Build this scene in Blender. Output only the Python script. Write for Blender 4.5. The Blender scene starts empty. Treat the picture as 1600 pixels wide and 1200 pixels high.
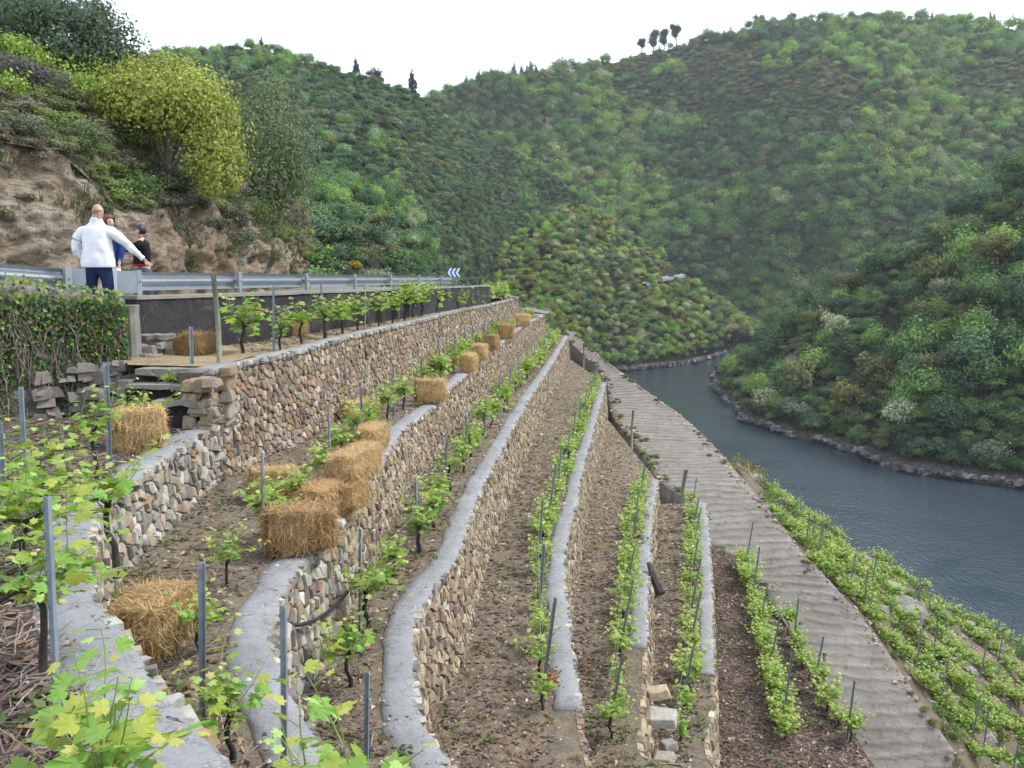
import bpy, math, random
import numpy as np
from mathutils import Vector, Matrix, noise as mnoise

# ------------------------------------------------------------------ camera, sky, sun, exposure
SC = bpy.context.scene
COL = SC.collection
F = 1386.0                     # focal length in photo pixels (1600 wide)
PITCH = math.atan(167.0 / F)   # camera tipped down so that eye level falls at row 433
cam = bpy.data.cameras.new('camera')
cam_o = bpy.data.objects.new('camera', cam)
COL.objects.link(cam_o)
cam.sensor_width = 36.0
cam.lens = F / 1600.0 * 36.0
cam.clip_start = 0.05
cam.clip_end = 6000.0
cam_o.location = (0, 0, 0)
cam_o.rotation_euler = (math.pi / 2 - PITCH, 0, 0)
SC.camera = cam_o

SUN_EL, SUN_AZ = math.radians(52), math.radians(78)   # azimuth measured from the view direction to the right
world = bpy.data.worlds.new('World')
SC.world = world
world.use_nodes = True
wn = world.node_tree
wn.nodes.clear()
w_out = wn.nodes.new('ShaderNodeOutputWorld')
w_sky = wn.nodes.new('ShaderNodeTexSky')
w_sky.sky_type = 'NISHITA'
w_sky.sun_disc = False
w_sky.sun_elevation = SUN_EL
w_sky.sun_rotation = SUN_AZ
w_bg1 = wn.nodes.new('ShaderNodeBackground')
w_bg1.inputs['Strength'].default_value = 0.07
w_bg2 = wn.nodes.new('ShaderNodeBackground')           # the even white cloud layer
w_bg2.inputs['Color'].default_value = (0.90, 0.955, 1.02, 1)
w_bg2.inputs['Strength'].default_value = 1.0
w_add = wn.nodes.new('ShaderNodeAddShader')
wn.links.new(w_sky.outputs[0], w_bg1.inputs['Color'])
wn.links.new(w_bg1.outputs[0], w_add.inputs[0])
wn.links.new(w_bg2.outputs[0], w_add.inputs[1])
wn.links.new(w_add.outputs[0], w_out.inputs['Surface'])
sun = bpy.data.lights.new('sun', 'SUN')
sun.energy = 2.6
sun.angle = math.radians(10)
sun.color = (1.0, 0.965, 0.91)
sun_o = bpy.data.objects.new('sun', sun)
COL.objects.link(sun_o)
_sd = Vector((math.sin(SUN_AZ) * math.cos(SUN_EL), math.cos(SUN_AZ) * math.cos(SUN_EL), math.sin(SUN_EL)))
sun_o.rotation_euler = (-_sd).to_track_quat('-Z', 'Y').to_euler()
sun_o.location = (60, 30, 200)
SC.view_settings.view_transform = 'Standard'
SC.view_settings.look = 'None'
SC.view_settings.exposure = 0.5
SC.view_settings.gamma = 1.0
SC.view_settings.use_curve_mapping = False
SC.render.engine = 'CYCLES'
cy = SC.cycles
cy.use_denoising = True
try:
    cy.denoiser = 'OPENIMAGEDENOISE'
    cy.denoising_input_passes = 'RGB_ALBEDO_NORMAL'
except Exception:
    pass
cy.max_bounces = 6
cy.diffuse_bounces = 3
cy.glossy_bounces = 2
cy.transmission_bounces = 3
cy.volume_bounces = 0
cy.transparent_max_bounces = 4
cy.caustics_reflective = False
cy.caustics_refractive = False

# ------------------------------------------------------------------ reconstruction of places from the photo's geometry
CP, SP = math.cos(PITCH), math.sin(PITCH)
def ray(px, py):
    u, v = (px - 800.0) / F, (600.0 - py) / F
    return (u, CP + v * SP, v * CP - SP)
def PZ(px, py, z):
    r = ray(px, py); t = z / r[2]
    return (r[0] * t, r[1] * t, z)
def PD(px, py, d):
    r = ray(px, py); t = d / r[1]
    return (r[0] * t, d, r[2] * t)
def proj(p):
    x, y, z = p
    c = y * CP - z * SP
    if c < 0.05:
        return (-9999, -9999, -1)
    return (800 + F * x / c, 600 - F * (y * SP + z * CP) / c, c)
def in_frame(p, m=40):
    a = proj(p)
    return a[2] > 0 and -m < a[0] < 1600 + m and -m < a[1] < 1200 + m

# ------------------------------------------------------------------ object helpers
def tag(o, label=None, cat=None, group=None, kind=None):
    if label: o['label'] = label
    if cat: o['category'] = cat
    if group: o['group'] = group
    if kind: o['kind'] = kind
    return o
def empty(name, loc, rz=0.0, label=None, cat=None, group=None, sc=1.0):
    o = bpy.data.objects.new(name, None)
    COL.objects.link(o)
    o.location = loc
    o.rotation_euler = (0, 0, rz)
    o.scale = (sc, sc, sc)
    o.empty_display_size = 0.2
    return tag(o, label, cat, group)
def put(name, me, parent=None, loc=(0, 0, 0), rz=0.0, sc=1.0):
    o = bpy.data.objects.new(name, me)
    COL.objects.link(o)
    o.location = loc
    if rz: o.rotation_euler = (0, 0, rz)
    if sc != 1.0: o.scale = (sc, sc, sc) if not isinstance(sc, tuple) else sc
    if parent: o.parent = parent
    return o
def copy_tree(o, parent=None):
    c = o.copy()
    COL.objects.link(c)
    if parent: c.parent = parent
    for ch in list(o.children):
        copy_tree(ch, c)
    return c

class MB:
    """collects polygons (with an optional colour per vertex and a material slot per face)"""
    def __init__(s):
        s.v, s.f, s.c, s.m = [], [], [], []
    def add(s, V, Fs, col=(1, 1, 1), mi=0):
        b = len(s.v)
        s.v.extend(V)
        s.f.extend([tuple(i + b for i in f) for f in Fs])
        if len(V) and isinstance(col, list):
            s.c.extend(col)
        else:
            s.c.extend([col] * len(V))
        s.m.extend([mi] * len(Fs))
    def box(s, c, d, rz=0.0, col=(1, 1, 1), mi=0, tilt=None, jit=0.0, rnd=None, taper=1.0):
        M = Matrix.Rotation(rz, 3, 'Z')
        if tilt: M = M @ Matrix.Rotation(tilt[0], 3, 'X') @ Matrix.Rotation(tilt[1], 3, 'Y')
        V = []
        for k in (-1, 1):
            for a, b in ((-1, -1), (1, -1), (1, 1), (-1, 1)):
                t = taper if k == 1 else 1.0
                p = Vector((a * d[0] / 2 * t, b * d[1] / 2 * t, k * d[2] / 2))
                if jit: p += Vector((rnd.uniform(-jit, jit), rnd.uniform(-jit, jit), rnd.uniform(-jit, jit)))
                p = M @ p
                V.append((c[0] + p.x, c[1] + p.y, c[2] + p.z))
        s.add(V, [(3, 2, 1, 0), (4, 5, 6, 7), (0, 1, 5, 4), (1, 2, 6, 5), (2, 3, 7, 6), (3, 0, 4, 7)], col, mi)
    def tube(s, pts, rad, n=6, col=(1, 1, 1), mi=0, cap=True):
        pts = [Vector(p) for p in pts]
        if not isinstance(rad, (list, tuple)): rad = [rad] * len(pts)
        V, Fs = [], []
        up = Vector((0, 0, 1))
        for i, p in enumerate(pts):
            t = (pts[min(i + 1, len(pts) - 1)] - pts[max(i - 1, 0)])
            if t.length < 1e-9: t = Vector((0, 0, 1))
            t.normalize()
            a = up if abs(t.z) < 0.9 else Vector((1, 0, 0))
            x = t.cross(a).normalized(); y = x.cross(t)
            for k in range(n):
                th = 2 * math.pi * k / n
                q = p + (x * math.cos(th) + y * math.sin(th)) * rad[i]
                V.append(tuple(q))
        for i in range(len(pts) - 1):
            for k in range(n):
                k2 = (k + 1) % n
                Fs.append((i * n + k, i * n + k2, (i + 1) * n + k2, (i + 1) * n + k))
        if cap:
            Fs.append(tuple(range(n))); Fs.append(tuple((len(pts) - 1) * n + k for k in reversed(range(n))))
        s.add(V, Fs, col, mi)
    def mesh(s, name, mats, smooth=False):
        return make_mesh(name, s.v, s.f, mats, s.c, s.m if any(s.m) else None, smooth)
    def build(s, name, mats, parent=None, loc=(0, 0, 0), smooth=False):
        V = [(p[0] - loc[0], p[1] - loc[1], p[2] - loc[2]) for p in s.v]
        me = make_mesh(name, V, s.f, mats, s.c, s.m if any(s.m) else None, smooth)
        l = loc if parent is None else tuple(Vector(loc) - parent.location)
        return put(name, me, parent, l)

def make_mesh(name, V, Fs, mats, cols=None, mi=None, smooth=False):
    me = bpy.data.meshes.new(name)
    me.from_pydata(V, [], Fs)
    if not isinstance(mats, (list, tuple)): mats = [mats]
    for m in mats: me.materials.append(m)
    if cols:
        at = me.attributes.new('tint', 'FLOAT_COLOR', 'POINT')
        a = np.ones((len(V), 4), dtype=np.float32)
        a[:, :3] = np.array(cols, dtype=np.float32)
        at.data.foreach_set('color', a.ravel())
    if mi: me.polygons.foreach_set('material_index', np.array(mi, dtype=np.int32))
    if smooth: me.polygons.foreach_set('use_smooth', np.ones(len(me.polygons), dtype=bool))
    me.update()
    return me
def np_quads(name, V, quads, mat, tint=None, smooth=False):
    """V (N,3), quads (M,k) numpy"""
    me = bpy.data.meshes.new(name)
    k = quads.shape[1]
    me.vertices.add(len(V)); me.vertices.foreach_set('co', V.astype(np.float32).ravel())
    me.loops.add(quads.size); me.loops.foreach_set('vertex_index', quads.astype(np.int32).ravel())
    me.polygons.add(len(quads))
    me.polygons.foreach_set('loop_start', np.arange(0, quads.size, k, dtype=np.int32))
    for m in (mat if isinstance(mat, (list, tuple)) else [mat]): me.materials.append(m)
    if tint is not None:
        at = me.attributes.new('tint', 'FLOAT_COLOR', 'POINT')
        a = np.ones((len(V), 4), dtype=np.float32); a[:, :3] = tint
        at.data.foreach_set('color', a.ravel())
    if smooth: me.polygons.foreach_set('use_smooth', np.ones(len(quads), dtype=bool))
    me.update(calc_edges=True)
    me.validate()
    return me
def grid_mesh(name, G, mat, smooth=True, tint=None):
    """G (nu,nv,3) numpy array of points"""
    nu, nv = G.shape[:2]
    idx = np.arange(nu * nv).reshape(nu, nv)
    q = np.stack([idx[:-1, :-1], idx[1:, :-1], idx[1:, 1:], idx[:-1, 1:]], -1).reshape(-1, 4)
    return np_quads(name, G.reshape(-1, 3), q, mat, tint, smooth)

# ------------------------------------------------------------------ polylines
def smooth_line(pts, sub=6):
    P = [np.array(p, float) for p in pts]
    P = [2 * P[0] - P[1]] + P + [2 * P[-1] - P[-2]]
    out = []
    for i in range(1, len(P) - 2):
        for k in range(sub):
            t = k / sub
            a, b, c, d = P[i - 1], P[i], P[i + 1], P[i + 2]
            # centripetal-ish: plain cubic with damped tangents
            m1, m2 = (c - a) * 0.5, (d - b) * 0.5
            L = np.linalg.norm(c - b)
            for m in (m1, m2):
                n = np.linalg.norm(m)
                if n > L: m *= L / n
            t2, t3 = t * t, t * t * t
            out.append((2 * t3 - 3 * t2 + 1) * b + (t3 - 2 * t2 + t) * m1 + (-2 * t3 + 3 * t2) * c + (t3 - t2) * m2)
    out.append(P[-2])
    return np.array(out)
class Line:
    def __init__(s, pts, sub=6):
        s.p = smooth_line(pts, sub) if sub else np.array(pts, float)
        seg = np.linalg.norm(np.diff(s.p[:, :2], axis=0), axis=1)
        s.s = np.concatenate([[0], np.cumsum(seg)])
        s.L = s.s[-1]
    def at(s, t):
        return np.array([np.interp(t, s.s, s.p[:, k]) for k in range(s.p.shape[1])]).T
    def tan(s, t, e=0.15):
        a = s.at(np.clip(np.asarray(t) - e, 0, s.L)); b = s.at(np.clip(np.asarray(t) + e, 0, s.L))
        d = (b - a)[..., :2]
        return d / (np.linalg.norm(d, axis=-1, keepdims=True) + 1e-9)
    def nrm(s, t, e=0.15):      # points to the right of travel
        d = s.tan(t, e)
        return np.stack([d[..., 1], -d[..., 0]], -1)
    def resample(s, n):
        return s.at(np.linspace(0, s.L, n))
    def t_of_y(s, y):           # arc length where the line passes depth y (for lines that run away from the viewer)
        k = np.argmin(np.abs(s.p[:, 1] - y)); return s.s[k]

def fnoise(x, y, z=0.0, o=4, H=1.0):
    return mnoise.fractal(Vector((x, y, z)), H, 2.0, o)
ORD = ['zeroth', 'first', 'second', 'third', 'fourth', 'fifth', 'sixth', 'seventh', 'eighth', 'ninth', 'tenth', 'eleventh', 'twelfth', 'thirteenth',
       'fourteenth', 'fifteenth', 'sixteenth', 'seventeenth', 'eighteenth', 'nineteenth']
TENS = {2: 'twent', 3: 'thirt', 4: 'fort', 5: 'fift', 6: 'sixt', 7: 'sevent', 8: 'eight', 9: 'ninet'}
def ordw(n):
    if n < 20: return ORD[n]
    if n % 10 == 0: return TENS[n // 10] + 'ieth'
    return TENS[n // 10] + 'y-' + ORD[n % 10]

# ------------------------------------------------------------------ materials
def new_mat(name):
    m = bpy.data.materials.new(name); m.use_nodes = True
    nt = m.node_tree
    b = nt.nodes['Principled BSDF']
    return m, nt, b
def N(nt, t, **kw):
    n = nt.nodes.new(t)
    for k, v in kw.items():
        if k in n.inputs: n.inputs[k].default_value = v
        else: setattr(n, k, v)
    return n
def coords(nt, kind='Object'):
    return nt.nodes.new('ShaderNodeTexCoord').outputs[kind]
def noise_tex(nt, vec, scale, detail=5, rough=0.6, dist=0.0):
    n = N(nt, 'ShaderNodeTexNoise', Scale=scale, Detail=detail, Roughness=rough, Distortion=dist)
    if vec is not None: nt.links.new(vec, n.inputs['Vector'])
    return n.outputs['Fac']
def ramp(nt, fac, stops):
    r = nt.nodes.new('ShaderNodeValToRGB')
    e = r.color_ramp.elements
    while len(e) < len(stops): e.new(0.5)
    for i, (p, c) in enumerate(stops):
        e[i].position = p
        e[i].color = (c, c, c, 1) if not isinstance(c, (tuple, list)) else (*c, 1)
    nt.links.new(fac, r.inputs['Fac'])
    return r.outputs['Color']
def mix(nt, fac, a, b, mode='MIX'):
    m = nt.nodes.new('ShaderNodeMix'); m.data_type = 'RGBA'; m.blend_type = mode
    for sock, val in ((m.inputs[0], fac), (m.inputs[6], a), (m.inputs[7], b)):
        if hasattr(val, 'is_output'): nt.links.new(val, sock)
        elif isinstance(val, (tuple, list)): sock.default_value = (*val, 1)
        else: sock.default_value = val
    return m.outputs[2]
def bump(nt, b, h, strength=0.4, dist=0.02, prev=None):
    n = N(nt, 'ShaderNodeBump', Strength=strength, Distance=dist)
    nt.links.new(h, n.inputs['Height'])
    if prev is not None: nt.links.new(prev, n.inputs['Normal'])
    if b is not None: nt.links.new(n.outputs[0], b.inputs['Normal'])
    return n.outputs[0]
def attr(nt, name='tint', kind='GEOMETRY'):
    a = nt.nodes.new('ShaderNodeAttribute'); a.attribute_name = name; a.attribute_type = kind
    return a.outputs['Color']
def simple(name, col, rough=0.6, metal=0.0, var=0.15, scale=8.0, bmp=0.0, bscale=40.0, bdist=0.005, tint=False, inst=False, spec=None):
    """colour with a noise variation, optional bump, optional per-vertex tint"""
    m, nt, b = new_mat(name)
    c = coords(nt)
    f = noise_tex(nt, c, scale, 6, 0.65)
    lo = tuple(max(0, x * (1 - var)) for x in col); hi = tuple(min(1, x * (1 + var)) for x in col)
    k = ramp(nt, f, [(0.3, lo), (0.7, hi)])
    if tint: k = mix(nt, 1.0, k, attr(nt), 'MULTIPLY')
    nt.links.new(k, b.inputs['Base Color'])
    b.inputs['Roughness'].default_value = rough
    b.inputs['Metallic'].default_value = metal
    if spec is not None: b.inputs['Specular IOR Level'].default_value = spec
    if bmp: bump(nt, b, noise_tex(nt, c, bscale, 4, 0.6), bmp, bdist)
    return m

M = {}
def leaf_mat(name, trans=0.35, rough=0.55, inst=False, spec=0.3):
    """leaf: colour from the leaf's own tint (times the plant's tint), partly translucent"""
    m, nt, b = new_mat(name)
    k = attr(nt)
    if inst: k = mix(nt, 1.0, k, attr(nt, 'ptint', 'INSTANCER'), 'MULTIPLY')
    nt.links.new(k, b.inputs['Base Color'])
    b.inputs['Roughness'].default_value = rough
    b.inputs['Specular IOR Level'].default_value = spec
    tr = nt.nodes.new('ShaderNodeBsdfTranslucent')
    k2 = mix(nt, 1.0, k, (1.0, 1.05, 0.6), 'MULTIPLY')
    nt.links.new(k2, tr.inputs['Color'])
    ms = nt.nodes.new('ShaderNodeMixShader'); ms.inputs[0].default_value = trans
    nt.links.new(b.outputs[0], ms.inputs[1]); nt.links.new(tr.outputs[0], ms.inputs[2])
    nt.links.new(ms.outputs[0], nt.nodes['Material Output'].inputs['Surface'])
    return m
M['vine_leaf'] = leaf_mat('vine_leaf', 0.4, 0.5)
M['ivy'] = leaf_mat('ivy_leaf', 0.15, 0.5, spec=0.25)
M['foliage'] = leaf_mat('tree_foliage', 0.3, 0.7, inst=True, spec=0.15)
M['bark'] = simple('vine_bark', (0.030, 0.022, 0.018), 0.9, var=0.5, scale=30, bmp=0.8, bscale=60, bdist=0.01)
M['tree_bark'] = simple('tree_bark', (0.09, 0.075, 0.06), 0.9, var=0.4, scale=6, bmp=0.6, bscale=20, bdist=0.03)
M['shoot'] = simple('green_shoot', (0.16, 0.22, 0.05), 0.5, var=0.3)
M['twig'] = simple('twig', (0.20, 0.17, 0.15), 0.85, var=0.4, scale=15, tint=True)
M['chip'] = simple('stone_chip', (1, 1, 1), 0.85, var=0.2, scale=20, tint=True)
M['wood_post'] = simple('weathered_wood', (0.19, 0.20, 0.14), 0.85, var=0.3, scale=12, bmp=0.4, bscale=50)
M['wire'] = simple('galvanised_wire', (0.42, 0.44, 0.46), 0.45, metal=0.6)
M['hose'] = simple('black_rubber', (0.012, 0.013, 0.016), 0.4)
M['straw_core'] = simple('packed_straw', (0.30, 0.19, 0.075), 0.9, var=0.55, scale=35, bmp=1.0, bscale=90, bdist=0.03, tint=True)
M['straw'] = simple('loose_straw', (0.52, 0.36, 0.15), 0.7, var=0.25, scale=20, tint=True)

def m_concrete(name, a, b_, dirt, dirtamt=0.55, tint=False):
    m, nt, b = new_mat(name)
    c = coords(nt)
    f1 = noise_tex(nt, c, 1.3, 8, 0.7)
    f2 = noise_tex(nt, c, 14, 6, 0.7)
    f3 = noise_tex(nt, c, 3.1, 8, 0.75, 0.6)
    k = mix(nt, ramp(nt, f1, [(0.35, 0.0), (0.65, 1.0)]), a, b_)
    k = mix(nt, ramp(nt, f2, [(0.4, 0.0), (0.75, 0.45)]), k, tuple(x * 0.72 for x in a))
    k = mix(nt, ramp(nt, f3, [(dirtamt, 0.0), (dirtamt + 0.13, 0.85)]), k, dirt)
    vo = N(nt, 'ShaderNodeTexVoronoi', Scale=0.9); vo.feature = 'DISTANCE_TO_EDGE'
    wv = N(nt, 'ShaderNodeVectorMath'); wv.operation = 'ADD'
    nz = N(nt, 'ShaderNodeTexNoise', Scale=3.0, Detail=6.0, Roughness=0.7); nt.links.new(c, nz.inputs['Vector'])
    nt.links.new(c, wv.inputs[0]); nt.links.new(nz.outputs['Color'], wv.inputs[1]); nt.links.new(wv.outputs[0], vo.inputs['Vector'])
    k = mix(nt, ramp(nt, vo.outputs['Distance'], [(0.0, 0.7), (0.012, 0.0)]), k, tuple(x * 0.35 for x in dirt))
    f5 = noise_tex(nt, c, 0.8, 6, 0.75, 0.3)
    k = mix(nt, ramp(nt, f5, [(0.55, 0.0), (0.70, 0.35)]), k, (0.11, 0.105, 0.075))
    if tint: k = mix(nt, 1.0, k, attr(nt), 'MULTIPLY')
    nt.links.new(k, b.inputs['Base Color'])
    b.inputs['Roughness'].default_value = 0.9
    b.inputs['Specular IOR Level'].default_value = 0.25
    f6 = noise_tex(nt, c, 45, 5, 0.8)
    k = mix(nt, ramp(nt, f6, [(0.35, 0.45), (0.5, 0.0)]), k, tuple(x * 0.5 for x in a))
    nt.links.new(k, b.inputs['Base Color'])
    nb = bump(nt, None, noise_tex(nt, c, 6, 6, 0.7), 0.6, 0.04)
    bump(nt, b, noise_tex(nt, c, 55, 5, 0.75), 0.7, 0.010, nb)
    return m
M['concrete'] = m_concrete('grey_concrete', (0.215, 0.219, 0.226), (0.298, 0.302, 0.310), (0.15, 0.12, 0.095), 0.58)
M['ramp'] = m_concrete('ribbed_concrete', (0.175, 0.162, 0.148), (0.245, 0.232, 0.218), (0.12, 0.10, 0.062), 0.53, tint=True)
M['road'] = m_concrete('asphalt', (0.16, 0.16, 0.165), (0.21, 0.21, 0.21), (0.25, 0.22, 0.18), 0.62)
M['dark_wall'] = m_concrete('sooty_render_riser_shade', (0.016, 0.015, 0.018), (0.055, 0.05, 0.052), (0.17, 0.15, 0.13), 0.57)
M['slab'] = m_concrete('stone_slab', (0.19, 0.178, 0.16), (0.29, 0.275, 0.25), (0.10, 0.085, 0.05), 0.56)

def m_stone():
    m, nt, b = new_mat('wall_stone')
    c = coords(nt, 'Generated')
    oi = nt.nodes.new('ShaderNodeNewGeometry')
    pos = oi.outputs['Position']
    t = attr(nt)
    f1 = noise_tex(nt, pos, 9, 6, 0.7)
    k = mix(nt, ramp(nt, f1, [(0.3, 0.0), (0.7, 1.0)]), mix(nt, 1.0, t, (0.62, 0.60, 0.58), 'MULTIPLY'), mix(nt, 1.0, t, (1.18, 1.15, 1.1), 'MULTIPLY'))
    f2 = noise_tex(nt, pos, 22, 5, 0.75, 0.8)
    k = mix(nt, ramp(nt, f2, [(0.58, 0.0), (0.72, 0.7)]), k, (0.46, 0.45, 0.42))      # lichen
    f3 = noise_tex(nt, pos, 2.0, 5, 0.7)
    k = mix(nt, ramp(nt, f3, [(0.56, 0.0), (0.75, 0.5)]), k, (0.12, 0.10, 0.085))     # damp patches
    nt.links.new(k, b.inputs['Base Color'])
    b.inputs['Roughness'].default_value = 0.9
    b.inputs['Specular IOR Level'].default_value = 0.2
    nb = bump(nt, None, noise_tex(nt, pos, 16, 5, 0.65), 0.5, 0.03)
    bump(nt, b, noise_tex(nt, pos, 70, 3, 0.6), 0.4, 0.006, nb)
    return m
M['stone'] = m_stone()
M['mortar'] = simple('wall_joint', (0.11, 0.09, 0.07), 0.95, var=0.4, scale=20, bmp=0.6, bscale=40)

def m_soil(name, a, b_, c_, moss, mossamt=0.62, fine=1.0):
    m, nt, b = new_mat(name)
    c = nt.nodes.new('ShaderNodeNewGeometry').outputs['Position']
    f1 = noise_tex(nt, c, 1.1, 8, 0.72)
    f2 = noise_tex(nt, c, 9 * fine, 7, 0.75)
    f3 = noise_tex(nt, c, 0.55, 6, 0.7, 0.4)
    f4 = noise_tex(nt, c, 38 * fine, 4, 0.7)
    k = mix(nt, ramp(nt, f1, [(0.36, 0.0), (0.62, 1.0)]), a, b_)
    k = mix(nt, ramp(nt, f2, [(0.38, 0.0), (0.72, 1.0)]), k, c_)
    k = mix(nt, ramp(nt, f3, [(mossamt, 0.0), (mossamt + 0.1, 0.7)]), k, moss)
    k = mix(nt, ramp(nt, f4, [(0.3, 0.55), (0.5, 0.0)]), k, tuple(x * 0.35 for x in a))
    nt.links.new(k, b.inputs['Base Color'])
    b.inputs['Roughness'].default_value = 0.95
    b.inputs['Specular IOR Level'].default_value = 0.1
    nb = bump(nt, None, noise_tex(nt, c, 7, 6, 0.7), 0.8, 0.08)
    bump(nt, b, noise_tex(nt, c, 45, 4, 0.7), 0.8, 0.02, nb)
    return m
M['soil'] = m_soil('terrace_soil', (0.118, 0.095, 0.076), (0.205, 0.165, 0.108), (0.27, 0.225, 0.165), (0.13, 0.115, 0.045), 0.56)
M['soil_dark'] = m_soil('dark_mulched_soil', (0.065, 0.045, 0.045), (0.11, 0.075, 0.065), (0.17, 0.125, 0.10), (0.10, 0.085, 0.045), 0.66)
M['soil_straw'] = m_soil('strawy_soil', (0.24, 0.18, 0.10), (0.33, 0.26, 0.16), (0.40, 0.33, 0.22), (0.17, 0.15, 0.07), 0.66)
M['hill_soil'] = m_soil('hillside_scrub_soil', (0.04, 0.045, 0.025), (0.07, 0.06, 0.035), (0.06, 0.075, 0.03), (0.09, 0.09, 0.04), 0.6, 0.2)
# ================================================================== TERRACES
def zl(px_list, z):
    return [PZ(x, y, z(y) if callable(z) else z) for x, y in px_list]
zE = lambda y: -7.1 - 0.55 * max(0.0, min(1.0, (880 - y) / 130.0))
LINES = {}
# outer cap edges, near -> far (the first points run on round the gully in front of the viewer)
LINES['L'] = [(4.5, 2.0, -2.1), (1.2, 2.3, -2.1)] + zl([(520, 1330), (390, 1245), (312, 1169), (250, 1090), (219, 1056), (194, 1012), (175, 987), (156, 966),
    (141, 944), (134, 912), (131, 881), (131, 850), (137, 819), (150, 794), (175, 772), (219, 741), (266, 709), (312, 678), (369, 653)], -2.1)
LINES['A'] = zl([(322, 580), (371, 568), (412, 559), (461, 549), (540, 527), (600, 513), (637, 505), (675, 496), (712, 486), (745, 480), (775, 474), (808, 466)], -1.3) + [(-0.2, 60, -1.3), (-3.5, 65, -1.3)]
LINES['B'] = [(5, 3.4, -2.9), (1.6, 3.7, -2.9)] + zl([(760, 1370), (600, 1290), (530, 1220), (494, 1170), (479, 1151), (460, 1125), (441, 1080), (426, 1042), (417, 994), (422, 960),
    (434, 930), (452, 900), (475, 874), (501, 849), (531, 806), (580, 740), (630, 670), (679, 632), (694, 614), (729, 582), (763, 548), (780, 538), (806, 518), (825, 505), (849, 492)], -2.9) + [(2.2, 72.5, -2.9), (-0.5, 77, -2.9)]
LINES['C'] = [(6, 4.9, -4.1), (2.4, 5.2, -4.1)] + zl([(900, 1380), (790, 1310), (720, 1240), (689, 1189), (659, 1144), (647, 1110), (641, 1069), (639, 997), (647, 967), (657, 943),
    (670, 926), (711, 866), (737, 791), (752, 757), (778, 708), (800, 667), (831, 614), (856, 577), (887, 525)], -4.1)
LINES['D'] = [(7, 7.0, -5.6), (3.5, 7.5, -5.6)] + zl([(1000, 1330), (940, 1250), (915, 1180), (905, 1130), (899, 1087), (891, 1031), (885, 975), (881, 937), (878, 907), (880, 859), (888, 820),
    (895, 799), (909, 730), (922, 686), (934, 642), (943, 610), (945, 598)], -5.6)
LINES['E'] = [(8, 10.8, -7.1), (4.2, 11.2, -7.1), (2.7, 12.2, -7.1)] + zl([(1004, 1180), (1003, 1110), (1005, 1060), (1007, 1012), (1008, 960), (1011, 889), (1018, 800), (1026, 750)], zE)
LINES['F'] = [(9, 13.2, -8.6), (5.6, 13.6, -8.6)] + zl([(1118, 1200), (1113, 1087), (1111, 1000), (1109, 900), (1105, 830), (1101, 787)], -8.6)
LINES['G'] = [(10, 15, -10.0), (7, 16, -10.0)] + zl([(1266, 1200), (1236, 1110), (1213, 1030), (1192, 950), (1172, 882)], -10.0)
LINES['H'] = [(11.5, 17.5, -11.3), (9, 18.5, -11.3)] + zl([(1372, 1200), (1330, 1140), (1292, 1085), (1265, 1035), (1243, 990)], -11.3)
LN = {k: Line(v) for k, v in LINES.items()}
ZT = {'A': -1.3, 'L': -2.1, 'B': -2.9, 'C': -4.1, 'D': -5.6, 'E': -7.1, 'F': -8.6, 'G': -10.0, 'H': -11.3}

# the ribbed ramp: matching points along its left and right edge
RAMP = [((881, 515), -4.3), ((892, 535), -4.8), ((945, 592), -6.0), ((957, 650), -7.15), ((1000, 705), -8.0), ((1030, 752), -8.5), ((1078, 790), -9.1),
        ((1112, 870), -10.25), ((1188, 912), -11.0), ((1222, 990), -12.2), ((1275, 1065), -13.2), ((1310, 1140), -14.2), ((1345, 1200), -15.0), ((1390, 1280), -16.0)]
RAMPR = [((898, 519), -4.4), ((922, 545), -4.95), ((1000, 604), -6.15), ((1065, 650), -7.25), ((1118, 700), -8.1), ((1163, 752), -8.6), ((1196, 790), -9.2),
         ((1258, 868), -10.35), ((1300, 912), -11.1), ((1362, 985), -12.3), ((1414, 1060), -13.3), ((1468, 1140), -14.3), ((1508, 1200), -15.1), ((1560, 1280), -16.1)]
RL = Line([PZ(*p, z) for p, z in RAMP])
RR = Line([PZ(*p, z) for p, z in RAMPR])

def loft(A, B, nu, nv, zn=0.03, rise=0.06, seed=0, edge=-0.02):
    """ground between outer line A and inner line B (arrays nu x 3)"""
    G = np.zeros((nu, nv, 3))
    for j in range(nv):
        v = j / (nv - 1)
        G[:, j] = A * (1 - v) + B * v
    for i in range(nu):
        for j in range(nv):
            v = j / (nv - 1)
            x, y, z = G[i, j]
            w = min(1.0, v * 5)
            G[i, j, 2] = z + edge + w * (zn * fnoise(x * 0.9, y * 0.9, seed) + zn * 0.6 * fnoise(x * 3.5, y * 3.5, seed + 5, 3)) + rise * v * v
    return G
def inner_from(key, zc, extra=0.06, t0=0.0, t1=None):
    ln = LN[key]
    t = np.linspace(t0, ln.L if t1 is None else t1, 160)
    p = ln.at(t).copy()
    p[:, :2] -= ln.nrm(t) * extra
    p[:, 2] = zc
    return p
GROUND = {}
def ground(name, key, inner, mat, nu, nv, zc=None, **kw):
    ln = LN[key]
    A = ln.resample(nu)
    B = Line([tuple(p) for p in inner], 0).resample(nu)
    G = loft(A, B, nu, nv, **kw)
    GROUND[key] = G
    o = put(name, grid_mesh(name, G, mat))
    return tag(o, kind='structure')
def bank(pts): return [np.array(p, float) for p in pts]

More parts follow.
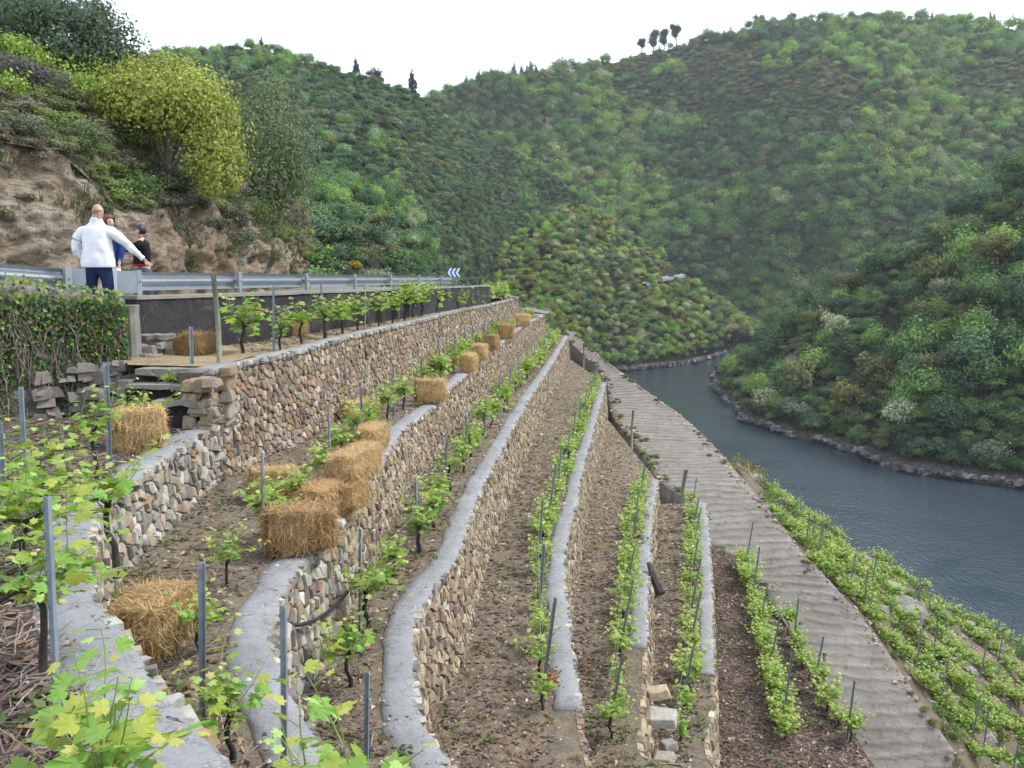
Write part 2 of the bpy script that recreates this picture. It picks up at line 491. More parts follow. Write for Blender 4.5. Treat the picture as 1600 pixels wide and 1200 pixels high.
# upper boundary of the left terrace: beside the viewer, then the ivy wall's foot
IVY = Line([(-9.5, 7.8, -2.1), (-7.6, 11.2, -2.1), (-6.6, 12.7, -2.1), (-5.78, 13.3, -2.1)], 4)
ground('terrace_ground', 'L', bank([(4.5, -3, -2.05), (-2, -3, -2.05), (-6, -1, -2.05), (-9.0, 3, -2.0), (-9.7, 8.0, -2.0), (-7.7, 11.5, -2.0), (-6.0, 13.45, -2.0), (-4.2, 13.5, -2.0)]), M['soil_dark'], 110, 46, seed=1, zn=0.05)
# dark wall behind the top terrace
DW = Line([PZ(213, 560, -1.3), (-5.1, 17.5, -1.3), (-4.35, 22, -1.3), (-3.3, 28.5, -1.3), (-1.9, 38.5, -1.3), (-0.6, 48, -1.3), (-1.2, 56, -1.3), (-4.5, 61, -1.3)], 4)
ground('terrace_ground', 'A', [tuple(p) for p in DW.resample(120)], M['soil_straw'], 190, 16, seed=2)
tj = LN['A'].t_of_y(13.35)
inB = np.concatenate([inner_from('L', -2.9), inner_from('A', -2.9, t0=tj + 0.15)])
ground('terrace_ground', 'B', inB, M['soil'], 330, 22, seed=3)
ground('terrace_ground', 'C', inner_from('B', -4.1), M['soil'], 300, 20, seed=4)
ground('terrace_ground', 'D', inner_from('C', -5.6), M['soil'], 260, 20, seed=5)
pD = inner_from('D', -7.1); pD[:, 2] = [-7.1 - 0.2 * min(1, max(0, (y - 25) / 20)) for y in pD[:, 1]]
ground('terrace_ground', 'E', pD, M['soil'], 200, 22, seed=6)
pE = inner_from('E', -8.6)
ground('terrace_ground', 'F', pE, M['soil'], 150, 22, seed=7)
ground('terrace_ground', 'G', inner_from('F', -10.0), M['soil_dark'], 130, 22, seed=8, zn=0.05)
ground('terrace_ground', 'H', inner_from('G', -11.3), M['soil_dark'], 110, 22, seed=9, zn=0.05)
# rough bank between the lowest soil strip and the ramp
tH = LN['H'].resample(90)
rl = RL.at(np.linspace(RL.t_of_y(30.4), RL.L, 90))[::-1]
Gb = loft(rl, tH, 90, 8, zn=0.08, rise=0, seed=10, edge=-0.12)
tag(put('soil_bank', grid_mesh('soil_bank', Gb, M['soil'])), kind='structure')
tG = np.concatenate([LN['G'].at(np.linspace(LN['G'].L - 4, LN['G'].L, 20)), LN['F'].at([LN['F'].L])])
# soil closing the strips' far ends against the ramp
def end_fill(name, pts, zbot=1.6):
    mb = MB(); n = len(pts)
    V = [tuple(p) for p in pts] + [(p[0] + 0.1, p[1] + 0.4, p[2] - zbot) for p in pts]
    mb.add(V, [(i, i + 1, n + i + 1, n + i) for i in range(n - 1)])
    tag(mb.build(name, M['soil']), kind='structure')
for k in 'CDEFGH':
    G = GROUND[k]; end_fill('soil_bank', [G[-1, j] for j in range(G.shape[1])], 3.0)

# ---- ribbed concrete ramp (one thick slab of ground, ribs every half metre)
nL = 900
a_ = RL.resample(nL); b_ = RR.resample(nL)
nw = 13
G = np.zeros((nL, nw + 2, 3)); RT = np.ones((nL, nw + 2, 3)) * .8
rr = random.Random(3)
s_acc = np.concatenate([[0], np.cumsum(np.linalg.norm(np.diff(a_, axis=0), axis=1))])
rib_h = [rr.uniform(0.012, 0.05) for _ in range(400)]
rib_o = [rr.uniform(-0.12, 0.12) for _ in range(400)]
rib_k = [rr.uniform(-0.25, 0.25) for _ in range(400)]
for i in range(nL):
    for j in range(nw):
        v = j / (nw - 1)
        p = a_[i] * (1 - v) + b_[i] * v
        wob = 0.20 * fnoise(p[0] * 0.7, p[1] * 0.7, 2) + 0.07 * fnoise(p[0] * 3, p[1] * 3, 7)
        u = (s_acc[i] + wob + 0.35 * (v - 0.5)) / 0.46
        k = int(u) % 400; fr = u - int(u) + rib_o[k] * 0.5 + rib_k[k] * (v - 0.5)
        d_ = (fr - 0.5)
        h = rib_h[k] * math.exp(-(d_ / (0.16 if d_ < 0 else 0.05)) ** 2) * (0.5 + 0.8 * abs(fnoise(p[0] * 1.3, p[1] * 1.3, 9)) * 2)
        G[i, j + 1] = p + np.array([0, 0, h + 0.02 * fnoise(p[0] * 1.2, p[1] * 1.2, 4)])
        dirt = math.exp(-((d_ - 0.17) / 0.13) ** 2) * (0.55 + 0.5 * fnoise(p[0] * 0.9, p[1] * 0.9, 14)) + 0.25 * max(0, fnoise(p[0] * .35, p[1] * .35, 21))
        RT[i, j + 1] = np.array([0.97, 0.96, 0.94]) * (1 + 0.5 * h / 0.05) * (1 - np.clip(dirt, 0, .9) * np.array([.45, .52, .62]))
    G[i, 0] = G[i, 1] + np.array([-0.02, 0, -1.4])
    G[i, -1] = G[i, -2] + np.array([0.35, 0.1, -0.75])
tag(put('ramp_path', grid_mesh('ramp_path', G, M['ramp'], True, RT.reshape(-1, 3))), kind='structure')

# ---- dry stone walls
PAL = [((0.28, 0.215, 0.15), 9), ((0.34, 0.285, 0.22), 7), ((0.23, 0.205, 0.18), 6), ((0.27, 0.17, 0.105), 3), ((0.17, 0.125, 0.115), 3), ((0.42, 0.38, 0.32), 3), ((0.20, 0.155, 0.11), 6)]
PAL_GREY = [((0.35, 0.34, 0.30), 8), ((0.27, 0.26, 0.23), 7), ((0.44, 0.43, 0.39), 5), ((0.19, 0.175, 0.16), 5), ((0.38, 0.32, 0.24), 4), ((0.22, 0.17, 0.19), 1), ((0.33, 0.24, 0.15), 2)]
PAL_TAN = [((0.31, 0.25, 0.175), 8), ((0.36, 0.305, 0.23), 7), ((0.23, 0.185, 0.145), 6), ((0.27, 0.20, 0.13), 4), ((0.44, 0.39, 0.31), 3), ((0.17, 0.135, 0.11), 4)]
def pick(pal, r):
    t = r.uniform(0, sum(w for _, w in pal))
    for c, w in pal:
        t -= w
        if t <= 0: break
    k = r.uniform(0.8, 1.2)
    return (c[0] * k, c[1] * k * r.uniform(0.96, 1.04), c[2] * k * r.uniform(0.9, 1.08))
def clip_cell(poly, ax, ay, bx, by):
    """keep the part of poly nearer to a than b"""
    mx, my, nx, ny = (ax + bx) / 2, (ay + by) / 2, bx - ax, by - ay
    out = []
    n = len(poly)
    for i in range(n):
        p, q = poly[i], poly[(i + 1) % n]
        dp = (p[0] - mx) * nx + (p[1] - my) * ny; dq = (q[0] - mx) * nx + (q[1] - my) * ny
        if dp <= 0: out.append(p)
        if (dp < 0 < dq) or (dq < 0 < dp):
            t = dp / (dp - dq)
            out.append((p[0] + (q[0] - p[0]) * t, p[1] + (q[1] - p[1]) * t))
    return out
def voronoi(L, H, a, b, r, drop=0.12, lean=0.0):
    """irregular stones filling a strip L x H; a, b = mean stone width and height"""
    nx, ny = max(2, int(L / a)), max(2, int(round(H / b)))
    a, b = L / nx, H / ny
    S = {}
    for i in range(-1, nx + 1):
        for j in range(-1, ny + 1):
            if 0 <= i < nx and 0 <= j < ny and r.random() < drop: continue
            S[(i, j)] = ((i + 0.5 + (0.5 if j % 2 else 0) * 0.9 + r.uniform(-0.38, 0.38)) * a, (j + 0.5 + r.uniform(-0.36, 0.36)) * b)
    cells = []
    for (i, j), (x, y) in S.items():
        if not (0 <= i < nx and 0 <= j < ny): continue
        poly = [(max(0, x - 2 * a), max(0, y - 2 * b)), (min(L, x + 2 * a), max(0, y - 2 * b)), (min(L, x + 2 * a), min(H, y + 2 * b)), (max(0, x - 2 * a), min(H, y + 2 * b))]
        for di in (-2, -1, 0, 1, 2):
            for dj in (-2, -1, 0, 1, 2):
                if di == 0 and dj == 0: continue
                q = S.get((i + di, j + dj))
                if q:
                    poly = clip_cell(poly, x, y, q[0], q[1])
                    if len(poly) < 3: break
            if len(poly) < 3: break
        if len(poly) >= 3:
            cells.append(poly)
    return cells
def stone_geo(poly, fr, r, prot, gap):
    """a rounded stone over a cell; fr(s,h,out)->xyz"""
    cx = sum(p[0] for p in poly) / len(poly); cy = sum(p[1] for p in poly) / len(poly)
    # drop very short edges
    q = []
    for p in poly:
        if not q or math.hypot(p[0] - q[-1][0], p[1] - q[-1][1]) > 0.02: q.append(p)
    if len(q) < 3: return None
    rings = []
    ex = r.uniform(0.7, 1.3)
    ph = r.uniform(0, 6.28); tl = r.uniform(0, 0.45) * prot
    for sc, out in ((1.0, -0.03), (0.96, prot * 0.55 * ex), (0.80, prot * ex)):
        ring = []
        for p in q:
            dx, dy = p[0] - cx, p[1] - cy
            L = math.hypot(dx, dy) + 1e-6
            k = max(0.2, (L - gap) / L) * sc
            ring.append((cx + dx * k, cy + dy * k, out + (tl * (dx * math.cos(ph) + dy * math.sin(ph)) / L if out > 0 else 0)))
        rings.append(ring)
    n = len(q)
    V = [fr(*p) for ring in rings for p in ring]
    V.append(fr(cx + r.uniform(-0.01, 0.01), cy + r.uniform(-0.01, 0.01), prot * ex * r.uniform(1.0, 1.25)))
    Fs = []
    for a in range(2):
        for i in range(n):
            i2 = (i + 1) % n
            Fs.append((a * n + i, a * n + i2, (a + 1) * n + i2, (a + 1) * n + i))
    for i in range(n):
        Fs.append((2 * n + i, 2 * n + (i + 1) % n, 3 * n))
    return V, Fs
WALLS = {}
def stone_wall(key, label, zbase, t0, t1, a, b, pal, batter=0.10, prot=0.05, gap=0.008, cap_w=0.29, cap=True, cap_t=None, nmax=300, seed=1, drop=0.1, pal2=None, near2=0):
    ln = LN[key]; r = random.Random(seed)
    L = t1 - t0
    zb = zbase if callable(zbase) else (lambda y: zbase)
    ts = np.linspace(0, ln.L, 1200); P_ = ln.at(ts); N_ = ln.nrm(ts, 0.25)
    def fr(s, h, out):
        t = t0 + s
        k = min(1198, max(0, t / ln.L * 1199)); i = int(k); f = k - i
        p = P_[i] * (1 - f) + P_[i + 1] * f
        n = N_[i] * (1 - f) + N_[i + 1] * f
        top = p[2]; bot = zb(p[1]) - 0.08
        z = bot + (top - bot) * (h / Hn)
        o = batter * (top - z) + out
        return (p[0] + n[0] * o, p[1] + n[1] * o, z)
    mid = ln.at(t0 + L / 2)
    Hn = float(mid[2] - zb(mid[1]) + 0.08)
    loc = (float(mid[0]), float(mid[1]), float(zb(mid[1])))
    root = empty('stone_wall', loc, 0, label, 'stone wall', 'dry stone terrace walls'); root['kind'] = 'thing'
    # body behind the stones
    ns = max(8, int(L / 0.25)); mb = MB(); V = []
    for i in range(ns + 1):
        s = L * i / ns
        V += [fr(s, 0, 0.0), fr(s, Hn * 0.985, 0.0), fr(s, Hn * 0.985, -0.42), fr(s, 0, -0.42)]
    Fs = []
    for i in range(ns):
        for k in range(4):
            k2 = (k + 1) % 4
            Fs.append((i * 4 + k, (i + 1) * 4 + k, (i + 1) * 4 + k2, i * 4 + k2))
    Fs.append((0, 1, 2, 3)); Fs.append((ns * 4 + 3, ns * 4 + 2, ns * 4 + 1, ns * 4))
    mb.add(V, Fs); mb.build('wall_core', M['mortar'], root, loc)
    # stones
    st = []
    for poly in voronoi(L, Hn, a, b, r, drop):
        cx = sum(p[0] for p in poly) / len(poly)
        y_ = float(ln.at(t0 + cx)[1])
        g = stone_geo(poly, fr, r, prot * r.uniform(0.5, 1.5), gap * r.uniform(0.7, 2.0))
        if not g: continue
        c = np.mean(np.array(g[0]), axis=0)
        pj = proj(c)
        ar = sum(poly[i][0] * poly[(i + 1) % len(poly)][1] - poly[(i + 1) % len(poly)][0] * poly[i][1] for i in range(len(poly))) / 2
        vis = in_frame(c, 0)
        pl = pal2 if (pal2 and y_ < near2 + r.uniform(-1.5, 1.5)) else pal
        st.append((abs(ar) / pj[2] ** 2 if vis and pj[2] > 0 else 0, g, pick(pl, r), c))
    st.sort(key=lambda q: -q[0])
    rest = MB()
    for i, (w, (V, Fs), colr, c) in enumerate(st):
        if i < nmax and w > 0:
            m_ = MB(); m_.add(V, Fs, colr); m_.build('stone', M['stone'], root, tuple(c))
        else:
            rest.add(V, Fs, colr)
    if rest.v:
        tag(rest.build('far_stones', M['stone'], root, loc), kind='stuff')
    # concrete cap
    if cap:
        c0, c1 = cap_t if cap_t else (t0, t1)
        nc = max(6, int((c1 - c0) / 0.16)); tt = np.linspace(c0, c1, nc)
        P1 = ln.at(tt); Nn = ln.nrm(tt, 0.3); V = []
        prof = [(0.045, -0.07), (0.05, 0.0), (0.02, 0.025), (-0.10, 0.033), (-0.20, 0.03), (-cap_w, 0.012), (-cap_w - 0.03, -0.06)]
        npf = len(prof)
        for i in range(nc):
            for j, (o, z) in enumerate(prof):
                jo = (0.075 * fnoise(P1[i, 0] * 1.6, P1[i, 1] * 1.6, 3) + 0.03 * fnoise(P1[i, 0] * 7, P1[i, 1] * 7, 3) if j >= 5 else 0.028 * fnoise(P1[i, 0] * 6, P1[i, 1] * 6, 1.5) if j <= 2 else 0)
                jz = 0.012 * fnoise(P1[i, 0] * 1.7, P1[i, 1] * 1.7, 8 + j)
                V.append((P1[i, 0] + Nn[i, 0] * (o + jo), P1[i, 1] + Nn[i, 1] * (o + jo), P1[i, 2] + z + jz))
        Fs = [(i * npf + j, (i + 1) * npf + j, (i + 1) * npf + j + 1, i * npf + j + 1) for i in range(nc - 1) for j in range(npf - 1)]
        Fs.append(tuple(range(npf))); Fs.append(tuple(reversed([(nc - 1) * npf + j for j in range(npf)])))
        cb = MB(); cb.add(V, Fs); cb.build('coping', M['concrete'], root, loc, smooth=True)
        # rim stones that show beside the cap
        rim = MB(); t = c0
        while t < c1:
            p = ln.at(t); n = ln.nrm(t)
            if in_frame(p, 60):
                dd = max(1.0, proj(p)[2])
                w = r.uniform(0.07, 0.17)
                rim.box((p[0] + n[0] * 0.035, p[1] + n[1] * 0.02, p[2] - 0.015), (w, r.uniform(0.06, 0.13), r.uniform(0.04, 0.07)), math.atan2(n[0], -n[1]) + r.uniform(-0.25, 0.25), pick(PAL_GREY, r), jit=0.02, rnd=r, taper=0.85)
                t += w * (1.1 + 1.2 * r.random() ** 2)
            else: t += 0.5
        if rim.v: tag(rim.build('rim_stones', M['stone'], root, loc), kind='stuff')
    WALLS[key] = (root, fr, t0, t1, Hn)
    return root
lnL, lnA, lnB, lnC, lnD, lnE, lnF = (LN[k] for k in 'LABCDEF')
stone_wall('A', 'long straight stone wall under the top terrace, below the guardrail', -2.88, 0.0, lnA.L, 0.125, 0.11, PAL, seed=11, prot=0.034, drop=.2, cap_w=0.28, cap_t=(0.05, lnA.L))
stone_wall('L', 'curved grey stone wall bulging round the straw bale in the lower left', -2.95, 0.0, lnL.L - 0.02, 0.135, 0.12, PAL_GREY, seed=12, prot=0.045, drop=.2, cap_w=0.33)
stone_wall('B', 'stone wall carrying the row of straw bales on its cap', -4.1, 0.0, lnB.L, 0.115, 0.135, PAL_TAN, seed=13, prot=.038, drop=.2, cap_w=0.29, pal2=PAL_GREY, near2=10)
stone_wall('C', 'tan stone wall with a blue chalk mark on its cap, next below the bales', -5.6, 0.0, lnC.L, 0.105, 0.165, PAL_TAN, seed=14, prot=.036, cap_w=0.29, drop=0.15)
zDb = lambda y: -7.1 - 0.2 * min(1, max(0, (y - 25) / 20))
stone_wall('D', 'stone wall in the middle whose pale cap ends in rough white stones', zDb, 0.0, lnD.L, 0.11, 0.17, PAL_TAN, seed=15, prot=.036, drop=.15, cap_w=0.29, cap_t=(lnD.t_of_y(11.0), lnD.L))
stone_wall('E', 'low stone wall with an old dark timber leaning on it', -8.6, 0.0, lnE.L, 0.2, 0.24, PAL_TAN, seed=16, cap_w=0.29, cap_t=(lnE.t_of_y(16.5), lnE.L))
stone_wall('F', 'lowest capped stone wall, beside the dark mulched strip', -10.0, 0.0, lnF.L, 0.22, 0.26, PAL_TAN, seed=17, cap_w=0.27, cap_t=(lnF.t_of_y(18.4), lnF.L))
# ================================================================== HILLS, RIVER, WOODS
ZR = -60.0
def cr_axis(P, n):
    """Catmull-Rom interpolation of P (m, ..., 3) along axis 0 to n samples"""
    m = P.shape[0]
    t = np.linspace(0, m - 1 - 1e-6, n); i = t.astype(int); f = (t - i).reshape(-1, *([1] * (P.ndim - 1)))
    Pe = np.concatenate([2 * P[:1] - P[1:2], P, 2 * P[-1:] - P[-2:-1]])
    a, b, c, d = Pe[i], Pe[i + 1], Pe[i + 2], Pe[i + 3]
    return 0.5 * ((2 * b) + (c - a) * f + (2 * a - 5 * b + 4 * c - d) * f * f + (3 * b - a - 3 * c + d) * f ** 3)
def sheet(ctrl, nu, nv, amp, freq, seed, fade=0.15):
    """ctrl: rows (base -> crest) of 3D points; displaced with fractal noise"""
    P = np.array(ctrl, float)
    G = cr_axis(P, nv)                     # along rows (base->crest)
    G = np.swapaxes(cr_axis(np.swapaxes(G, 0, 1), nu), 0, 1)
    for j in range(nv):
        v = j / (nv - 1)
        w = min(1.0, v / fade) * min(1.0, (1 - v) / fade * 0.8 + 0.2)
        for i in range(nu):
            x, y, z = G[j, i]
            G[j, i, 2] += amp * w * (fnoise(x * freq, y * freq, seed) + 0.35 * fnoise(x * freq * 4, y * freq * 4, seed + 3, 3))
    return G
def rows(*r):
    """each row: list of (px,py,depth)"""
    return [[PD(*q) for q in row] for row in r]
def m_hill(name, a, b_, c_, rock, zrock=None, sc=1.0):
    m, nt, b = new_mat(name)
    pos = nt.nodes.new('ShaderNodeNewGeometry').outputs['Position']
    f1 = noise_tex(nt, pos, 0.03 * sc, 7, 0.7); f2 = noise_tex(nt, pos, 0.2 * sc, 6, 0.75)
    k = mix(nt, ramp(nt, f1, [(0.4, 0.0), (0.6, 1.0)]), a, b_)
    k = mix(nt, ramp(nt, f2, [(0.45, 0.0), (0.65, 1.0)]), k, c_)
    if zrock is not None:
        sx = nt.nodes.new('ShaderNodeSeparateXYZ'); nt.links.new(pos, sx.inputs[0])
        mr = N(nt, 'ShaderNodeMapRange'); mr.inputs['From Min'].default_value = zrock; mr.inputs['From Max'].default_value = zrock + 1.5
        nt.links.new(sx.outputs['Z'], mr.inputs['Value'])
        f3 = noise_tex(nt, pos, 0.9, 6, 0.8)
        rk = mix(nt, ramp(nt, f3, [(0.4, 0.0), (0.62, 1.0)]), tuple(x * 0.45 for x in rock), rock)
        k = mix(nt, mr.outputs[0], rk, k)
    nt.links.new(k, b.inputs['Base Color'])
    b.inputs['Roughness'].default_value = 1.0
    b.inputs['Specular IOR Level'].default_value = 0.05
    bump(nt, b, noise_tex(nt, pos, 0.35, 6, 0.8), 1.0, 1.5)
    return m
M['hill_l'] = m_hill('heath_slope', (0.028, 0.034, 0.022), (0.045, 0.042, 0.032), (0.032, 0.042, 0.024), (0.2, 0.18, 0.16))  # slope grounds coloured extra dark, painting shade into the gaps between crowns
M['hill_f'] = m_hill('far_heath_slope', (0.040, 0.048, 0.030), (0.060, 0.050, 0.042), (0.046, 0.058, 0.032), (0.2, 0.18, 0.16), None, 0.5)
M['hill_b'] = m_hill('wooded_bank', (0.024, 0.030, 0.018), (0.036, 0.034, 0.024), (0.028, 0.036, 0.018), (0.15, 0.135, 0.125), ZR + 2.5)

# left hill behind the road
LH = sheet(rows(
    [(0, 470, 95), (150, 470, 100), (310, 465, 110), (450, 460, 118), (560, 462, 125), (640, 470, 190), (720, 490, 420), (800, 510, 640), (880, 520, 760), (960, 530, 820), (1010, 530, 860)],
    [(0, 380, 170), (150, 380, 170), (310, 380, 180), (450, 370, 185), (560, 372, 200), (640, 385, 260), (720, 395, 440), (800, 410, 660), (880, 430, 780), (960, 450, 830), (1010, 455, 870)],
    [(0, 260, 290), (150, 260, 290), (310, 255, 300), (430, 250, 310), (540, 255, 330), (625, 268, 380), (710, 300, 490), (785, 330, 680), (860, 365, 790), (940, 410, 840), (1000, 432, 875)],
    [(0, 150, 370), (140, 145, 370), (270, 140, 380), (400, 140, 400), (500, 160, 420), (590, 180, 450), (680, 220, 540), (760, 260, 690), (840, 310, 795), (920, 360, 850), (990, 405, 880)],
    [(0, 95, 400), (130, 98, 400), (240, 88, 430), (320, 84, 450), (405, 78, 480), (480, 100, 500), (570, 122, 530), (650, 152, 590), (730, 207, 710), (850, 268, 805), (985, 372, 890)],
), 120, 80, 6.0, 0.012, 11)
tag(put('hills', grid_mesh('left_hill', LH, M['hill_l'])), kind='structure')
# far slope across the bend of the river
FH = sheet(rows(
    [(560, 560, 800), (700, 560, 820), (860, 560, 850), (1000, 556, 870), (1090, 552, 870), (1200, 548, 850), (1300, 548, 820), (1420, 560, 780), (1540, 580, 740), (1660, 590, 720), (1800, 600, 700)],
    [(560, 440, 840), (700, 440, 860), (860, 440, 880), (1000, 430, 890), (1090, 425, 880), (1200, 425, 870), (1300, 430, 850), (1420, 440, 810), (1540, 450, 780), (1660, 455, 760), (1800, 460, 740)],
    [(560, 320, 880), (700, 315, 900), (850, 310, 930), (980, 305, 960), (1090, 300, 950), (1200, 300, 900), (1310, 300, 870), (1420, 305, 850), (1540, 310, 840), (1660, 310, 830), (1800, 310, 810)],
    [(560, 225, 930), (690, 220, 960), (830, 205, 1000), (960, 190, 1040), (1080, 175, 1050), (1190, 160, 1000), (1310, 160, 960), (1420, 160, 950), (1540, 165, 950), (1660, 170, 930), (1800, 190, 900)],
    [(560, 200, 960), (668, 158, 990), (745, 128, 1020), (850, 118, 1060), (960, 98, 1100), (1080, 70, 1130), (1190, 42, 1130), (1310, 30, 1130), (1440, 30, 1120), (1560, 40, 1100), (1760, 90, 1050)],
), 140, 90, 11.0, 0.007, 23)
tag(put('hills', grid_mesh('far_hill', FH, M['hill_f'])), kind='structure')
# spur that carries the road on round the next bend
def wz(px, py, dz=0.0):
    p = PZ(px, py, ZR); return (p[0], p[1], ZR + dz)
MS0 = [wz(760, 590), wz(850, 585), wz(930, 581), wz(975, 580), wz(1020, 576), wz(1060, 571), wz(1100, 563), wz(1140, 550), wz(1185, 538), wz(1230, 532)]
MSm = [(p[0], p[1] - 12, ZR - 8) for p in MS0]
MS1 = [(p[0] - .5, p[1] + 3.5, ZR + 4.5) for p in MS0]
MS = sheet([MSm, MS0, MS1] + rows(
    [(740, 545, 500), (830, 540, 520), (905, 535, 545), (965, 530, 580), (1020, 525, 600), (1070, 520, 625), (1120, 515, 655), (1155, 520, 700), (1195, 520, 780), (1235, 520, 850)],
    [(705, 520, 520), (795, 485, 540), (890, 462, 560), (955, 458, 590), (1015, 452, 620), (1060, 445, 650), (1100, 455, 690), (1140, 485, 730), (1190, 510, 800), (1240, 515, 870)],
    [(685, 490, 545), (775, 440, 570), (862, 402, 590), (938, 390, 620), (990, 400, 655), (1032, 420, 690), (1070, 440, 720), (1120, 475, 760), (1185, 505, 820), (1245, 512, 890)],
    [(670, 470, 580), (755, 410, 605), (842, 345, 635), (915, 328, 660), (980, 362, 695), (1030, 405, 730), (1072, 436, 760), (1125, 478, 790), (1190, 508, 840), (1250, 514, 910)],
    [(680, 500, 640), (765, 440, 670), (848, 375, 690), (925, 360, 720), (985, 390, 750), (1035, 425, 780), (1078, 450, 810), (1135, 490, 840), (1200, 520, 890), (1255, 525, 960)],
), 110, 70, 5.0, 0.018, 31, fade=0.3)
for j in range(MS.shape[0]):
    for i in range(MS.shape[1]):
        x, y, z = MS[j, i]; MS[j, i, 1] += 6.0 * fnoise(x * .04, y * .02, 3) + 2.5 * fnoise(x * .15, y * .1, 9)
tag(put('hills', grid_mesh('spur_hill', MS, M['hill_b'])), kind='structure')
# wooded right bank
RB0 = [wz(1122, 583), wz(1124, 600), wz(1128, 615), wz(1150, 636), wz(1182, 662), wz(1240, 684), wz(1295, 695), wz(1350, 715), wz(1420, 738), wz(1500, 750), wz(1600, 762), wz(1720, 778), wz(1900, 800)]
RBm = [(p[0] - 8, p[1] - 10, ZR - 8) for p in RB0]
RB1 = [(p[0] + 2.2, p[1] + 2.2, ZR + 3.6) for p in RB0]
CR = [(1165, 558, 640), (1200, 532, 625), (1240, 503, 600), (1300, 458, 565), (1365, 418, 530), (1425, 385, 500), (1480, 360, 475), (1540, 325, 450), (1605, 285, 420), (1680, 245, 395), (1770, 205, 370), (1880, 160, 350), (2030, 100, 330)]
RBc = []
for p, (cx_, cy_, cd_) in zip(RB0, CR): RBc.append(PD(cx_, cy_, p[1] + 0.66 * (cd_ - p[1])))
def rb_row(t):
    out = []
    for p, q in zip(RB1, RBc):
        e = t ** 0.82
        out.append((p[0] + (q[0] - p[0]) * t, p[1] + (q[1] - p[1]) * t, p[2] + (q[2] - p[2]) * e))
    return out
RB = sheet([RBm, RB0, RB1] + [rb_row(t) for t in (.12, .3, .52, .76, 1.0)] + [[(p[0] + 60, p[1] + 60, p[2] - 12) for p in RBc]], 240, 90, 3.5, 0.02, 47, fade=0.35)
for j in range(RB.shape[0]):
    for i in range(RB.shape[1]):
        x, y, z = RB[j, i]; RB[j, i, 0] += 4.5 * fnoise(x * .035, y * .035, 3) + 2.2 * fnoise(x * .16, y * .16, 9); RB[j, i, 1] += 3.0 * fnoise(x * .05, y * .05, 17)
tag(put('hills', grid_mesh('wooded_bank', RB, M['hill_b'])), kind='structure')

# river
def m_water():
    m, nt, b = new_mat('river_water')
    pos = nt.nodes.new('ShaderNodeNewGeometry').outputs['Position']
    b.inputs['Base Color'].default_value = (0.034, 0.049, 0.062, 1)
    b.inputs['Roughness'].default_value = 0.08
    b.inputs['IOR'].default_value = 1.33
    mp = N(nt, 'ShaderNodeMapping'); mp.inputs['Scale'].default_value = (1.0, 0.55, 1.0)
    nt.links.new(pos, mp.inputs['Vector'])
    f1 = noise_tex(nt, mp.outputs[0], 0.9, 4, 0.6)
    f2 = noise_tex(nt, pos, 0.012, 4, 0.6, 0.8)
    mu = N(nt, 'ShaderNodeMath'); mu.operation = 'MULTIPLY'
    r = ramp(nt, f2, [(0.38, 0.12), (0.58, 1.0)])
    nt.links.new(f1, mu.inputs[0]); nt.links.new(r, mu.inputs[1])
    bump(nt, b, mu.outputs[0], 1.0, 0.42)
    return m
M['water'] = m_water()
mb = MB()
mb.add([(-700, 30, ZR), (900, 30, ZR), (900, 1420, ZR), (-700, 1420, ZR)], [(0, 1, 2, 3)])
tag(mb.build('river_water', M['water']), kind='structure')
mb = MB()
mb.add([(-950, -230, ZR - 7), (1250, -230, ZR - 7), (1250, 1430, ZR - 7), (-950, 1430, ZR - 7)], [(0, 1, 2, 3)])
tag(mb.build('ground', M['hill_soil']), kind='structure')

# the hillside the vineyard is cut into (under and beyond the terraces, down to the river)
lat0_d = [-40, 2, 5, 7, 10, 15, 20, 30, 45, 60, 68, 76, 85, 100, 130, 200]
lat0_x = [9, 6, 3, 0.6, -1.2, -0.75, -0.3, 0.8, 2.4, 3.6, 2.6, -2, -9, -22, -50, -110]
nu, nv = 110, 100
G = np.zeros((nu, nv, 3))
for i in range(nu):
    d = -40 + 240 * (i / (nu - 1)) ** 1.3
    l0 = np.interp(d, lat0_d, lat0_x)
    for j in range(nv):
        o = -45 + 185 * (j / (nv - 1))
        z = -4.1 - 0.93 * o - 2.3
        z = min(z, -3.6)
        if o > 14: z -= 0.18 * (o - 14)
        z = max(z, ZR - 6) + 0.5 * fnoise((l0 + o) * 0.15, d * 0.15, 3)
        if d > 60: z -= (d - 60) * 0.12
        G[i, j] = (l0 + o, d, z)
tag(put('hillside_terrain', grid_mesh('hillside_terrain', G, M['hill_soil'])), kind='structure')

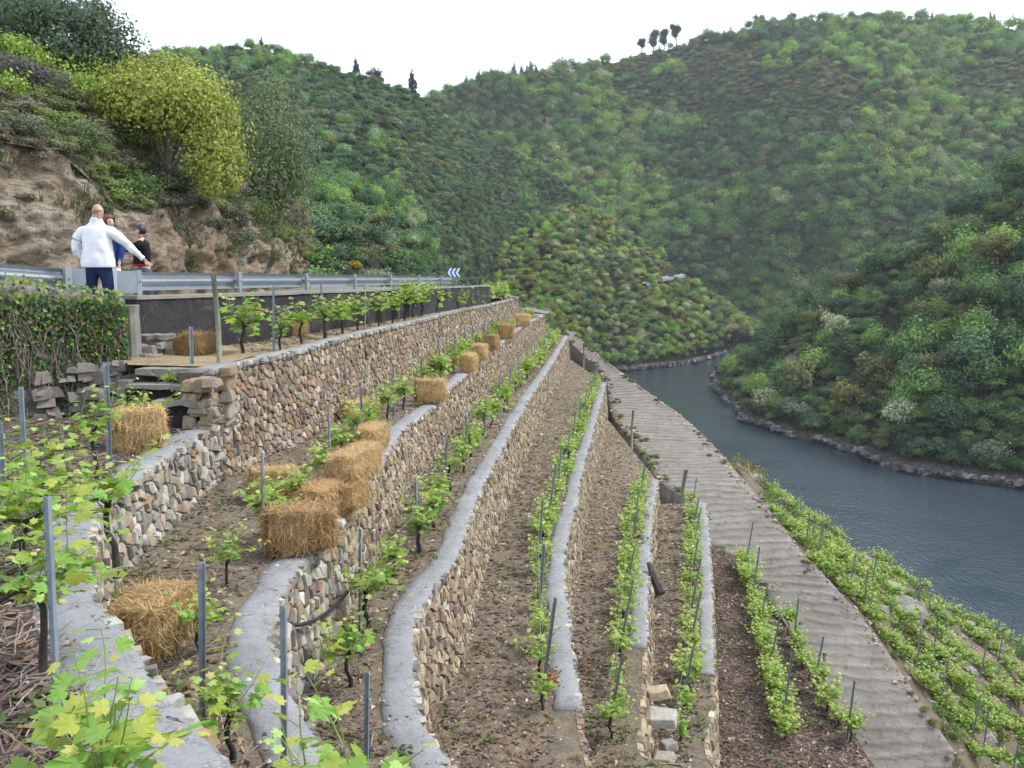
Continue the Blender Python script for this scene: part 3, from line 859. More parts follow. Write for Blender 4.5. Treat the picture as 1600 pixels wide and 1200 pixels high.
# ------------------------------------------------------------------ plants for the hills
def leaf_cloud(ells, ncl, per, leaf, r, sig=0.16, up=0.35, shell=(0.62, 1.0), low=-0.5):
    """leaf-sized quads gathered in clumps spread through ellipsoids; returns V, Q, tint"""
    C, T, O = [], [], []
    wts = np.array([e[3] * e[4] * e[5] for e in ells]) ** (2 / 3); wts /= wts.sum()
    for k in range(ncl):
        e = ells[r.choice(len(ells), p=wts)]
        while True:
            d = r.normal(size=3); d /= np.linalg.norm(d)
            if d[2] > low: break
        rad = shell[0] + (shell[1] - shell[0]) * r.random() ** 0.6
        c = np.array(e[:3]) + d * rad * np.array(e[3:6])
        n = max(3, int(per * r.uniform(0.6, 1.4)))
        s = sig * min(e[3:6]) / 0.4 * r.uniform(0.7, 1.3)
        dv = r.normal(size=(n, 3)) * s * np.array([1, 1, 0.75]); C.append(c + dv)
        od = d / np.array(e[3:6]) * min(e[3:6]); O.append(od[None, :] * 0.75 + dv / (s * 1.6))
        T.append(np.full(n, r.uniform(0.72, 1.28)))
    C = np.concatenate(C); T = np.concatenate(T); O = np.concatenate(O)
    n = len(C)
    nr = r.normal(size=(n, 3)) * 0.45 + O; nr[:, 2] += up * 0.6; nr /= np.linalg.norm(nr, axis=1, keepdims=True)
    a = np.cross(nr, r.normal(size=(n, 3))); a /= np.linalg.norm(a, axis=1, keepdims=True)
    b = np.cross(nr, a)
    L = leaf * r.uniform(0.6, 1.35, size=(n, 1))
    V = np.stack([C - a * L * 0.5, C + b * L * 0.32 + a * L * 0.05, C + a * L * 0.5, C - b * L * 0.32 + a * L * 0.05], 1).reshape(-1, 3)
    Q = np.arange(4 * n).reshape(-1, 4)
    t = np.repeat(T * r.uniform(0.8, 1.2, n), 4)
    hue = np.repeat(r.uniform(-0.08, 0.08, n), 4)
    tint = np.stack([t * (1 + hue), t, t * (1 - hue)], 1)
    return V, Q, tint
def trunk_quads(paths, n=5):
    V, Q = [], []
    for pts, rads in paths:
        m = MB(); m.tube(pts, rads, n, cap=False)
        b = len(V); V += m.v; Q += [tuple(i + b for i in f) for f in m.f]
    return np.array(V), np.array(Q)
TRUNK = {}
def plant_mesh(name, ells, ncl, per, leaf, seed, trunk=None, **kw):
    r = np.random.default_rng(seed)
    V, Q, t = leaf_cloud(ells, ncl, per, leaf, r, **kw)
    me = np_quads(name, V, Q, M['foliage'], t)
    if trunk:
        tv, tq = trunk_quads(trunk)
        TRUNK[me.name] = np_quads(name + '_trunk', tv, tq, M['tree_bark'])
    return me
TK = [([(0, 0, -0.25), (0.01, 0, 0.2), (0.0, 0.01, 0.55)], [0.035, 0.028, 0.012]), ([(0.005, 0, 0.3), (0.14, 0.05, 0.55)], [0.015, 0.006]), ([(0.005, 0, 0.25), (-0.13, -0.06, 0.5)], [0.015, 0.006])]
TREE = {}
def var(kind, k):
    TREE.setdefault(kind, []).append(k)
for s in range(3):
    r_ = random.Random(s)
    e = [(0, 0, .60, .40, .40, .36)] + [(r_.uniform(-.28, .28), r_.uniform(-.28, .28), r_.uniform(.40, .7), .22, .22, .2) for _ in range(4)]
    var('round', plant_mesh('round_tree', e, 85, 16, 0.085, 100 + s, TK))
    e = [(r_.uniform(-.34, .34), r_.uniform(-.34, .34), r_.uniform(.36, .78), r_.uniform(.17, .26), r_.uniform(.17, .26), r_.uniform(.13, .2)) for _ in range(8)] + [(0, 0, .5, .26, .26, .3)]
    var('spread', plant_mesh('spreading_tree', e, 90, 15, 0.085, 200 + s, TK))
    e = [(r_.uniform(-.3, .3), r_.uniform(-.3, .3), r_.uniform(.2, .5), r_.uniform(.22, .34), r_.uniform(.22, .34), r_.uniform(.18, .3)) for _ in range(5)] + [(0, 0, .3, .42, .42, .32)]
    var('shrub', plant_mesh('round_shrub', e, 60, 14, 0.105, 300 + s))
    e = [(r_.uniform(-.03, .03), r_.uniform(-.03, .03), .25 + .16 * k, .26 * (1 - k * .17), .26 * (1 - k * .17), .13) for k in range(5)]
    var('pine', plant_mesh('dark_pine', e, 70, 14, 0.08, 400 + s, [([(0, 0, -.2), (0, 0, .95)], [.03, .008])], low=-0.7))
    e = [(0, 0, .55, .36, .36, .42)] + [(r_.uniform(-.25, .25), r_.uniform(-.25, .25), r_.uniform(.5, .8), .2, .2, .22) for _ in range(3)]
    br = [([(0, 0, .1), (r_.uniform(-.3, .3), r_.uniform(-.3, .3), r_.uniform(.6, .95))], [.014, .003]) for _ in range(9)]
    var('wispy', plant_mesh('wispy_tree', e, 64, 11, 0.062, 500 + s, TK + br, sig=0.2))
    e = [(r_.uniform(-.16, .16), r_.uniform(-.16, .16), r_.uniform(.42, .86), r_.uniform(.15, .24), r_.uniform(.15, .24), .15) for _ in range(6)]
    var('stonepine', plant_mesh('tall_pine', e, 110, 16, 0.085, 600 + s, [([(0, 0, -.2), (.02, 0, .5), (0, .02, .85)], [.045, .035, .018])] + [([(0.01, 0, .5), (q[0], q[1], q[2])], [.018, .006]) for q in e], sig=.2, low=-.3))

def screen_scatter(G, n_per, size_m, r, m=120, jit=True, keep=None):
    """points on a sheet, spread evenly over the picture; n_per = how many plant-widths of cover"""
    nv, nu = G.shape[:2]
    cells = []
    for j in range(nv - 1):
        for i in range(nu - 1):
            q = [proj(G[j, i]), proj(G[j, i + 1]), proj(G[j + 1, i + 1]), proj(G[j + 1, i])]
            if min(a[2] for a in q) < 1: continue
            ar = 0.5 * sum(q[k][0] * q[(k + 1) % 4][1] - q[(k + 1) % 4][0] * q[k][1] for k in range(4))
            ar = -ar
            cx = sum(a[0] for a in q) / 4; cy_ = sum(a[1] for a in q) / 4
            if not (-m < cx < 1600 + m and -m < cy_ < 1200 + m): continue
            D = q[0][2]
            p3 = (G[j + 1, i] - G[j, i]); p4 = (G[j, i + 1] - G[j, i])
            wa = np.linalg.norm(np.cross(p3, p4))
            # blend screen cover with ground cover so slopes seen edge-on are planted too
            s_px = size_m * F / D
            n = n_per * max(max(ar, 0) / (s_px * s_px), 0.12 * wa / (size_m * size_m) if ar > -2 else 0)
            cells.append((i, j, n))
    out = []
    for i, j, n in cells:
        k = int(n) + (1 if r.random() < n - int(n) else 0)
        for _ in range(k):
            u, v = r.random(), r.random()
            p = G[j, i] * (1 - u) * (1 - v) + G[j, i + 1] * u * (1 - v) + G[j + 1, i + 1] * u * v + G[j + 1, i] * (1 - u) * v
            out.append(p)
    return out
# plant colours (reflectance of the leaves)
GRN0 = {'bright': (0.105, 0.165, 0.045), 'mid': (0.062, 0.110, 0.040), 'dark': (0.030, 0.055, 0.030), 'olive': (0.095, 0.100, 0.042), 'grey': (0.105, 0.125, 0.085), 'blue': (0.064, 0.090, 0.062),
       'yellow': (0.46, 0.31, 0.02), 'brown': (0.095, 0.075, 0.048), 'pale': (0.17, 0.19, 0.125), 'bare': (0.13, 0.115, 0.105), 'teal': (0.048, 0.084, 0.042)}
GRN = {k: tuple(x * (1.95 if k != 'yellow' else 1.1) for x in v) for k, v in GRN0.items()}
def wpick(tab, r):
    t = r.uniform(0, sum(w for _, w in tab))
    for k, w in tab:
        t -= w
        if t <= 0: return k
    return tab[-1][0]
def scatter_stuff(name, pts, kinds, label=None):
    """pts: list of (pos, kind, scale, colour); one object of geometry-node instances per plant shape set"""
    src = []; index = {}
    for kd in kinds:
        for me in TREE[kd]:
            index.setdefault(kd, []).append(len(src)); src.append(me)
    me = bpy.data.meshes.new(name)
    me.from_pydata([tuple(p[0]) for p in pts], [], [])
    r = random.Random(len(pts))
    n = len(pts)
    A = {'scl': ('FLOAT_VECTOR', [p[2] for p in pts]), 'rot': ('FLOAT_VECTOR', [(r.uniform(-.08, .08), r.uniform(-.08, .08), r.uniform(0, 6.28)) for _ in pts]),
         'ptint': ('FLOAT_VECTOR', [p[3] for p in pts])}
    for k, (ty, vals) in A.items():
        at = me.attributes.new(k, ty, 'POINT'); at.data.foreach_set('vector', np.array(vals, dtype=np.float32).ravel())
    at = me.attributes.new('idx', 'INT', 'POINT')
    o = put(name, me)
    ng = bpy.data.node_groups.new(name, 'GeometryNodeTree')
    ng.interface.new_socket('Geometry', in_out='INPUT', socket_type='NodeSocketGeometry')
    ng.interface.new_socket('Geometry', in_out='OUTPUT', socket_type='NodeSocketGeometry')
    gi = ng.nodes.new('NodeGroupInput'); go = ng.nodes.new('NodeGroupOutput')
    jn = ng.nodes.new('GeometryNodeJoinGeometry')
    for mm in reversed(src):
        oi = ng.nodes.new('GeometryNodeObjectInfo'); oi.inputs['Object'].default_value = source_obj(mm); oi.inputs['As Instance'].default_value = True
        ng.links.new(oi.outputs['Geometry'], jn.inputs[0])
    ip = ng.nodes.new('GeometryNodeInstanceOnPoints')
    ip.inputs['Pick Instance'].default_value = True
    def na(nm, ty):
        q = ng.nodes.new('GeometryNodeInputNamedAttribute'); q.data_type = ty; q.inputs['Name'].default_value = nm; return q.outputs['Attribute']
    ng.links.new(gi.outputs[0], ip.inputs['Points']); ng.links.new(jn.outputs[0], ip.inputs['Instance'])
    ng.links.new(na('idx', 'INT'), ip.inputs['Instance Index']); ng.links.new(na('rot', 'FLOAT_VECTOR'), ip.inputs['Rotation']); ng.links.new(na('scl', 'FLOAT_VECTOR'), ip.inputs['Scale'])
    ng.links.new(ip.outputs[0], go.inputs[0])
    at.data.foreach_set('value', np.array([r.choice(index[p[1]]) for p in pts], dtype=np.int32))
    md = o.modifiers.new('plants', 'NODES'); md.node_group = ng
    tag(o, kind='stuff')
    return o
_SRC = {}
def source_obj(me):
    """an object carrying the plant mesh; the first tree of each shape standing on the right bank serves as source"""
    return _SRC[me.name]
RIDGE_LABEL = []
def plant(name, kd, pos, h, w, col, label, cat='tree', group=None, r=random):
    me = r.choice(TREE[kd])
    o = empty(name, tuple(pos), 0, label, cat, group)
    o.rotation_euler = (r.uniform(-.06, .06), r.uniform(-.06, .06), r.uniform(0, 6.28))
    o.scale = (w, w, h)
    c = put('crown' if 'shrub' not in me.name else 'foliage', me, o)
    c['ptint'] = col
    if me.name in TRUNK: put('trunk', TRUNK[me.name], o)
    _SRC.setdefault(me.name, c)
    return o
def colj(c, r, k=0.18):
    s = r.uniform(1 - k, 1 + k)
    return (c[0] * s * r.uniform(.92, 1.08), c[1] * s, c[2] * s * r.uniform(.9, 1.1))

# ---- the wood on the right bank: every tree is a tree
rb = random.Random(77)
RBP = []
for p in screen_scatter(RB[23:], 2.1, 11.0, rb, m=60):
    if p[2] < ZR + 2.2: continue
    RBP.append(p)
RBP.sort(key=lambda p: p[1])
TREE_LABEL = {
    ('round', 'bright'): 'round fresh green tree across the river', ('round', 'mid'): 'round mid green tree across the river',
    ('spread', 'dark'): 'spreading dark green tree across the river', ('spread', 'pale'): 'spreading pale whitish green tree across the river',
    ('spread', 'olive'): 'spreading olive tree across the river', ('shrub', 'grey'): 'grey green bushy willow across the river',
    ('shrub', 'yellow'): 'yellow flowering broom bush among the trees across the river', ('wispy', 'bare'): 'thin half bare grey tree across the river',
    ('pine', 'teal'): 'dark conical pine across the river', ('round', 'teal'): 'round blue green tree across the river', ('round', 'brown'): 'round brownish tree across the river',
    ('shrub', 'mid'): 'low mid green bush across the river'}
tab = [(('round', 'bright'), 20), (('round', 'mid'), 22), (('spread', 'dark'), 18), (('spread', 'pale'), 6), (('spread', 'olive'), 10), (('wispy', 'bare'), 5), (('pine', 'teal'), 8), (('round', 'teal'), 12), (('round', 'brown'), 2), (('shrub', 'mid'), 10), (('shrub', 'yellow'), 4)]
extra = []
for i, p in enumerate(RBP):
    low = p[2] < ZR + 9
    cl = fnoise(p[0] * 0.02, p[1] * 0.02, 5)
    t2 = [(k, w * (1.8 if (cl > 0.1) == (k[1] in ('bright', 'pale', 'olive')) else 0.6)) for k, w in tab]
    k = ('shrub', 'grey') if low and rb.random() < .55 else wpick(t2, rb)
    h = rb.choice([rb.uniform(6, 10), rb.uniform(9, 14), rb.uniform(11, 17)]) * (1.0 if k[0] != 'shrub' else 0.6)
    if k[0] == 'shrub' and k[1] == 'yellow': h = rb.uniform(2.2, 3.8)
    w = h * rb.uniform(0.75, 1.1) * (0.8 if k[0] == 'pine' else 1)
    q = (p[0], p[1], p[2] - 0.25)
    if i < 285:
        a = proj(q)
        band = ('low' if p[2] < ZR + 14 else 'halfway up' if p[2] < ZR + 50 else 'high up') + (', near the bend' if a[0] < 1300 else ', above mid bank' if a[0] < 1470 else ', by the picture edge')
        lab = TREE_LABEL[k] + ' ' + band
        plant('broom_bush' if k[1] == 'yellow' else 'bush' if k[0] == 'shrub' else 'pine_tree' if k[0] == 'pine' else 'tree', k[0], q, h, w, colj(GRN[k[1]], rb), lab, 'bush' if k[0] == 'shrub' else 'tree', 'trees and bushes across the river', rb)
    else:
        extra.append((q, k[0], (w, w, h), colj(GRN[k[1]], rb)))
# ---- single pines along the ridges
RIDGE = [('stonepine', 1003, 74, 12, 'leftmost of the four tall pines standing together on the far ridge'), ('stonepine', 1021, 66, 16, 'second from the left of four tall pines on the far ridge'),
         ('stonepine', 1038, 62, 15, 'third from the left of four tall pines on the far ridge'), ('stonepine', 1057, 56, 16, 'rightmost of the four tall pines standing together on the far ridge'),
         ('pine', 1547, 30, 13, 'lone pine on the ridge near the upper right corner'), ('round', 892, 112, 14, 'dark rounded tree on the ridge left of the four tall pines'),
         ('pine', 829, 118, 14, 'dark pointed tree on the ridge over the valley notch'), ('pine', 803, 122, 15, 'dark pine left of the pointed tree on the far ridge'), ('pine', 815, 120, 12, 'small dark pine between two taller ones on the far ridge'),
         ('pine', 643, 150, 14, 'lone dark pine in the notch where the two ridges meet'), ('pine', 408, 80, 7, 'small pine on the highest point of the left ridge'), ('round', 586, 126, 8, 'dark round tree on the left ridge above the notch'),
         ('pine', 556, 114, 9, 'dark pine halfway along the left ridge line'), ('pine', 1180, 46, 16, 'dark pine where the right ridge levels out'), ('round', 1236, 36, 12, 'dark round tree on the crest of the right ridge')]
def on_sheet(G, px, py):
    best, bp = 1e9, None
    for j in range(G.shape[0]):
        for i in range(G.shape[1]):
            a = proj(G[j, i]); e = (a[0] - px) ** 2 + (a[1] - py) ** 2
            if e < best: best, bp = e, G[j, i]
    return bp
PJ = {}
def find(G, key, px, py):
    if key not in PJ:
        PJ[key] = np.array([[proj(G[j, i]) for i in range(G.shape[1])] for j in range(G.shape[0])])
    a = PJ[key]; e = (a[:, :, 0] - px) ** 2 + (a[:, :, 1] - py) ** 2
    j, i = np.unravel_index(np.argmin(e), e.shape)
    return G[j, i]
for kd, px, py, h, lab in RIDGE:
    G_, kk = (LH, 'LH') if px < 650 else (FH, 'FH')
    top = find(G_, kk, px, py)
    p = PD(px, py, top[1]); z = min(top[2], p[2]) - 1.0
    plant('pine_tree' if 'pine' in kd else 'tree', kd, (p[0], top[1], z), h * (1.75 if kd == 'stonepine' else 1.2), h * (1.15 if kd != 'pine' else 0.9), colj((0.03, 0.045, 0.035), rb), lab, 'tree', 'trees standing on the skyline', rb)
for kd in list(TREE):          # make sure every shape has a source standing somewhere in the wood
    for me in TREE[kd]:
        if me.name not in _SRC:
            p = RBP[rb.randrange(min(200, len(RBP)))]
            lab = {'stonepine': 'tall umbrella topped pine across the river', 'pine': TREE_LABEL[('pine', 'teal')], 'wispy': TREE_LABEL[('wispy', 'bare')]}.get(kd, TREE_LABEL[('round', 'mid')])
            TREE['_'] = [me]; plant('tree', '_', p, 9, 8, GRN['mid'], lab, 'tree', 'trees and bushes across the river', rb); del TREE['_']
if extra: scatter_stuff('woods', extra, ['round', 'spread', 'wispy', 'pine', 'shrub'])

# ---- shrubs and trees that cover the other slopes
rs = random.Random(5)
def cover(G, dens, size, tabf, name, kinds, hmin=None, mul=(1, 1, 1)):
    P = []
    for p in screen_scatter(G, dens, size, rs):
        if hmin is not None and p[2] < hmin: continue
        r_ = tabf(p)
        if r_ is None: continue
        kd, colr, h, w = r_
        P.append(((p[0], p[1], p[2] - 0.06 * h), kd, (w, w, h), tuple(a * b for a, b in zip(colj(GRN[colr], rs, 0.2), mul))))
    print(name, len(P))
    return scatter_stuff(name, P, kinds)
def t_lh(p):
    n = fnoise(p[0] * 0.011, p[1] * 0.011, 7); n2 = rs.random()
    if n2 < 0.012: return ('shrub', 'yellow', rs.uniform(1.2, 2.4), rs.uniform(1.8, 3.0))
    if n > 0.22 and n2 < 0.4: c = wpick([('bright', 4), ('mid', 4), ('teal', 2), ('pale', 1)], rs); h = rs.uniform(4, 7.5); return ('round', c, h, h * rs.uniform(.75, 1.0))
    c = wpick([('teal', 6), ('dark', 6), ('blue', 7), ('mid', 4), ('olive', 2), ('grey', 3), ('brown', .5), ('bright', .7)], rs)
    h = rs.uniform(2.6, 5.2); return ('shrub' if rs.random() < .75 else 'spread', c, h, h * rs.uniform(.9, 1.35))
cover(LH, 5.4, 4.6, t_lh, 'heath_shrubs', ['shrub', 'round', 'spread'], None, (.98, 1.03, .98))
def t_fh(p):
    n = fnoise(p[0] * 0.006, p[1] * 0.006 + p[2] * 0.004, 9); n2 = rs.random(); a = proj(p)
    up = (70 < a[1] < 190 and a[0] > 950) or (a[0] > 1480 and 110 < a[1] < 240)
    if up and n < 0.15 and rs.random() < .93:
        c = wpick([('brown', 2), ('olive', 3), ('dark', 4), ('grey', 1.5), ('teal', 3)], rs); h = rs.uniform(3.5, 7.5); return ('shrub', c, h, h * rs.uniform(1.0, 1.6))
    if n2 < 0.05: h = rs.uniform(12, 18); return ('pine', 'dark', h, h * .7)
    if n > 0.0 and n2 < .85: c = wpick([('bright', 6), ('mid', 5), ('pale', 1), ('olive', 2), ('grey', 1)], rs)
    elif n > -.25: c = wpick([('teal', 5), ('mid', 6), ('dark', 2), ('grey', 1), ('bright', 2), ('bare', .5)], rs)
    else: c = wpick([('dark', 4), ('brown', .7), ('teal', 4), ('blue', 3), ('bare', .5), ('mid', 2)], rs)
    h = rs.choice([rs.uniform(5, 9), rs.uniform(8, 14), rs.uniform(12, 20)]) * (0.75 if n < -.25 else 1); return (rs.choice(['round', 'spread', 'round', 'wispy', 'shrub']), c, h, h * rs.uniform(.75, 1.1))
cover(FH, 5.2, 12.0, t_fh, 'far_wood', ['round', 'spread', 'wispy', 'pine', 'shrub'], None, (1.12, 1.14, .90))
EDGE = []
for _ in range(420):        # trees standing along the skyline
    G_ = FH if rs.random() < .7 else LH
    i = rs.randrange(G_.shape[1]); a = proj(G_[-1, i])
    if not -40 < a[0] < 1640: continue
    if G_ is FH and fnoise(a[0] * .012, 3, 1) < -.1 and rs.random() < .8: continue
    k_, c_ = wpick([(('round', 'mid'), 3), (('round', 'grey'), 3), (('spread', 'dark'), 3), (('wispy', 'bare'), 4), (('pine', 'dark'), 1.5), (('shrub', 'olive'), 4)], rs)
    h = rs.uniform(6, 13) if G_ is FH else rs.uniform(2.2, 4.5)
    p = G_[-1 - rs.randrange(2), i]; EDGE.append(((p[0] + rs.uniform(-4, 4), p[1], p[2] - .34 * h), k_, (h * .85, h * .85, h), colj(GRN[c_], rs)))
scatter_stuff('skyline_trees', EDGE, ['round', 'spread', 'wispy', 'pine', 'shrub'])
def t_ms(p):
    r_ = t_ms0(p)
    return r_ if r_ is None else (r_[0], r_[1], r_[2], r_[3])
def t_ms0(p):
    n2 = rs.random(); n = fnoise(p[0] * 0.02, p[1] * 0.02, 12)
    a = proj(p)
    if 1030 < a[0] < 1078 and 424 < a[1] < 442: return None
    if n2 < (0.10 if p[2] > 0 else .03): return ('shrub', 'yellow', rs.uniform(1.6, 3.0), rs.uniform(2.5, 4.5))
    if p[2] < ZR + 10: c = wpick([('bright', 3), ('mid', 4), ('grey', 3), ('blue', 1)], rs)
    elif n > 0.1: c = wpick([('bright', 3), ('mid', 3), ('olive', 3), ('pale', 1)], rs)
    else: c = wpick([('teal', 3), ('dark', 2.5), ('blue', 3), ('grey', 5), ('olive', 6), ('mid', 6), ('pale', 3), ('bright', 3), ('brown', 1)], rs)
    h = rs.uniform(3.5, 7.5); return (rs.choice(['shrub', 'spread', 'round', 'shrub']), c, h, h * rs.uniform(.8, 1.2))
cover(MS, 4.4, 6.5, t_ms, 'spur_shrubs', ['shrub', 'round', 'spread'], ZR + 4.0, (1.34, 1.30, 1.02))

def t_rb(p):
    c = wpick([('dark', 4), ('mid', 4), ('olive', 2), ('teal', 3), ('bright', 1)], rs); h = rs.uniform(2.5, 5.5); return ('shrub', c, h, h * rs.uniform(1.0, 1.6))
cover(RB[22:], 4.5, 5.5, t_rb, 'undergrowth', ['shrub'], ZR + 2.4)
# ---- rocks along the waterline
def rocks_line(name, pts, n, size, r, mat, up=3.5, inl=4.0):
    mb = MB()
    ln = Line(pts, 2)
    for k in range(n):
        t = r.uniform(0, ln.L)
        if fnoise(t * .05, 2, 4) < -.2 and r.random() < .7: continue
        p = ln.at(t); nn = ln.nrm(t, 3)
        if not in_frame(p, 100): continue
        o = r.uniform(-0.6, 1.0) * inl
        s = size * (.3 + 1.5 * r.random() ** 3)
        c = r.choice([r.uniform(0.05, 0.14), r.uniform(.08, .26)])
        mb.box((p[0] + nn[0] * o, p[1] + nn[1] * o, ZR + max(0.1, (o + .6 * inl) / (1.6 * inl) * up) * r.uniform(.6, 1.0)), (s * r.uniform(.8, 1.8), s, s * r.uniform(.4, .8)), r.uniform(0, 6.28), (c, c * .95, c * .93), jit=s * .22, rnd=r, taper=.7)
    tag(mb.build(name, M['chip']), kind='stuff')
rk = random.Random(9)
rocks_line('bank_rocks', [tuple(p) for p in RB[11, ::3]], 2600, 1.2, rk, M['chip'], 3.2, 2.6)
rocks_line('bank_rocks', [tuple(p) for p in MS[10, ::3]], 1300, 1.7, rk, M['chip'], 4.0, 4.0)

# ---- the road cut into the spur, seen where it rounds the bend
V = [find(MS, 'MS', px, py) + np.array([0, -3, dz]) for px, py, dz in ((1008, 446, 0.3), (1028, 442, 0.6), (1046, 437, 0.9), (1060, 433, 1.0))]
e = V[-1]
V = [tuple(p) for p in V] + [(e[0] + 4, e[1] + 7, e[2] + .8), (e[0] + 4, e[1] + 16, e[2] + 1.6), (e[0] - 3, e[1] + 24, e[2] + 2.4)]
ln = Line(V, 6); t = np.linspace(0, ln.L, 80); P_ = ln.at(t); Nn = ln.nrm(t, 2)
mb = MB(); VV, FF = [], []
for i in range(80):
    p, n = P_[i], Nn[i]
    for o, dz in ((2.0, -1.5), (1.8, 0.3), (-1.8, 0.5), (-2.1, 1.2)):
        VV.append((p[0] + n[0] * o, p[1] + n[1] * o, p[2] + dz))
for i in range(79):
    for j in range(3): FF.append((4 * i + j, 4 * i + j + 1, 4 * i + j + 5, 4 * i + j + 4))
mb.add(VV, FF)
tag(mb.build('road', simple('pale_road', (0.20, 0.21, 0.225), 0.8, var=0.3, scale=0.5)), kind='structure')

# ---- air: thin blue haze between the slopes
hz, nt, b = new_mat('valley_haze')
nt.nodes.remove(b)
pv = nt.nodes.new('ShaderNodeVolumePrincipled')
pv.inputs['Color'].default_value = (0.86, 0.92, 1.0, 1)
pv.inputs['Density'].default_value = 0.00008
pv.inputs['Anisotropy'].default_value = 0.0
nt.links.new(pv.outputs[0], nt.nodes['Material Output'].inputs['Volume'])
mb = MB(); mb.box((150, 600, 145), (2300, 1700, 432))
tag(mb.build('haze', hz), kind='stuff')
# ================================================================== ROAD, ROCK CUTTING, IVY WALL, GUARDRAIL, STEPS
ZRD = -0.62
def rail_lat(d): return -6.36 + (d - 14.8) * 0.1471
def sheet_plain(name, rows_, nu, nv, mat, amp, freq, seed, kind='structure', fade=0.0, ridged=0.0):
    P = np.array(rows_, float)
    G = cr_axis(P, nv); G = np.swapaxes(cr_axis(np.swapaxes(G, 0, 1), nu), 0, 1)
    for j in range(nv):
        for i in range(nu):
            x, y, z = G[j, i]
            v = Vector((x, y, z * 1.3)) * freq
            n = mnoise.fractal(v + Vector((seed, 0, 0)), 0.9, 2.0, 5)
            rg = (mnoise.ridged_multi_fractal(v * 0.8 + Vector((0, seed, 0)), 0.9, 2.0, 4, 1.0, 2.0) - 1.0) if ridged else 0
            w = min(1.0, j / max(1, nv * fade)) if fade else 1.0
            k = (amp * n + ridged * rg) * w
            G[j, i] += np.array([k * 0.7, -k * 0.75, k * 0.25])
    o = put(name, grid_mesh(name, G, mat)); tag(o, kind=kind)
    return G
def m_cliff():
    m, nt, b = new_mat('cut_rock')
    pos = nt.nodes.new('ShaderNodeNewGeometry').outputs['Position']
    mp = N(nt, 'ShaderNodeMapping'); mp.inputs['Rotation'].default_value = (0.3, 0.5, 0.2); mp.inputs['Scale'].default_value = (1, 1, 2.4)
    nt.links.new(pos, mp.inputs['Vector'])
    f1 = noise_tex(nt, pos, 0.45, 7, 0.7); f2 = noise_tex(nt, mp.outputs[0], 2.2, 8, 0.75, 0.4); f3 = noise_tex(nt, pos, 7, 6, 0.75)
    k = mix(nt, ramp(nt, f1, [(0.35, 0.0), (0.62, 1.0)]), (0.31, 0.225, 0.14), (0.42, 0.365, 0.28))
    k = mix(nt, ramp(nt, f2, [(0.40, 0.8), (0.52, 0.0)]), k, (0.11, 0.07, 0.045))
    k = mix(nt, ramp(nt, f2, [(0.58, 0.0), (0.70, 0.7)]), k, (0.36, 0.21, 0.085))
    k = mix(nt, ramp(nt, f3, [(0.30, 0.6), (0.45, 0.0)]), k, (0.09, 0.065, 0.05))
    nt.links.new(k, b.inputs['Base Color'])
    b.inputs['Roughness'].default_value = 0.95; b.inputs['Specular IOR Level'].default_value = 0.1
    nb = bump(nt, None, f2, 0.9, 0.25)
    bump(nt, b, f3, 0.8, 0.06, nb)
    return m
M['cliff'] = m_cliff()
M['grass_bank'] = m_soil('grassy_bank', (0.11, 0.125, 0.06), (0.17, 0.155, 0.10), (0.14, 0.16, 0.075), (0.17, 0.145, 0.10), 0.58, 0.6)
cb = [(-250, 17), (-100, 19.5), (0, 21), (100, 22.8), (200, 25), (260, 27), (340, 31.5), (410, 39), (452, 46), (470, 56)]
base = []
for px, d in cb:
    p = PZ(px, 433 + 0.62 * F / d, ZRD); x = (px - 800) / F * d
    base.append((x, d, ZRD - 0.1))
rock_top = [PD(*q) for q in ((-250, 180, 18.5), (-100, 215, 21), (0, 222, 22.8), (100, 250, 24.8), (200, 318, 26.6), (262, 316, 28.8), (340, 330, 33), (412, 368, 40), (453, 385, 46.5), (476, 405, 56.5))]
mid_ = [tuple((np.array(a) * 0.55 + np.array(b) * 0.45) + np.array([0.25, -0.35, 0.1])) for a, b in zip(base, rock_top)]
slope_mid = [PD(*q) for q in ((-260, 110, 20), (-110, 140, 22.5), (-5, 165, 24.5), (95, 190, 27), (195, 235, 29), (262, 260, 31.5), (345, 285, 36), (418, 325, 43), (462, 350, 49), (482, 385, 59))]
slope_top = [PD(*q) for q in ((-270, 50, 24), (-120, 75, 26), (-10, 100, 28), (90, 125, 31), (190, 150, 33), (262, 175, 36), (350, 215, 41), (430, 280, 48), (472, 330, 54), (490, 385, 65))]
back_top = [(p[0] - 3, p[1] + 9, p[2] + 1.5) for p in slope_top]
CLIFF = sheet_plain('rock_cutting', [base, mid_, rock_top], 150, 60, M['cliff'], 0.60, 0.55, 3, fade=0.12, ridged=0.34)
rt = [tuple(CLIFF[-1, i]) for i in np.linspace(0, 149, 10).astype(int)]
SLOPE = sheet_plain('grassy_slope', [[(p[0] + .1, p[1] - .12, p[2] - .12) for p in rt], slope_mid, slope_top, back_top], 120, 50, M['grass_bank'], 0.45, 0.5, 8, fade=0.15)
# road between rail and rock
mb = MB(); V = []; Fs = []
ds = [9, 10.5, 12, 13, 13.38, 14.2, 15, 18, 22, 26, 31, 37, 43, 50, 58, 66]
for d in ds:
    xr = rail_lat(d) - 0.05 if d < 45 else rail_lat(45) - (d - 45) * 0.55
    xl = np.interp(d, [p[1] for p in base], [p[0] for p in base]) - 2.0 - max(0, d - 50) * 0.3
    xr = max(xr, xl + 4)
    if d < 13.4: xr = float(np.interp(d, IVY.p[:, 1], IVY.p[:, 0])) - .45
    V += [(xr + 0.0, d, ZRD - 0.8), (xr, d, ZRD), (xr - 2.8, d, ZRD + 0.06), (xl, d, ZRD)]
for i in range(len(ds) - 1):
    for j in range(3): Fs.append((4 * i + j, 4 * i + j + 1, 4 * i + j + 5, 4 * i + j + 4))
mb.add(V, Fs); tag(mb.build('road', M['road']), kind='structure')

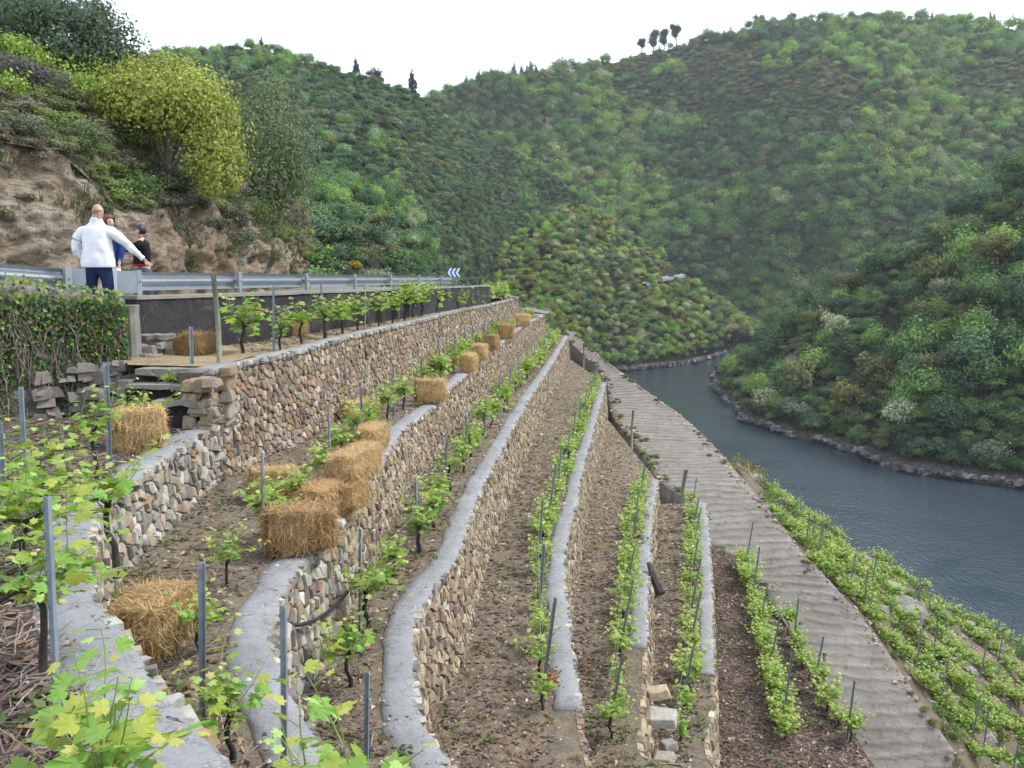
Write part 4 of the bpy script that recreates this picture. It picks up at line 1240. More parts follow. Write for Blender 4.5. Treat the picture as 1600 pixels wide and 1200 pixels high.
# dark rendered wall along the road
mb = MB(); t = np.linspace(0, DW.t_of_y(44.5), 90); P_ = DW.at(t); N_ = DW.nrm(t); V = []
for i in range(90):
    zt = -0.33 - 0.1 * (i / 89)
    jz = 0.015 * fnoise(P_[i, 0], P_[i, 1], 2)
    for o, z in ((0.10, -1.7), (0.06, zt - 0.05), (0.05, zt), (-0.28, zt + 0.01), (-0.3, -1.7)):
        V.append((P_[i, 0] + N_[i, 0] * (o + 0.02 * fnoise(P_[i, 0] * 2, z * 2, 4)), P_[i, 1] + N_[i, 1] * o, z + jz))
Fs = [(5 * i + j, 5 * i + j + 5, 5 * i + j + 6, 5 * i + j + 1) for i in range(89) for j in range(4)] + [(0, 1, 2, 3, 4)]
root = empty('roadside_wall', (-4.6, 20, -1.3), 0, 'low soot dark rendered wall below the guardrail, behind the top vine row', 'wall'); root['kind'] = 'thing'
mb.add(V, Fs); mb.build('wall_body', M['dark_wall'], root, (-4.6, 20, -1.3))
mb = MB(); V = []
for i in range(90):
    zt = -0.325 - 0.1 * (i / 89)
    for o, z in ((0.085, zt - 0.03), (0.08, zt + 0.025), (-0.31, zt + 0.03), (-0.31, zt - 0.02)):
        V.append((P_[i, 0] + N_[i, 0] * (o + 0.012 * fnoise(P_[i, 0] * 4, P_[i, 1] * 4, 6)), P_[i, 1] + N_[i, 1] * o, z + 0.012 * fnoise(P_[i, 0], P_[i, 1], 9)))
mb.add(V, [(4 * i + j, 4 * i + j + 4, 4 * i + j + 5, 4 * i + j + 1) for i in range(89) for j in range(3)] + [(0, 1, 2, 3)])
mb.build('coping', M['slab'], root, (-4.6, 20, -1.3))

# ---- guardrail
M['galv'] = simple('galvanised_steel', (0.36, 0.39, 0.42), 0.42, metal=0.75, var=0.12, scale=5)
M['galv_post'] = simple('dull_galvanised_post', (0.25, 0.29, 0.32), 0.6, metal=0.35, var=0.15, scale=4)
PROF = [(0.0, 0.155), (0.035, 0.150), (0.078, 0.118), (0.082, 0.095), (0.078, 0.072), (0.012, 0.030), (0.005, 0.0), (0.012, -0.030), (0.078, -0.072), (0.082, -0.095), (0.078, -0.118), (0.035, -0.150), (0.0, -0.155)]
def rail(name, label, pts, post_ds, end_at):
    p0 = pts[0]
    root = empty(name, (p0[0], p0[1], ZRD), 0, label, 'guardrail', 'steel guardrails along the road')
    ln = Line(pts, 0)
    cuts = [0.0] + [ln.t_of_y(d) if False else float(np.interp(d, ln.p[:, 1], ln.s)) for d in post_ds if pts[0][1] + 1 < d < pts[-1][1] - 0.5] + [ln.L]
    for a, b in zip(cuts[:-1], cuts[1:]):
        mb = MB(); V = []; n = 3
        for k in range(n):
            t_ = a + (b + 0.12 - a) * k / (n - 1); p = ln.at(min(t_, ln.L)); q = ln.nrm(min(max(t_, .2), ln.L - .2))
            for o, z in PROF: V.append((p[0] - q[0] * 0 + q[0] * (0.10 - o) * 1, p[1] + q[1] * (0.10 - o), p[2] - 0.155 + z))
        m_ = len(PROF)
        Fs = [(k * m_ + j, (k + 1) * m_ + j, (k + 1) * m_ + j + 1, k * m_ + j + 1) for k in range(n - 1) for j in range(m_ - 1)]
        mb.add(V, Fs); mb.build('beam', M['galv'], root, tuple(ln.at((a + b) / 2)))
    for d in post_ds:
        t_ = float(np.interp(d, ln.p[:, 1], ln.s)); p = ln.at(t_); q = ln.nrm(t_, 1.0)
        mb = MB(); rz = math.atan2(q[1], q[0])
        c = (p[0] + q[0] * 0.20, p[1] + q[1] * 0.20)
        mb.box((c[0], c[1], p[2] - 0.42), (0.008, 0.13, 0.9), rz)
        for s in (-1, 1):
            dx, dy = -q[1] * 0.062 * s, q[0] * 0.062 * s
            mb.box((c[0] + dx - q[0] * 0.028, c[1] + dy - q[1] * 0.028, p[2] - 0.42), (0.048, 0.006, 0.9), rz)
        po = mb.build('post', M['galv_post'], root, (c[0], c[1], p[2] - 0.8))
        mb = MB(); mb.tube([(c[0] - q[0] * .02, c[1] - q[1] * .02, p[2] - .155), (c[0] + q[0] * .03, c[1] + q[1] * .03, p[2] - .155)], 0.014, 6)
        o = mb.build('bolt', M['galv_post'], po, (0, 0, 0)); o.location = (-po.location.x - root.location.x, -po.location.y - root.location.y, -po.location.z - root.location.z)
    e = ln.at(end_at * ln.L); q = ln.nrm(min(max(end_at * ln.L, .3), ln.L - .3), .3)
    mb = MB(); mb.box((e[0] + q[0] * 0.14, e[1] + q[1] * 0.14 , e[2] - 0.165), (0.022, 0.30, 0.36), math.atan2(q[1], q[0]) - 0.75)
    mb.build('end_plate', M['galv_post'], root, tuple(e))
    return root
rp = [(rail_lat(d), d, 0.085 - 0.0015 * (d - 14.8)) for d in np.arange(14.55, 39.6, 1.0)]
rail('guardrail', 'long steel guardrail above the dark wall, running away to the chevron sign', rp, [14.8, 18.5, 22.2, 25.9, 29.6, 33.3, 37.0], 0.0)
rp2 = [PD(-260, 398, 11.2), PD(-120, 404, 12.0), PD(0, 412, 13.0), PD(60, 417, 13.6), PD(105, 421, 14.2)]
rail('guardrail', 'short steel guardrail at the left edge, behind the ivy wall', rp2, [12.0, 14.0], 1.0)
# far guardrail stubs between the posts
# ---- chevron sign
p = PD(708, 440, 40.0)
root = empty('chevron_sign', (p[0], 40.0, -1.0), 0, 'blue and white chevron sign standing at the far end of the guardrail', 'road sign')
root.rotation_euler = (0, 0, math.radians(6))
M['sign_blue'] = simple('sign_blue', (0.012, 0.085, 0.34), 0.4, var=0.05)
M['sign_white'] = simple('sign_white', (0.78, 0.80, 0.82), 0.4, var=0.04)
mb = MB(); mb.box((0, 0.0, 1.20), (0.56, 0.03, 0.40)); put('panel', mb.mesh('panel', M['sign_blue']), root)
for k, x0 in enumerate((-0.245, -0.065, 0.115)):
    mb = MB(); w = 0.095; a = 0.115
    V = []
    for y in (-0.024, -0.016):
        V += [(x0, y, 1.20), (x0 + a, y, 1.39), (x0 + a + w, y, 1.39), (x0 + w, y, 1.20), (x0 + a + w, y, 1.01), (x0 + a, y, 1.01)]
    mb.add(V, [(0, 3, 2, 1), (0, 5, 4, 3), (6, 7, 8, 9), (6, 9, 10, 11), (0, 1, 7, 6), (1, 2, 8, 7), (2, 3, 9, 8), (3, 4, 10, 9), (4, 5, 11, 10), (5, 0, 6, 11)])
    put('chevron', mb.mesh('chevron', M['sign_white']), root)
for x in (-0.14, 0.14):
    mb = MB(); mb.tube([(x, 0.04, 0.0), (x, 0.04, 1.36)], 0.024, 8); put('pole', mb.mesh('pole', M['galv_post']), root)

# ---- ivy wall
root = empty('ivy_wall', (-7.2, 12.0, -2.1), 0, 'ivy covered old stone wall at the left edge', 'wall'); root['kind'] = 'thing'
L0 = tuple(root.location)
t = np.linspace(0, IVY.L, 60); P_ = IVY.at(t); N_ = IVY.nrm(t, .4)
IVT = Line([PD(-260, 405, 7.9), PD(-80, 415, 10.2), PD(0, 430, 11.2), PD(60, 436, 11.9), PD(120, 445, 12.6), PD(172, 466, 13.25)], 4)
topz = np.interp(P_[:, 1], IVT.p[:, 1], IVT.p[:, 2])
Gw = np.zeros((60, 26, 3))
for i in range(60):
    for j in range(26):
        v = j / 25
        x, y = P_[i, 0], P_[i, 1]; z = -2.2 + (topz[i] + 2.2) * min(1, v * 1.12)
        o = (0.10 * (1 - v) + 0.10 * fnoise(x * 1.7, y * 1.7, z * 1.7) + 0.05 * fnoise(x * 5, z * 5, y * 5)) if v < .9 else -0.9 * (v - .89) / .11
        Gw[i, j] = (x + N_[i, 0] * o, y + N_[i, 1] * o, z)
me = grid_mesh('wall_body', Gw - np.array(L0), simple('old_wall_stone', (0.16, 0.145, 0.13), 0.95, var=0.6, scale=3, bmp=1.0, bscale=9, bdist=0.08))
put('wall_body', me, root)
# boulders of the wall that show below the ivy
rv = random.Random(31)
def on_ivy(s, z):
    p = IVY.at(s); n = IVY.nrm(s, .4)
    return p, n
for k in range(40):
    s = IVY.L * (0.80 + 0.20 * rv.random()); z = -2.05 + 0.8 * rv.random() ** 1.1
    p, n = on_ivy(s, z)
    mb = MB(); w = rv.uniform(0.12, 0.28); h = w * rv.uniform(.4, .8); g = rv.uniform(.8, 1.2)
    mb.box((0, 0, 0), (w, 0.22, h), math.atan2(n[1], n[0]) + math.pi / 2 + rv.uniform(-.2, .2), (0.19 * g, 0.175 * g, 0.16 * g), tilt=(rv.uniform(-.1, .1), rv.uniform(-.15, .15)), jit=w * .13, rnd=rv, taper=.8)
    put('stone', mb.mesh('stone', M['stone']), root, (p[0] + n[0] * .12 - L0[0], p[1] + n[1] * .12 - L0[1], z - L0[2]))
# ivy leaves and hanging stems
rn = np.random.default_rng(4)
n = 20000
s_ = rn.random(n) * IVY.L; P1 = IVY.at(s_); N1 = IVY.nrm(s_, .4)
tz = np.interp(P1[:, 1], IVT.p[:, 1], IVT.p[:, 2])
low = np.where(P1[:, 0] > -6.4, -1.45, -2.05)
fz = rn.random(n) ** 0.8
z = tz + 0.06 - fz * (tz - low)
dens = np.array([0.5 + 1.2 * fnoise(P1[i, 0] * 1.1 + P1[i, 1] * 0.7, z[i] * 1.1, 3) for i in range(n)])
keep = (rn.random(n) < 0.8 + 0.7 * dens - 0.65 * fz ** 2) | (fz < 0.12)
s_, P1, N1, z, fz, tz = s_[keep], P1[keep], N1[keep], z[keep], fz[keep], tz[keep]
n = len(z)
off = rn.uniform(0.03, 0.20, n) * (1.1 - 0.6 * fz) + np.where(fz < 0.1, -rn.random(n) * 0.5, 0)
C = np.stack([P1[:, 0] + N1[:, 0] * off, P1[:, 1] + N1[:, 1] * off, z + np.where(fz < .1, rn.random(n) * .07, 0)], 1)
nr = np.stack([N1[:, 0], N1[:, 1], np.full(n, 0.45)], 1) + rn.normal(size=(n, 3)) * 0.5; nr /= np.linalg.norm(nr, axis=1, keepdims=True)
a = np.cross(nr, rn.normal(size=(n, 3))); a /= np.linalg.norm(a, axis=1, keepdims=True); b = np.cross(nr, a)
L = rn.uniform(0.035, 0.075, (n, 1))
V = np.stack([C - a * L * .55, C + b * L * .5 - a * L * .15, C + a * L * .6, C - b * L * .5 - a * L * .15], 1).reshape(-1, 3)
tc = np.stack([rn.uniform(.035, .085, n), rn.uniform(.075, .15, n), rn.uniform(.02, .04, n)], 1)
yel = rn.random(n) < (0.10 + 0.35 * (fz < .15)); tc[yel] = np.stack([rn.uniform(.16, .24, yel.sum()), rn.uniform(.22, .30, yel.sum()), rn.uniform(.03, .06, yel.sum())], 1)
br = rn.random(n) < 0.12 * (fz > .2); tc[br] = (0.13, 0.07, 0.04)
tag(put('ivy', np_quads('ivy', V - np.array(L0), np.arange(4 * n).reshape(-1, 4), M['ivy'], np.repeat(tc, 4, 0)), root), kind='stuff')
mb = MB()
for k in range(420):
    s0 = rv.random() * IVY.L; p = IVY.at(s0)
    zt = float(np.interp(p[1], IVT.p[:, 1], IVT.p[:, 2])); z0 = zt - rv.random() * 1.2; ln_ = rv.uniform(.25, .9)
    pts = []; sx = rv.uniform(-.5, .5)
    for q in range(5):
        s1 = min(max(0, s0 + sx * ln_ * q / 4 + rv.uniform(-.03, .03)), IVY.L - .01); pp = IVY.at(s1); nn = IVY.nrm(s1, .4); o = 0.10 + rv.uniform(0, .08)
        pts.append((pp[0] + nn[0] * o, pp[1] + nn[1] * o, max(-2.05, z0 - ln_ * q / 4)))
    c = rv.uniform(.5, 1.3)
    mb.tube(pts, [rv.uniform(.004, .009)] * 5, 4, (c, c * .95, c * .9), cap=False)
tag(mb.build('ivy_stems', M['twig'], root, L0), kind='stuff')

# ---- concrete gatepost at the ivy wall's end and the stone steps
root = empty('gate_pillar', (-5.75, 13.55, -2.0), 0, 'rough grey concrete pillar ending the ivy wall beside the steps', 'pillar'); root['kind'] = 'thing'
mb = MB(); rq = random.Random(8)
V = []; nz = 14
for k in range(nz):
    z = -2.1 + 1.68 * k / (nz - 1); w = 0.15 + (0.14 * max(0, 1 - (k / (nz - 1)) * 1.6)) + 0.012 * rq.uniform(-1, 1)
    for q in range(10):
        th = 2 * math.pi * q / 10; rr_ = w * (1 + 0.09 * fnoise(math.cos(th) * 1.5, math.sin(th) * 1.5, z * 3))
        V.append((-5.78 + rr_ * math.cos(th) * 0.75, 13.5 + rr_ * math.sin(th), z))
mb.add(V, [(k * 10 + q, k * 10 + (q + 1) % 10, (k + 1) * 10 + (q + 1) % 10, (k + 1) * 10 + q) for k in range(nz - 1) for q in range(10)] + [tuple((nz - 1) * 10 + q for q in range(10))])
mb.build('pillar_shaft', M['slab'], root, tuple(root.location), smooth=False)

root = empty('stone_steps', (-4.9, 12.6, -2.1), 0, 'rough stone steps climbing from the left terrace to the gap in the guardrail', 'steps'); root['kind'] = 'thing'
RS0 = tuple(root.location)
def slab(name, px0, px1, py, d, th, dep, seed, zt=None, mat='slab', jit=0.02):
    r = random.Random(seed)
    a = PD(px0, py, d); b = PD(px1, py, d); z = a[2]
    mb = MB(); w = b[0] - a[0]; V = []; nx = 7
    # slab with a broken front edge
    for i in range(nx):
        x = a[0] + w * i / (nx - 1)
        f = r.uniform(-jit, jit) * 1.6
        V += [(x, d + f, z - th + r.uniform(-jit, jit)), (x, d + f * 1.3, z + r.uniform(-jit, jit) * .5), (x, d + dep, z + r.uniform(-jit, jit) * .5), (x, d + dep, z - th)]
    Fs = [(4 * i + j, 4 * i + 4 + j, 4 * i + 4 + (j + 1) % 4, 4 * i + (j + 1) % 4) for i in range(nx - 1) for j in range(4)] + [(0, 1, 2, 3), tuple(4 * (nx - 1) + j for j in (3, 2, 1, 0))]
    mb.add(V, Fs, (0.33, 0.31, 0.27))
    mb.build(name, M[mat], root, (a[0] + w / 2, d, z))
slab('tread', 212, 338, 577, 12.55, 0.09, 0.55, 1)
slab('tread', 192, 300, 602, 12.2, 0.06, 0.5, 2)
slab('tread', 236, 306, 627, 11.95, 0.07, 0.4, 3)
slab('tread', 202, 258, 524, 14.0, 0.07, 0.45, 4)
slab('tread', 190, 226, 496, 14.6, 0.14, 0.4, 5)
slab('tread', 192, 224, 511, 14.55, 0.15, 0.4, 6)
slab('riser', 205, 258, 531, 14.05, 0.35, 0.4, 7, mat='slab')
slab('riser', 214, 332, 584, 12.75, 0.35, 0.4, 8, mat='dark_wall')  # near-black colour puts the shadow under the treads into these risers
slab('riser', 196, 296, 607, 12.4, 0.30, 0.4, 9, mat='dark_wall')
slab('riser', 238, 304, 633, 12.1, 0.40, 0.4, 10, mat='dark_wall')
# rough blocks beside the steps
def block(px, py, d, w, h, dp, seed, c=(0.33, 0.29, 0.23), par=None, name='stone', jit=.12):
    r = random.Random(seed); p = PD(px, py, d)
    bm = MB(); bm.box((0, 0, 0), (w, dp, h), r.uniform(-.15, .15), c, jit=min(w, h) * jit * 1.7, rnd=r, taper=.8)
    me = bm.mesh(name, M['stone'])
    l = tuple(Vector(p) - (par.location if par else Vector((0, 0, 0))))
    o = put(name, me, par, l)
    md = o.modifiers.new('round', 'BEVEL'); md.width = min(w, h) * .16; md.segments = 2
    return o
wa = WALLS['A'][0]
for k, (px, py, w, h) in enumerate([(349, 596, .28, .2), (337, 628, .40, .24), (316, 606, .26, .15), (327, 643, .42, .18), (355, 618, .2, .16), (352, 641, .26, .2), (312, 592, .22, .1), (318, 622, .24, .14), (344, 655, .4, .14), (357, 580, .2, .12), (335, 588, .2, .1), (305, 634, .2, .14)]):
    c = (0.28, 0.245, 0.20) if k % 3 else (0.26, 0.20, 0.13)
    block(px, py, 12.72, w, h, .4, 50 + k, c, wa)
for k, (px, py, w, h, d) in enumerate([(218, 543, .3, .16, 13.8), (238, 548, .26, .2, 13.8), (226, 556, .34, .14, 13.6), (243, 560, .24, .16, 13.6), (200, 545, .2, .2, 13.7), (196, 572, .3, .25, 13.2), (182, 585, .4, .26, 13.2), (184, 560, .34, .2, 13.3), (176, 606, .44, .22, 13.0), (182, 628, .4, .2, 12.9), (166, 640, .4, .2, 12.8), (160, 590, .34, .26, 13.0), (150, 615, .4, .24, 12.8), (200, 605, .36, .3, 12.9), (204, 635, .36, .3, 12.8), (252, 540, .16, .12, 13.9), (247, 578, .3, .05, 13.0)]):
    block(px, py, d, w * .75, h * .75, .35, 80 + k, (0.20, 0.185, 0.165), root)
for k in range(24):
    r = random.Random(500 + k); px = r.uniform(296, 332); py = r.uniform(592, 668)
    block(px, py, 12.12, r.uniform(.12, .24), r.uniform(.09, .16), .3, 520 + k, r.choice([(.26, .225, .18), (.21, .185, .155), (.25, .19, .12)]), wa)
# soil landing between the steps and the top terrace
mb = MB()
V = [PD(200, 570, 12.9), PD(338, 573, 12.75), (-4.1, 14.2, -1.24), (-5.0, 15.6, -1.2), (-6.0, 15.0, -1.15), (-5.9, 13.4, -1.2)]
mb.add(V, [tuple(range(6))]); tag(mb.build('terrace_ground', M['soil_straw']), kind='structure')

# ------------------------------------------------------------------ vegetation of the cutting
def big_crown(name, label, cat, base_p, ells, ncl, per, leaf, seed, col, trunks, sig=.16, low=-.6, group=None, up=.35):
    """ells in metres relative to base"""
    r = np.random.default_rng(seed)
    V, Q, t = leaf_cloud(ells, ncl, per, leaf, r, sig=sig, low=low, up=up, shell=(.5, 1.0))
    root = empty(name, base_p, 0, label, cat, group)
    c = put('crown', np_quads('crown', V, Q, M['foliage'], t), root); c['ptint'] = col
    if trunks:
        mb = MB()
        for pts, rad in trunks: mb.tube(pts, rad, 6)
        put('trunk', mb.mesh('trunk', M['tree_bark'], True), root)
    return root
def ell_px(base_p, px, py, d, rx, ry, dz=1.0):
    p = PD(px, py, d); k = d / F
    return (p[0] - base_p[0], p[1] - base_p[1], p[2] - base_p[2], rx * k, rx * k * dz, ry * k)
def branches(r, ells, n, base=(0, 0, 0), r0=.08):
    out = []
    for k in range(n):
        e = ells[r.randrange(len(ells))]
        tip = Vector((e[0] + r.uniform(-.6, .6) * e[3], e[1] + r.uniform(-.6, .6) * e[4], e[2] + r.uniform(0, .8) * e[5]))
        b = Vector(base); m1 = b.lerp(tip, .4) + Vector((r.uniform(-.15, .15), r.uniform(-.15, .15), .25))
        out.append(([tuple(b - Vector((0, 0, .3))), tuple(m1), tuple(tip)], [r0, r0 * .55, r0 * .15]))
    return out
rt_ = random.Random(12)
b0 = PD(262, 250, 29.5)
E = [ell_px(b0, 262, 165, 30, 92, 62), ell_px(b0, 210, 165, 29.5, 50, 48), ell_px(b0, 315, 200, 30, 58, 62), ell_px(b0, 340, 255, 29.5, 42, 42), ell_px(b0, 250, 135, 30.5, 62, 40), ell_px(b0, 345, 290, 29.2, 26, 22), ell_px(b0, 185, 150, 29.6, 28, 30)]
big_crown('yellow_green_tree', 'rounded yellow green tree leaning out over the rock cutting', 'tree', b0, E, 640, 38, 0.12, 1, (0.31, 0.345, 0.082), branches(rt_, E, 12), sig=.10)
b0 = PD(430, 360, 42)
E = [ell_px(b0, 405, 215, 42, 60, 60), ell_px(b0, 430, 260, 42, 50, 60), ell_px(b0, 395, 300, 41, 42, 60), ell_px(b0, 420, 160, 43, 34, 34), ell_px(b0, 455, 285, 42, 26, 36), ell_px(b0, 395, 345, 40.5, 32, 32)]
big_crown('grey_green_broom', 'tall feathery grey green bush behind the yellow green tree', 'bush', b0, E, 520, 34, 0.13, 2, (0.15, 0.19, 0.105), branches(rt_, E, 14, r0=.06), sig=.16, up=.1)
b0 = PD(115, 125, 35)
E = [ell_px(b0, 100, 50, 35, 78, 48), ell_px(b0, 60, 30, 35.5, 60, 40), ell_px(b0, 165, 75, 34.5, 44, 42), ell_px(b0, 120, 85, 34, 60, 32), ell_px(b0, 190, 90, 34, 24, 24), ell_px(b0, 20, 40, 37, 50, 45), ell_px(b0, 130, 20, 36, 40, 26)]
big_crown('evergreen_oak', 'large dark green tree at the upper left corner above the cutting', 'tree', b0, E, 420, 36, 0.16, 3, (0.095, 0.135, 0.090), branches(rt_, E, 10, r0=.14), sig=.14)
b0 = PD(15, 70, 42)
E = [ell_px(b0, 15, 20, 42, 45, 40), ell_px(b0, -60, 10, 42, 70, 60)]
big_crown('bare_tree', 'half bare greyish tree in the upper left corner', 'tree', b0, E, 90, 16, 0.10, 4, (0.20, 0.20, 0.19), branches(rt_, E, 26, r0=.07), sig=.2)
# smaller bushes on the cutting
def on_px(Gs, px, py):
    best, bp = 1e9, None
    for G_ in Gs:
        for j in range(0, G_.shape[0]):
            for i in range(0, G_.shape[1]):
                a = proj(G_[j, i]); e = (a[0] - px) ** 2 + (a[1] - py) ** 2
                if e < best: best, bp = e, G_[j, i]
    return bp
BUSH = [(400, 335, 55, 45, (.05, .085, .035), 'dark green gorse bush with yellow flowers below the feathery bush', 'gorse_bush'), (365, 322, 26, 34, (.06, .10, .05), 'small round blue green bush at the foot of the dark gorse', 'bush'),
        (385, 375, 46, 30, (.09, .11, .065), 'grey green bush hanging over the rock edge on the right of the cutting', 'bush'), (345, 352, 34, 18, (.11, .12, .075), 'low sage coloured bush on the rock shelf', 'bush'),
        (425, 400, 30, 24, (.12, .12, .075), 'dry tufted bush at the right end of the rock face', 'bush'), (445, 415, 22, 18, (.10, .11, .05), 'small olive bush at the foot of the rock face', 'bush'),
        (270, 235, 26, 24, (.22, .25, .22), 'silvery leaved shrub in the dark gap under the yellow green tree', 'shrub'), (250, 275, 60, 30, (.085, .10, .06), 'low dull green bush under the yellow green tree', 'bush'),
        (290, 290, 36, 26, (.07, .085, .05), 'dark bush at the edge of the rock below the yellow green tree', 'bush'), (195, 215, 60, 32, (.12, .165, .06), 'grassy green bush left of the yellow green tree', 'bush'),
        (60, 125, 60, 34, (.09, .085, .09), 'purplish grey heather clump at the upper left', 'heather'), (20, 110, 46, 34, (.09, .085, .09), 'purplish grey heather clump touching the left picture edge', 'heather'),
        (205, 290, 50, 26, (.10, .17, .06), 'bright grass tussock hanging over the rock behind the people', 'tussock'), (120, 215, 60, 30, (.10, .125, .07), 'dull green scrub patch above the rock netting', 'scrub'), (30, 200, 60, 30, (.09, .105, .075), 'grey green scrub patch at the left edge above the rock', 'scrub')]
for k, (px, py, w, h, c, lab, nm) in enumerate(BUSH):
    p = on_px([CLIFF[::2, ::2], SLOPE[::2, ::2]], px, py + h * .5); d = p[1]; kk = d / F
    E = [(rt_.uniform(-.4, .4) * w * kk, rt_.uniform(-.2, .2) * w * kk, h * kk * rt_.uniform(.3, .7), w * kk * rt_.uniform(.4, .6), w * kk * .4, h * kk * rt_.uniform(.35, .55)) for _ in range(4)]
    o = big_crown(nm, lab, 'bush', tuple(p), E, 60, 22, 0.085, 40 + k, tuple(q * 1.35 for q in c), None, sig=.2, up=.3)
    o.children[0].name = 'foliage'
    if 'gorse' in nm:
        r_ = np.random.default_rng(9); V, Q, t = leaf_cloud(E, 30, 7, .07, r_, sig=.12)
        f = put('blossom', np_quads('blossom', V, Q, M['foliage'], t), o); f['ptint'] = (.50, .40, .03)
# bright young vines along the top of the slope
for k, (px, py) in enumerate([(15, 70), (42, 62), (60, 85), (85, 95), (95, 120), (30, 92), (78, 70), (110, 135), (125, 118), (140, 140), (150, 125), (22, 150), (118, 152), (8, 45)]):
    p = on_px([SLOPE[::2, ::2]], px, py + 8); kk = p[1] / F
    E = [(rt_.uniform(-.25, .25), rt_.uniform(-.2, .2), rt_.uniform(.3, .7), .3, .3, .3) for _ in range(3)]
    o = big_crown('hillside_vine', 'bright green vine, %s from the left on the slope above the rock cutting' % ordw(1 + [q[0] for q in sorted([(15, 70), (42, 62), (60, 85), (85, 95), (95, 120), (30, 92), (78, 70), (110, 135), (125, 118), (140, 140), (150, 125), (22, 150), (118, 152), (8, 45)])].index(px)), 'vine', tuple(p), E, 22, 14, 0.12, 70 + k, (.24, .34, .07), [([(0, 0, -.2), (.02, 0, .5)], [.03, .02])], group='vines on the slope above the cutting', sig=.25)
# grass on the slope
def tufts(name, G_, n, r, hgt, cols, w=.012, m=30, keepf=None):
    V, T = [], []
    nv_, nu_ = G_.shape[:2]; c = 0
    while c < n:
        j, i = r.randrange(nv_ - 1), r.randrange(nu_ - 1); u, v = r.random(), r.random()
        p = G_[j, i] * (1 - u) * (1 - v) + G_[j, i + 1] * u * (1 - v) + G_[j + 1, i + 1] * u * v + G_[j + 1, i] * (1 - u) * v
        c += 1
        if not in_frame(p, m): continue
        if keepf and not keepf(p): continue
        cc = r.choice(cols); q = r.uniform(.7, 1.3)
        for _ in range(5):
            th = r.uniform(0, 6.28); h = hgt * r.uniform(.5, 1.3); lean = r.uniform(.3, 1.2) * h; ww = w * r.uniform(.7, 1.5)
            dx, dy = math.cos(th), math.sin(th); ox, oy = r.uniform(-.06, .06), r.uniform(-.06, .06)
            V += [(p[0] + ox - dy * ww, p[1] + oy + dx * ww, p[2] - .02), (p[0] + ox + dy * ww, p[1] + oy - dx * ww, p[2] - .02), (p[0] + ox + dx * lean + dy * ww * .3, p[1] + oy + dy * lean - dx * ww * .3, p[2] + h), (p[0] + ox + dx * lean - dy * ww * .3, p[1] + oy + dy * lean + dx * ww * .3, p[2] + h)]
            T += [(cc[0] * q, cc[1] * q, cc[2] * q)] * 4
    V = np.array(V); return tag(put(name, np_quads(name, V, np.arange(len(V)).reshape(-1, 4), M['vine_leaf'], np.array(T))), kind='stuff')
tufts('grass', SLOPE, 7000, random.Random(3), .12, [(.11, .15, .05), (.15, .16, .07), (.09, .10, .06), (.12, .18, .05), (.16, .14, .10)], .02)
tufts('grass', CLIFF[30:], 1500, random.Random(4), .22, [(.11, .15, .05), (.18, .15, .09), (.10, .12, .05)], .018, keepf=lambda p: fnoise(p[0] * .6, p[2] * .8, p[1] * .5) > .12)
tag(None or put('road_litter', bpy.data.meshes.new('road_litter')), kind='stuff') if False else None
wd = []; rw = random.Random(66)
for k in range(1700):
    j, i = rw.randrange(SLOPE.shape[0] - 1), rw.randrange(SLOPE.shape[1] - 1); p = SLOPE[j, i] + (SLOPE[j + 1, i + 1] - SLOPE[j, i]) * rw.random()
    if not in_frame(p, 40): continue
    h = rw.uniform(.12, .5); n_ = fnoise(p[0] * .5, p[1] * .5, p[2] * .5)
    c = (.21, .27, .10) if n_ > .15 else (.21, .22, .13) if n_ > -.2 else (.20, .18, .15)
    wd.append(((p[0], p[1], p[2] - .05), 'shrub', (h * rw.uniform(1.2, 2.2), h * rw.uniform(1.2, 2.2), h), colj(c, rw, .3)))
for k in range(120):
    j, i = rw.randrange(20, CLIFF.shape[0] - 1), rw.randrange(CLIFF.shape[1] - 1); p = CLIFF[j, i]
    if fnoise(p[0] * .5, p[1] * .5, p[2] * .7 + 4) < .08: continue
    h = rw.uniform(.15, .45); wd.append(((p[0], p[1], p[2] - .05), 'shrub', (h * 1.6, h * 1.6, h), colj(rw.choice([(.13, .17, .07), (.17, .15, .10)]), rw, .3)))
scatter_stuff('slope_scrub', wd, ['shrub'])
# rock-fall netting draped over the upper rock
wires = MB()
G_ = np.concatenate([CLIFF[26::3, :105], SLOPE[2:26:3, :105] if SLOPE.shape[1] >= 105 else SLOPE[2:26:3]], 0)
def netwire(pts, rad):
    pts = [tuple(np.array(p) + np.array([.06, -.12, .05])) for p in pts]
    wires.tube(pts, rad, 3, (.5, .5, .55), cap=False)
for i in range(0, G_.shape[1], 2): netwire(G_[:, i], .005)
for j in range(G_.shape[0]): netwire(G_[j, ::2], .0045)
o = wires.build('rock_netting', simple('dull_wire', (.10, .10, .115), .7, metal=.3))
tag(o, 'thin dark wire netting draped over the upper part of the rock cutting', 'netting')

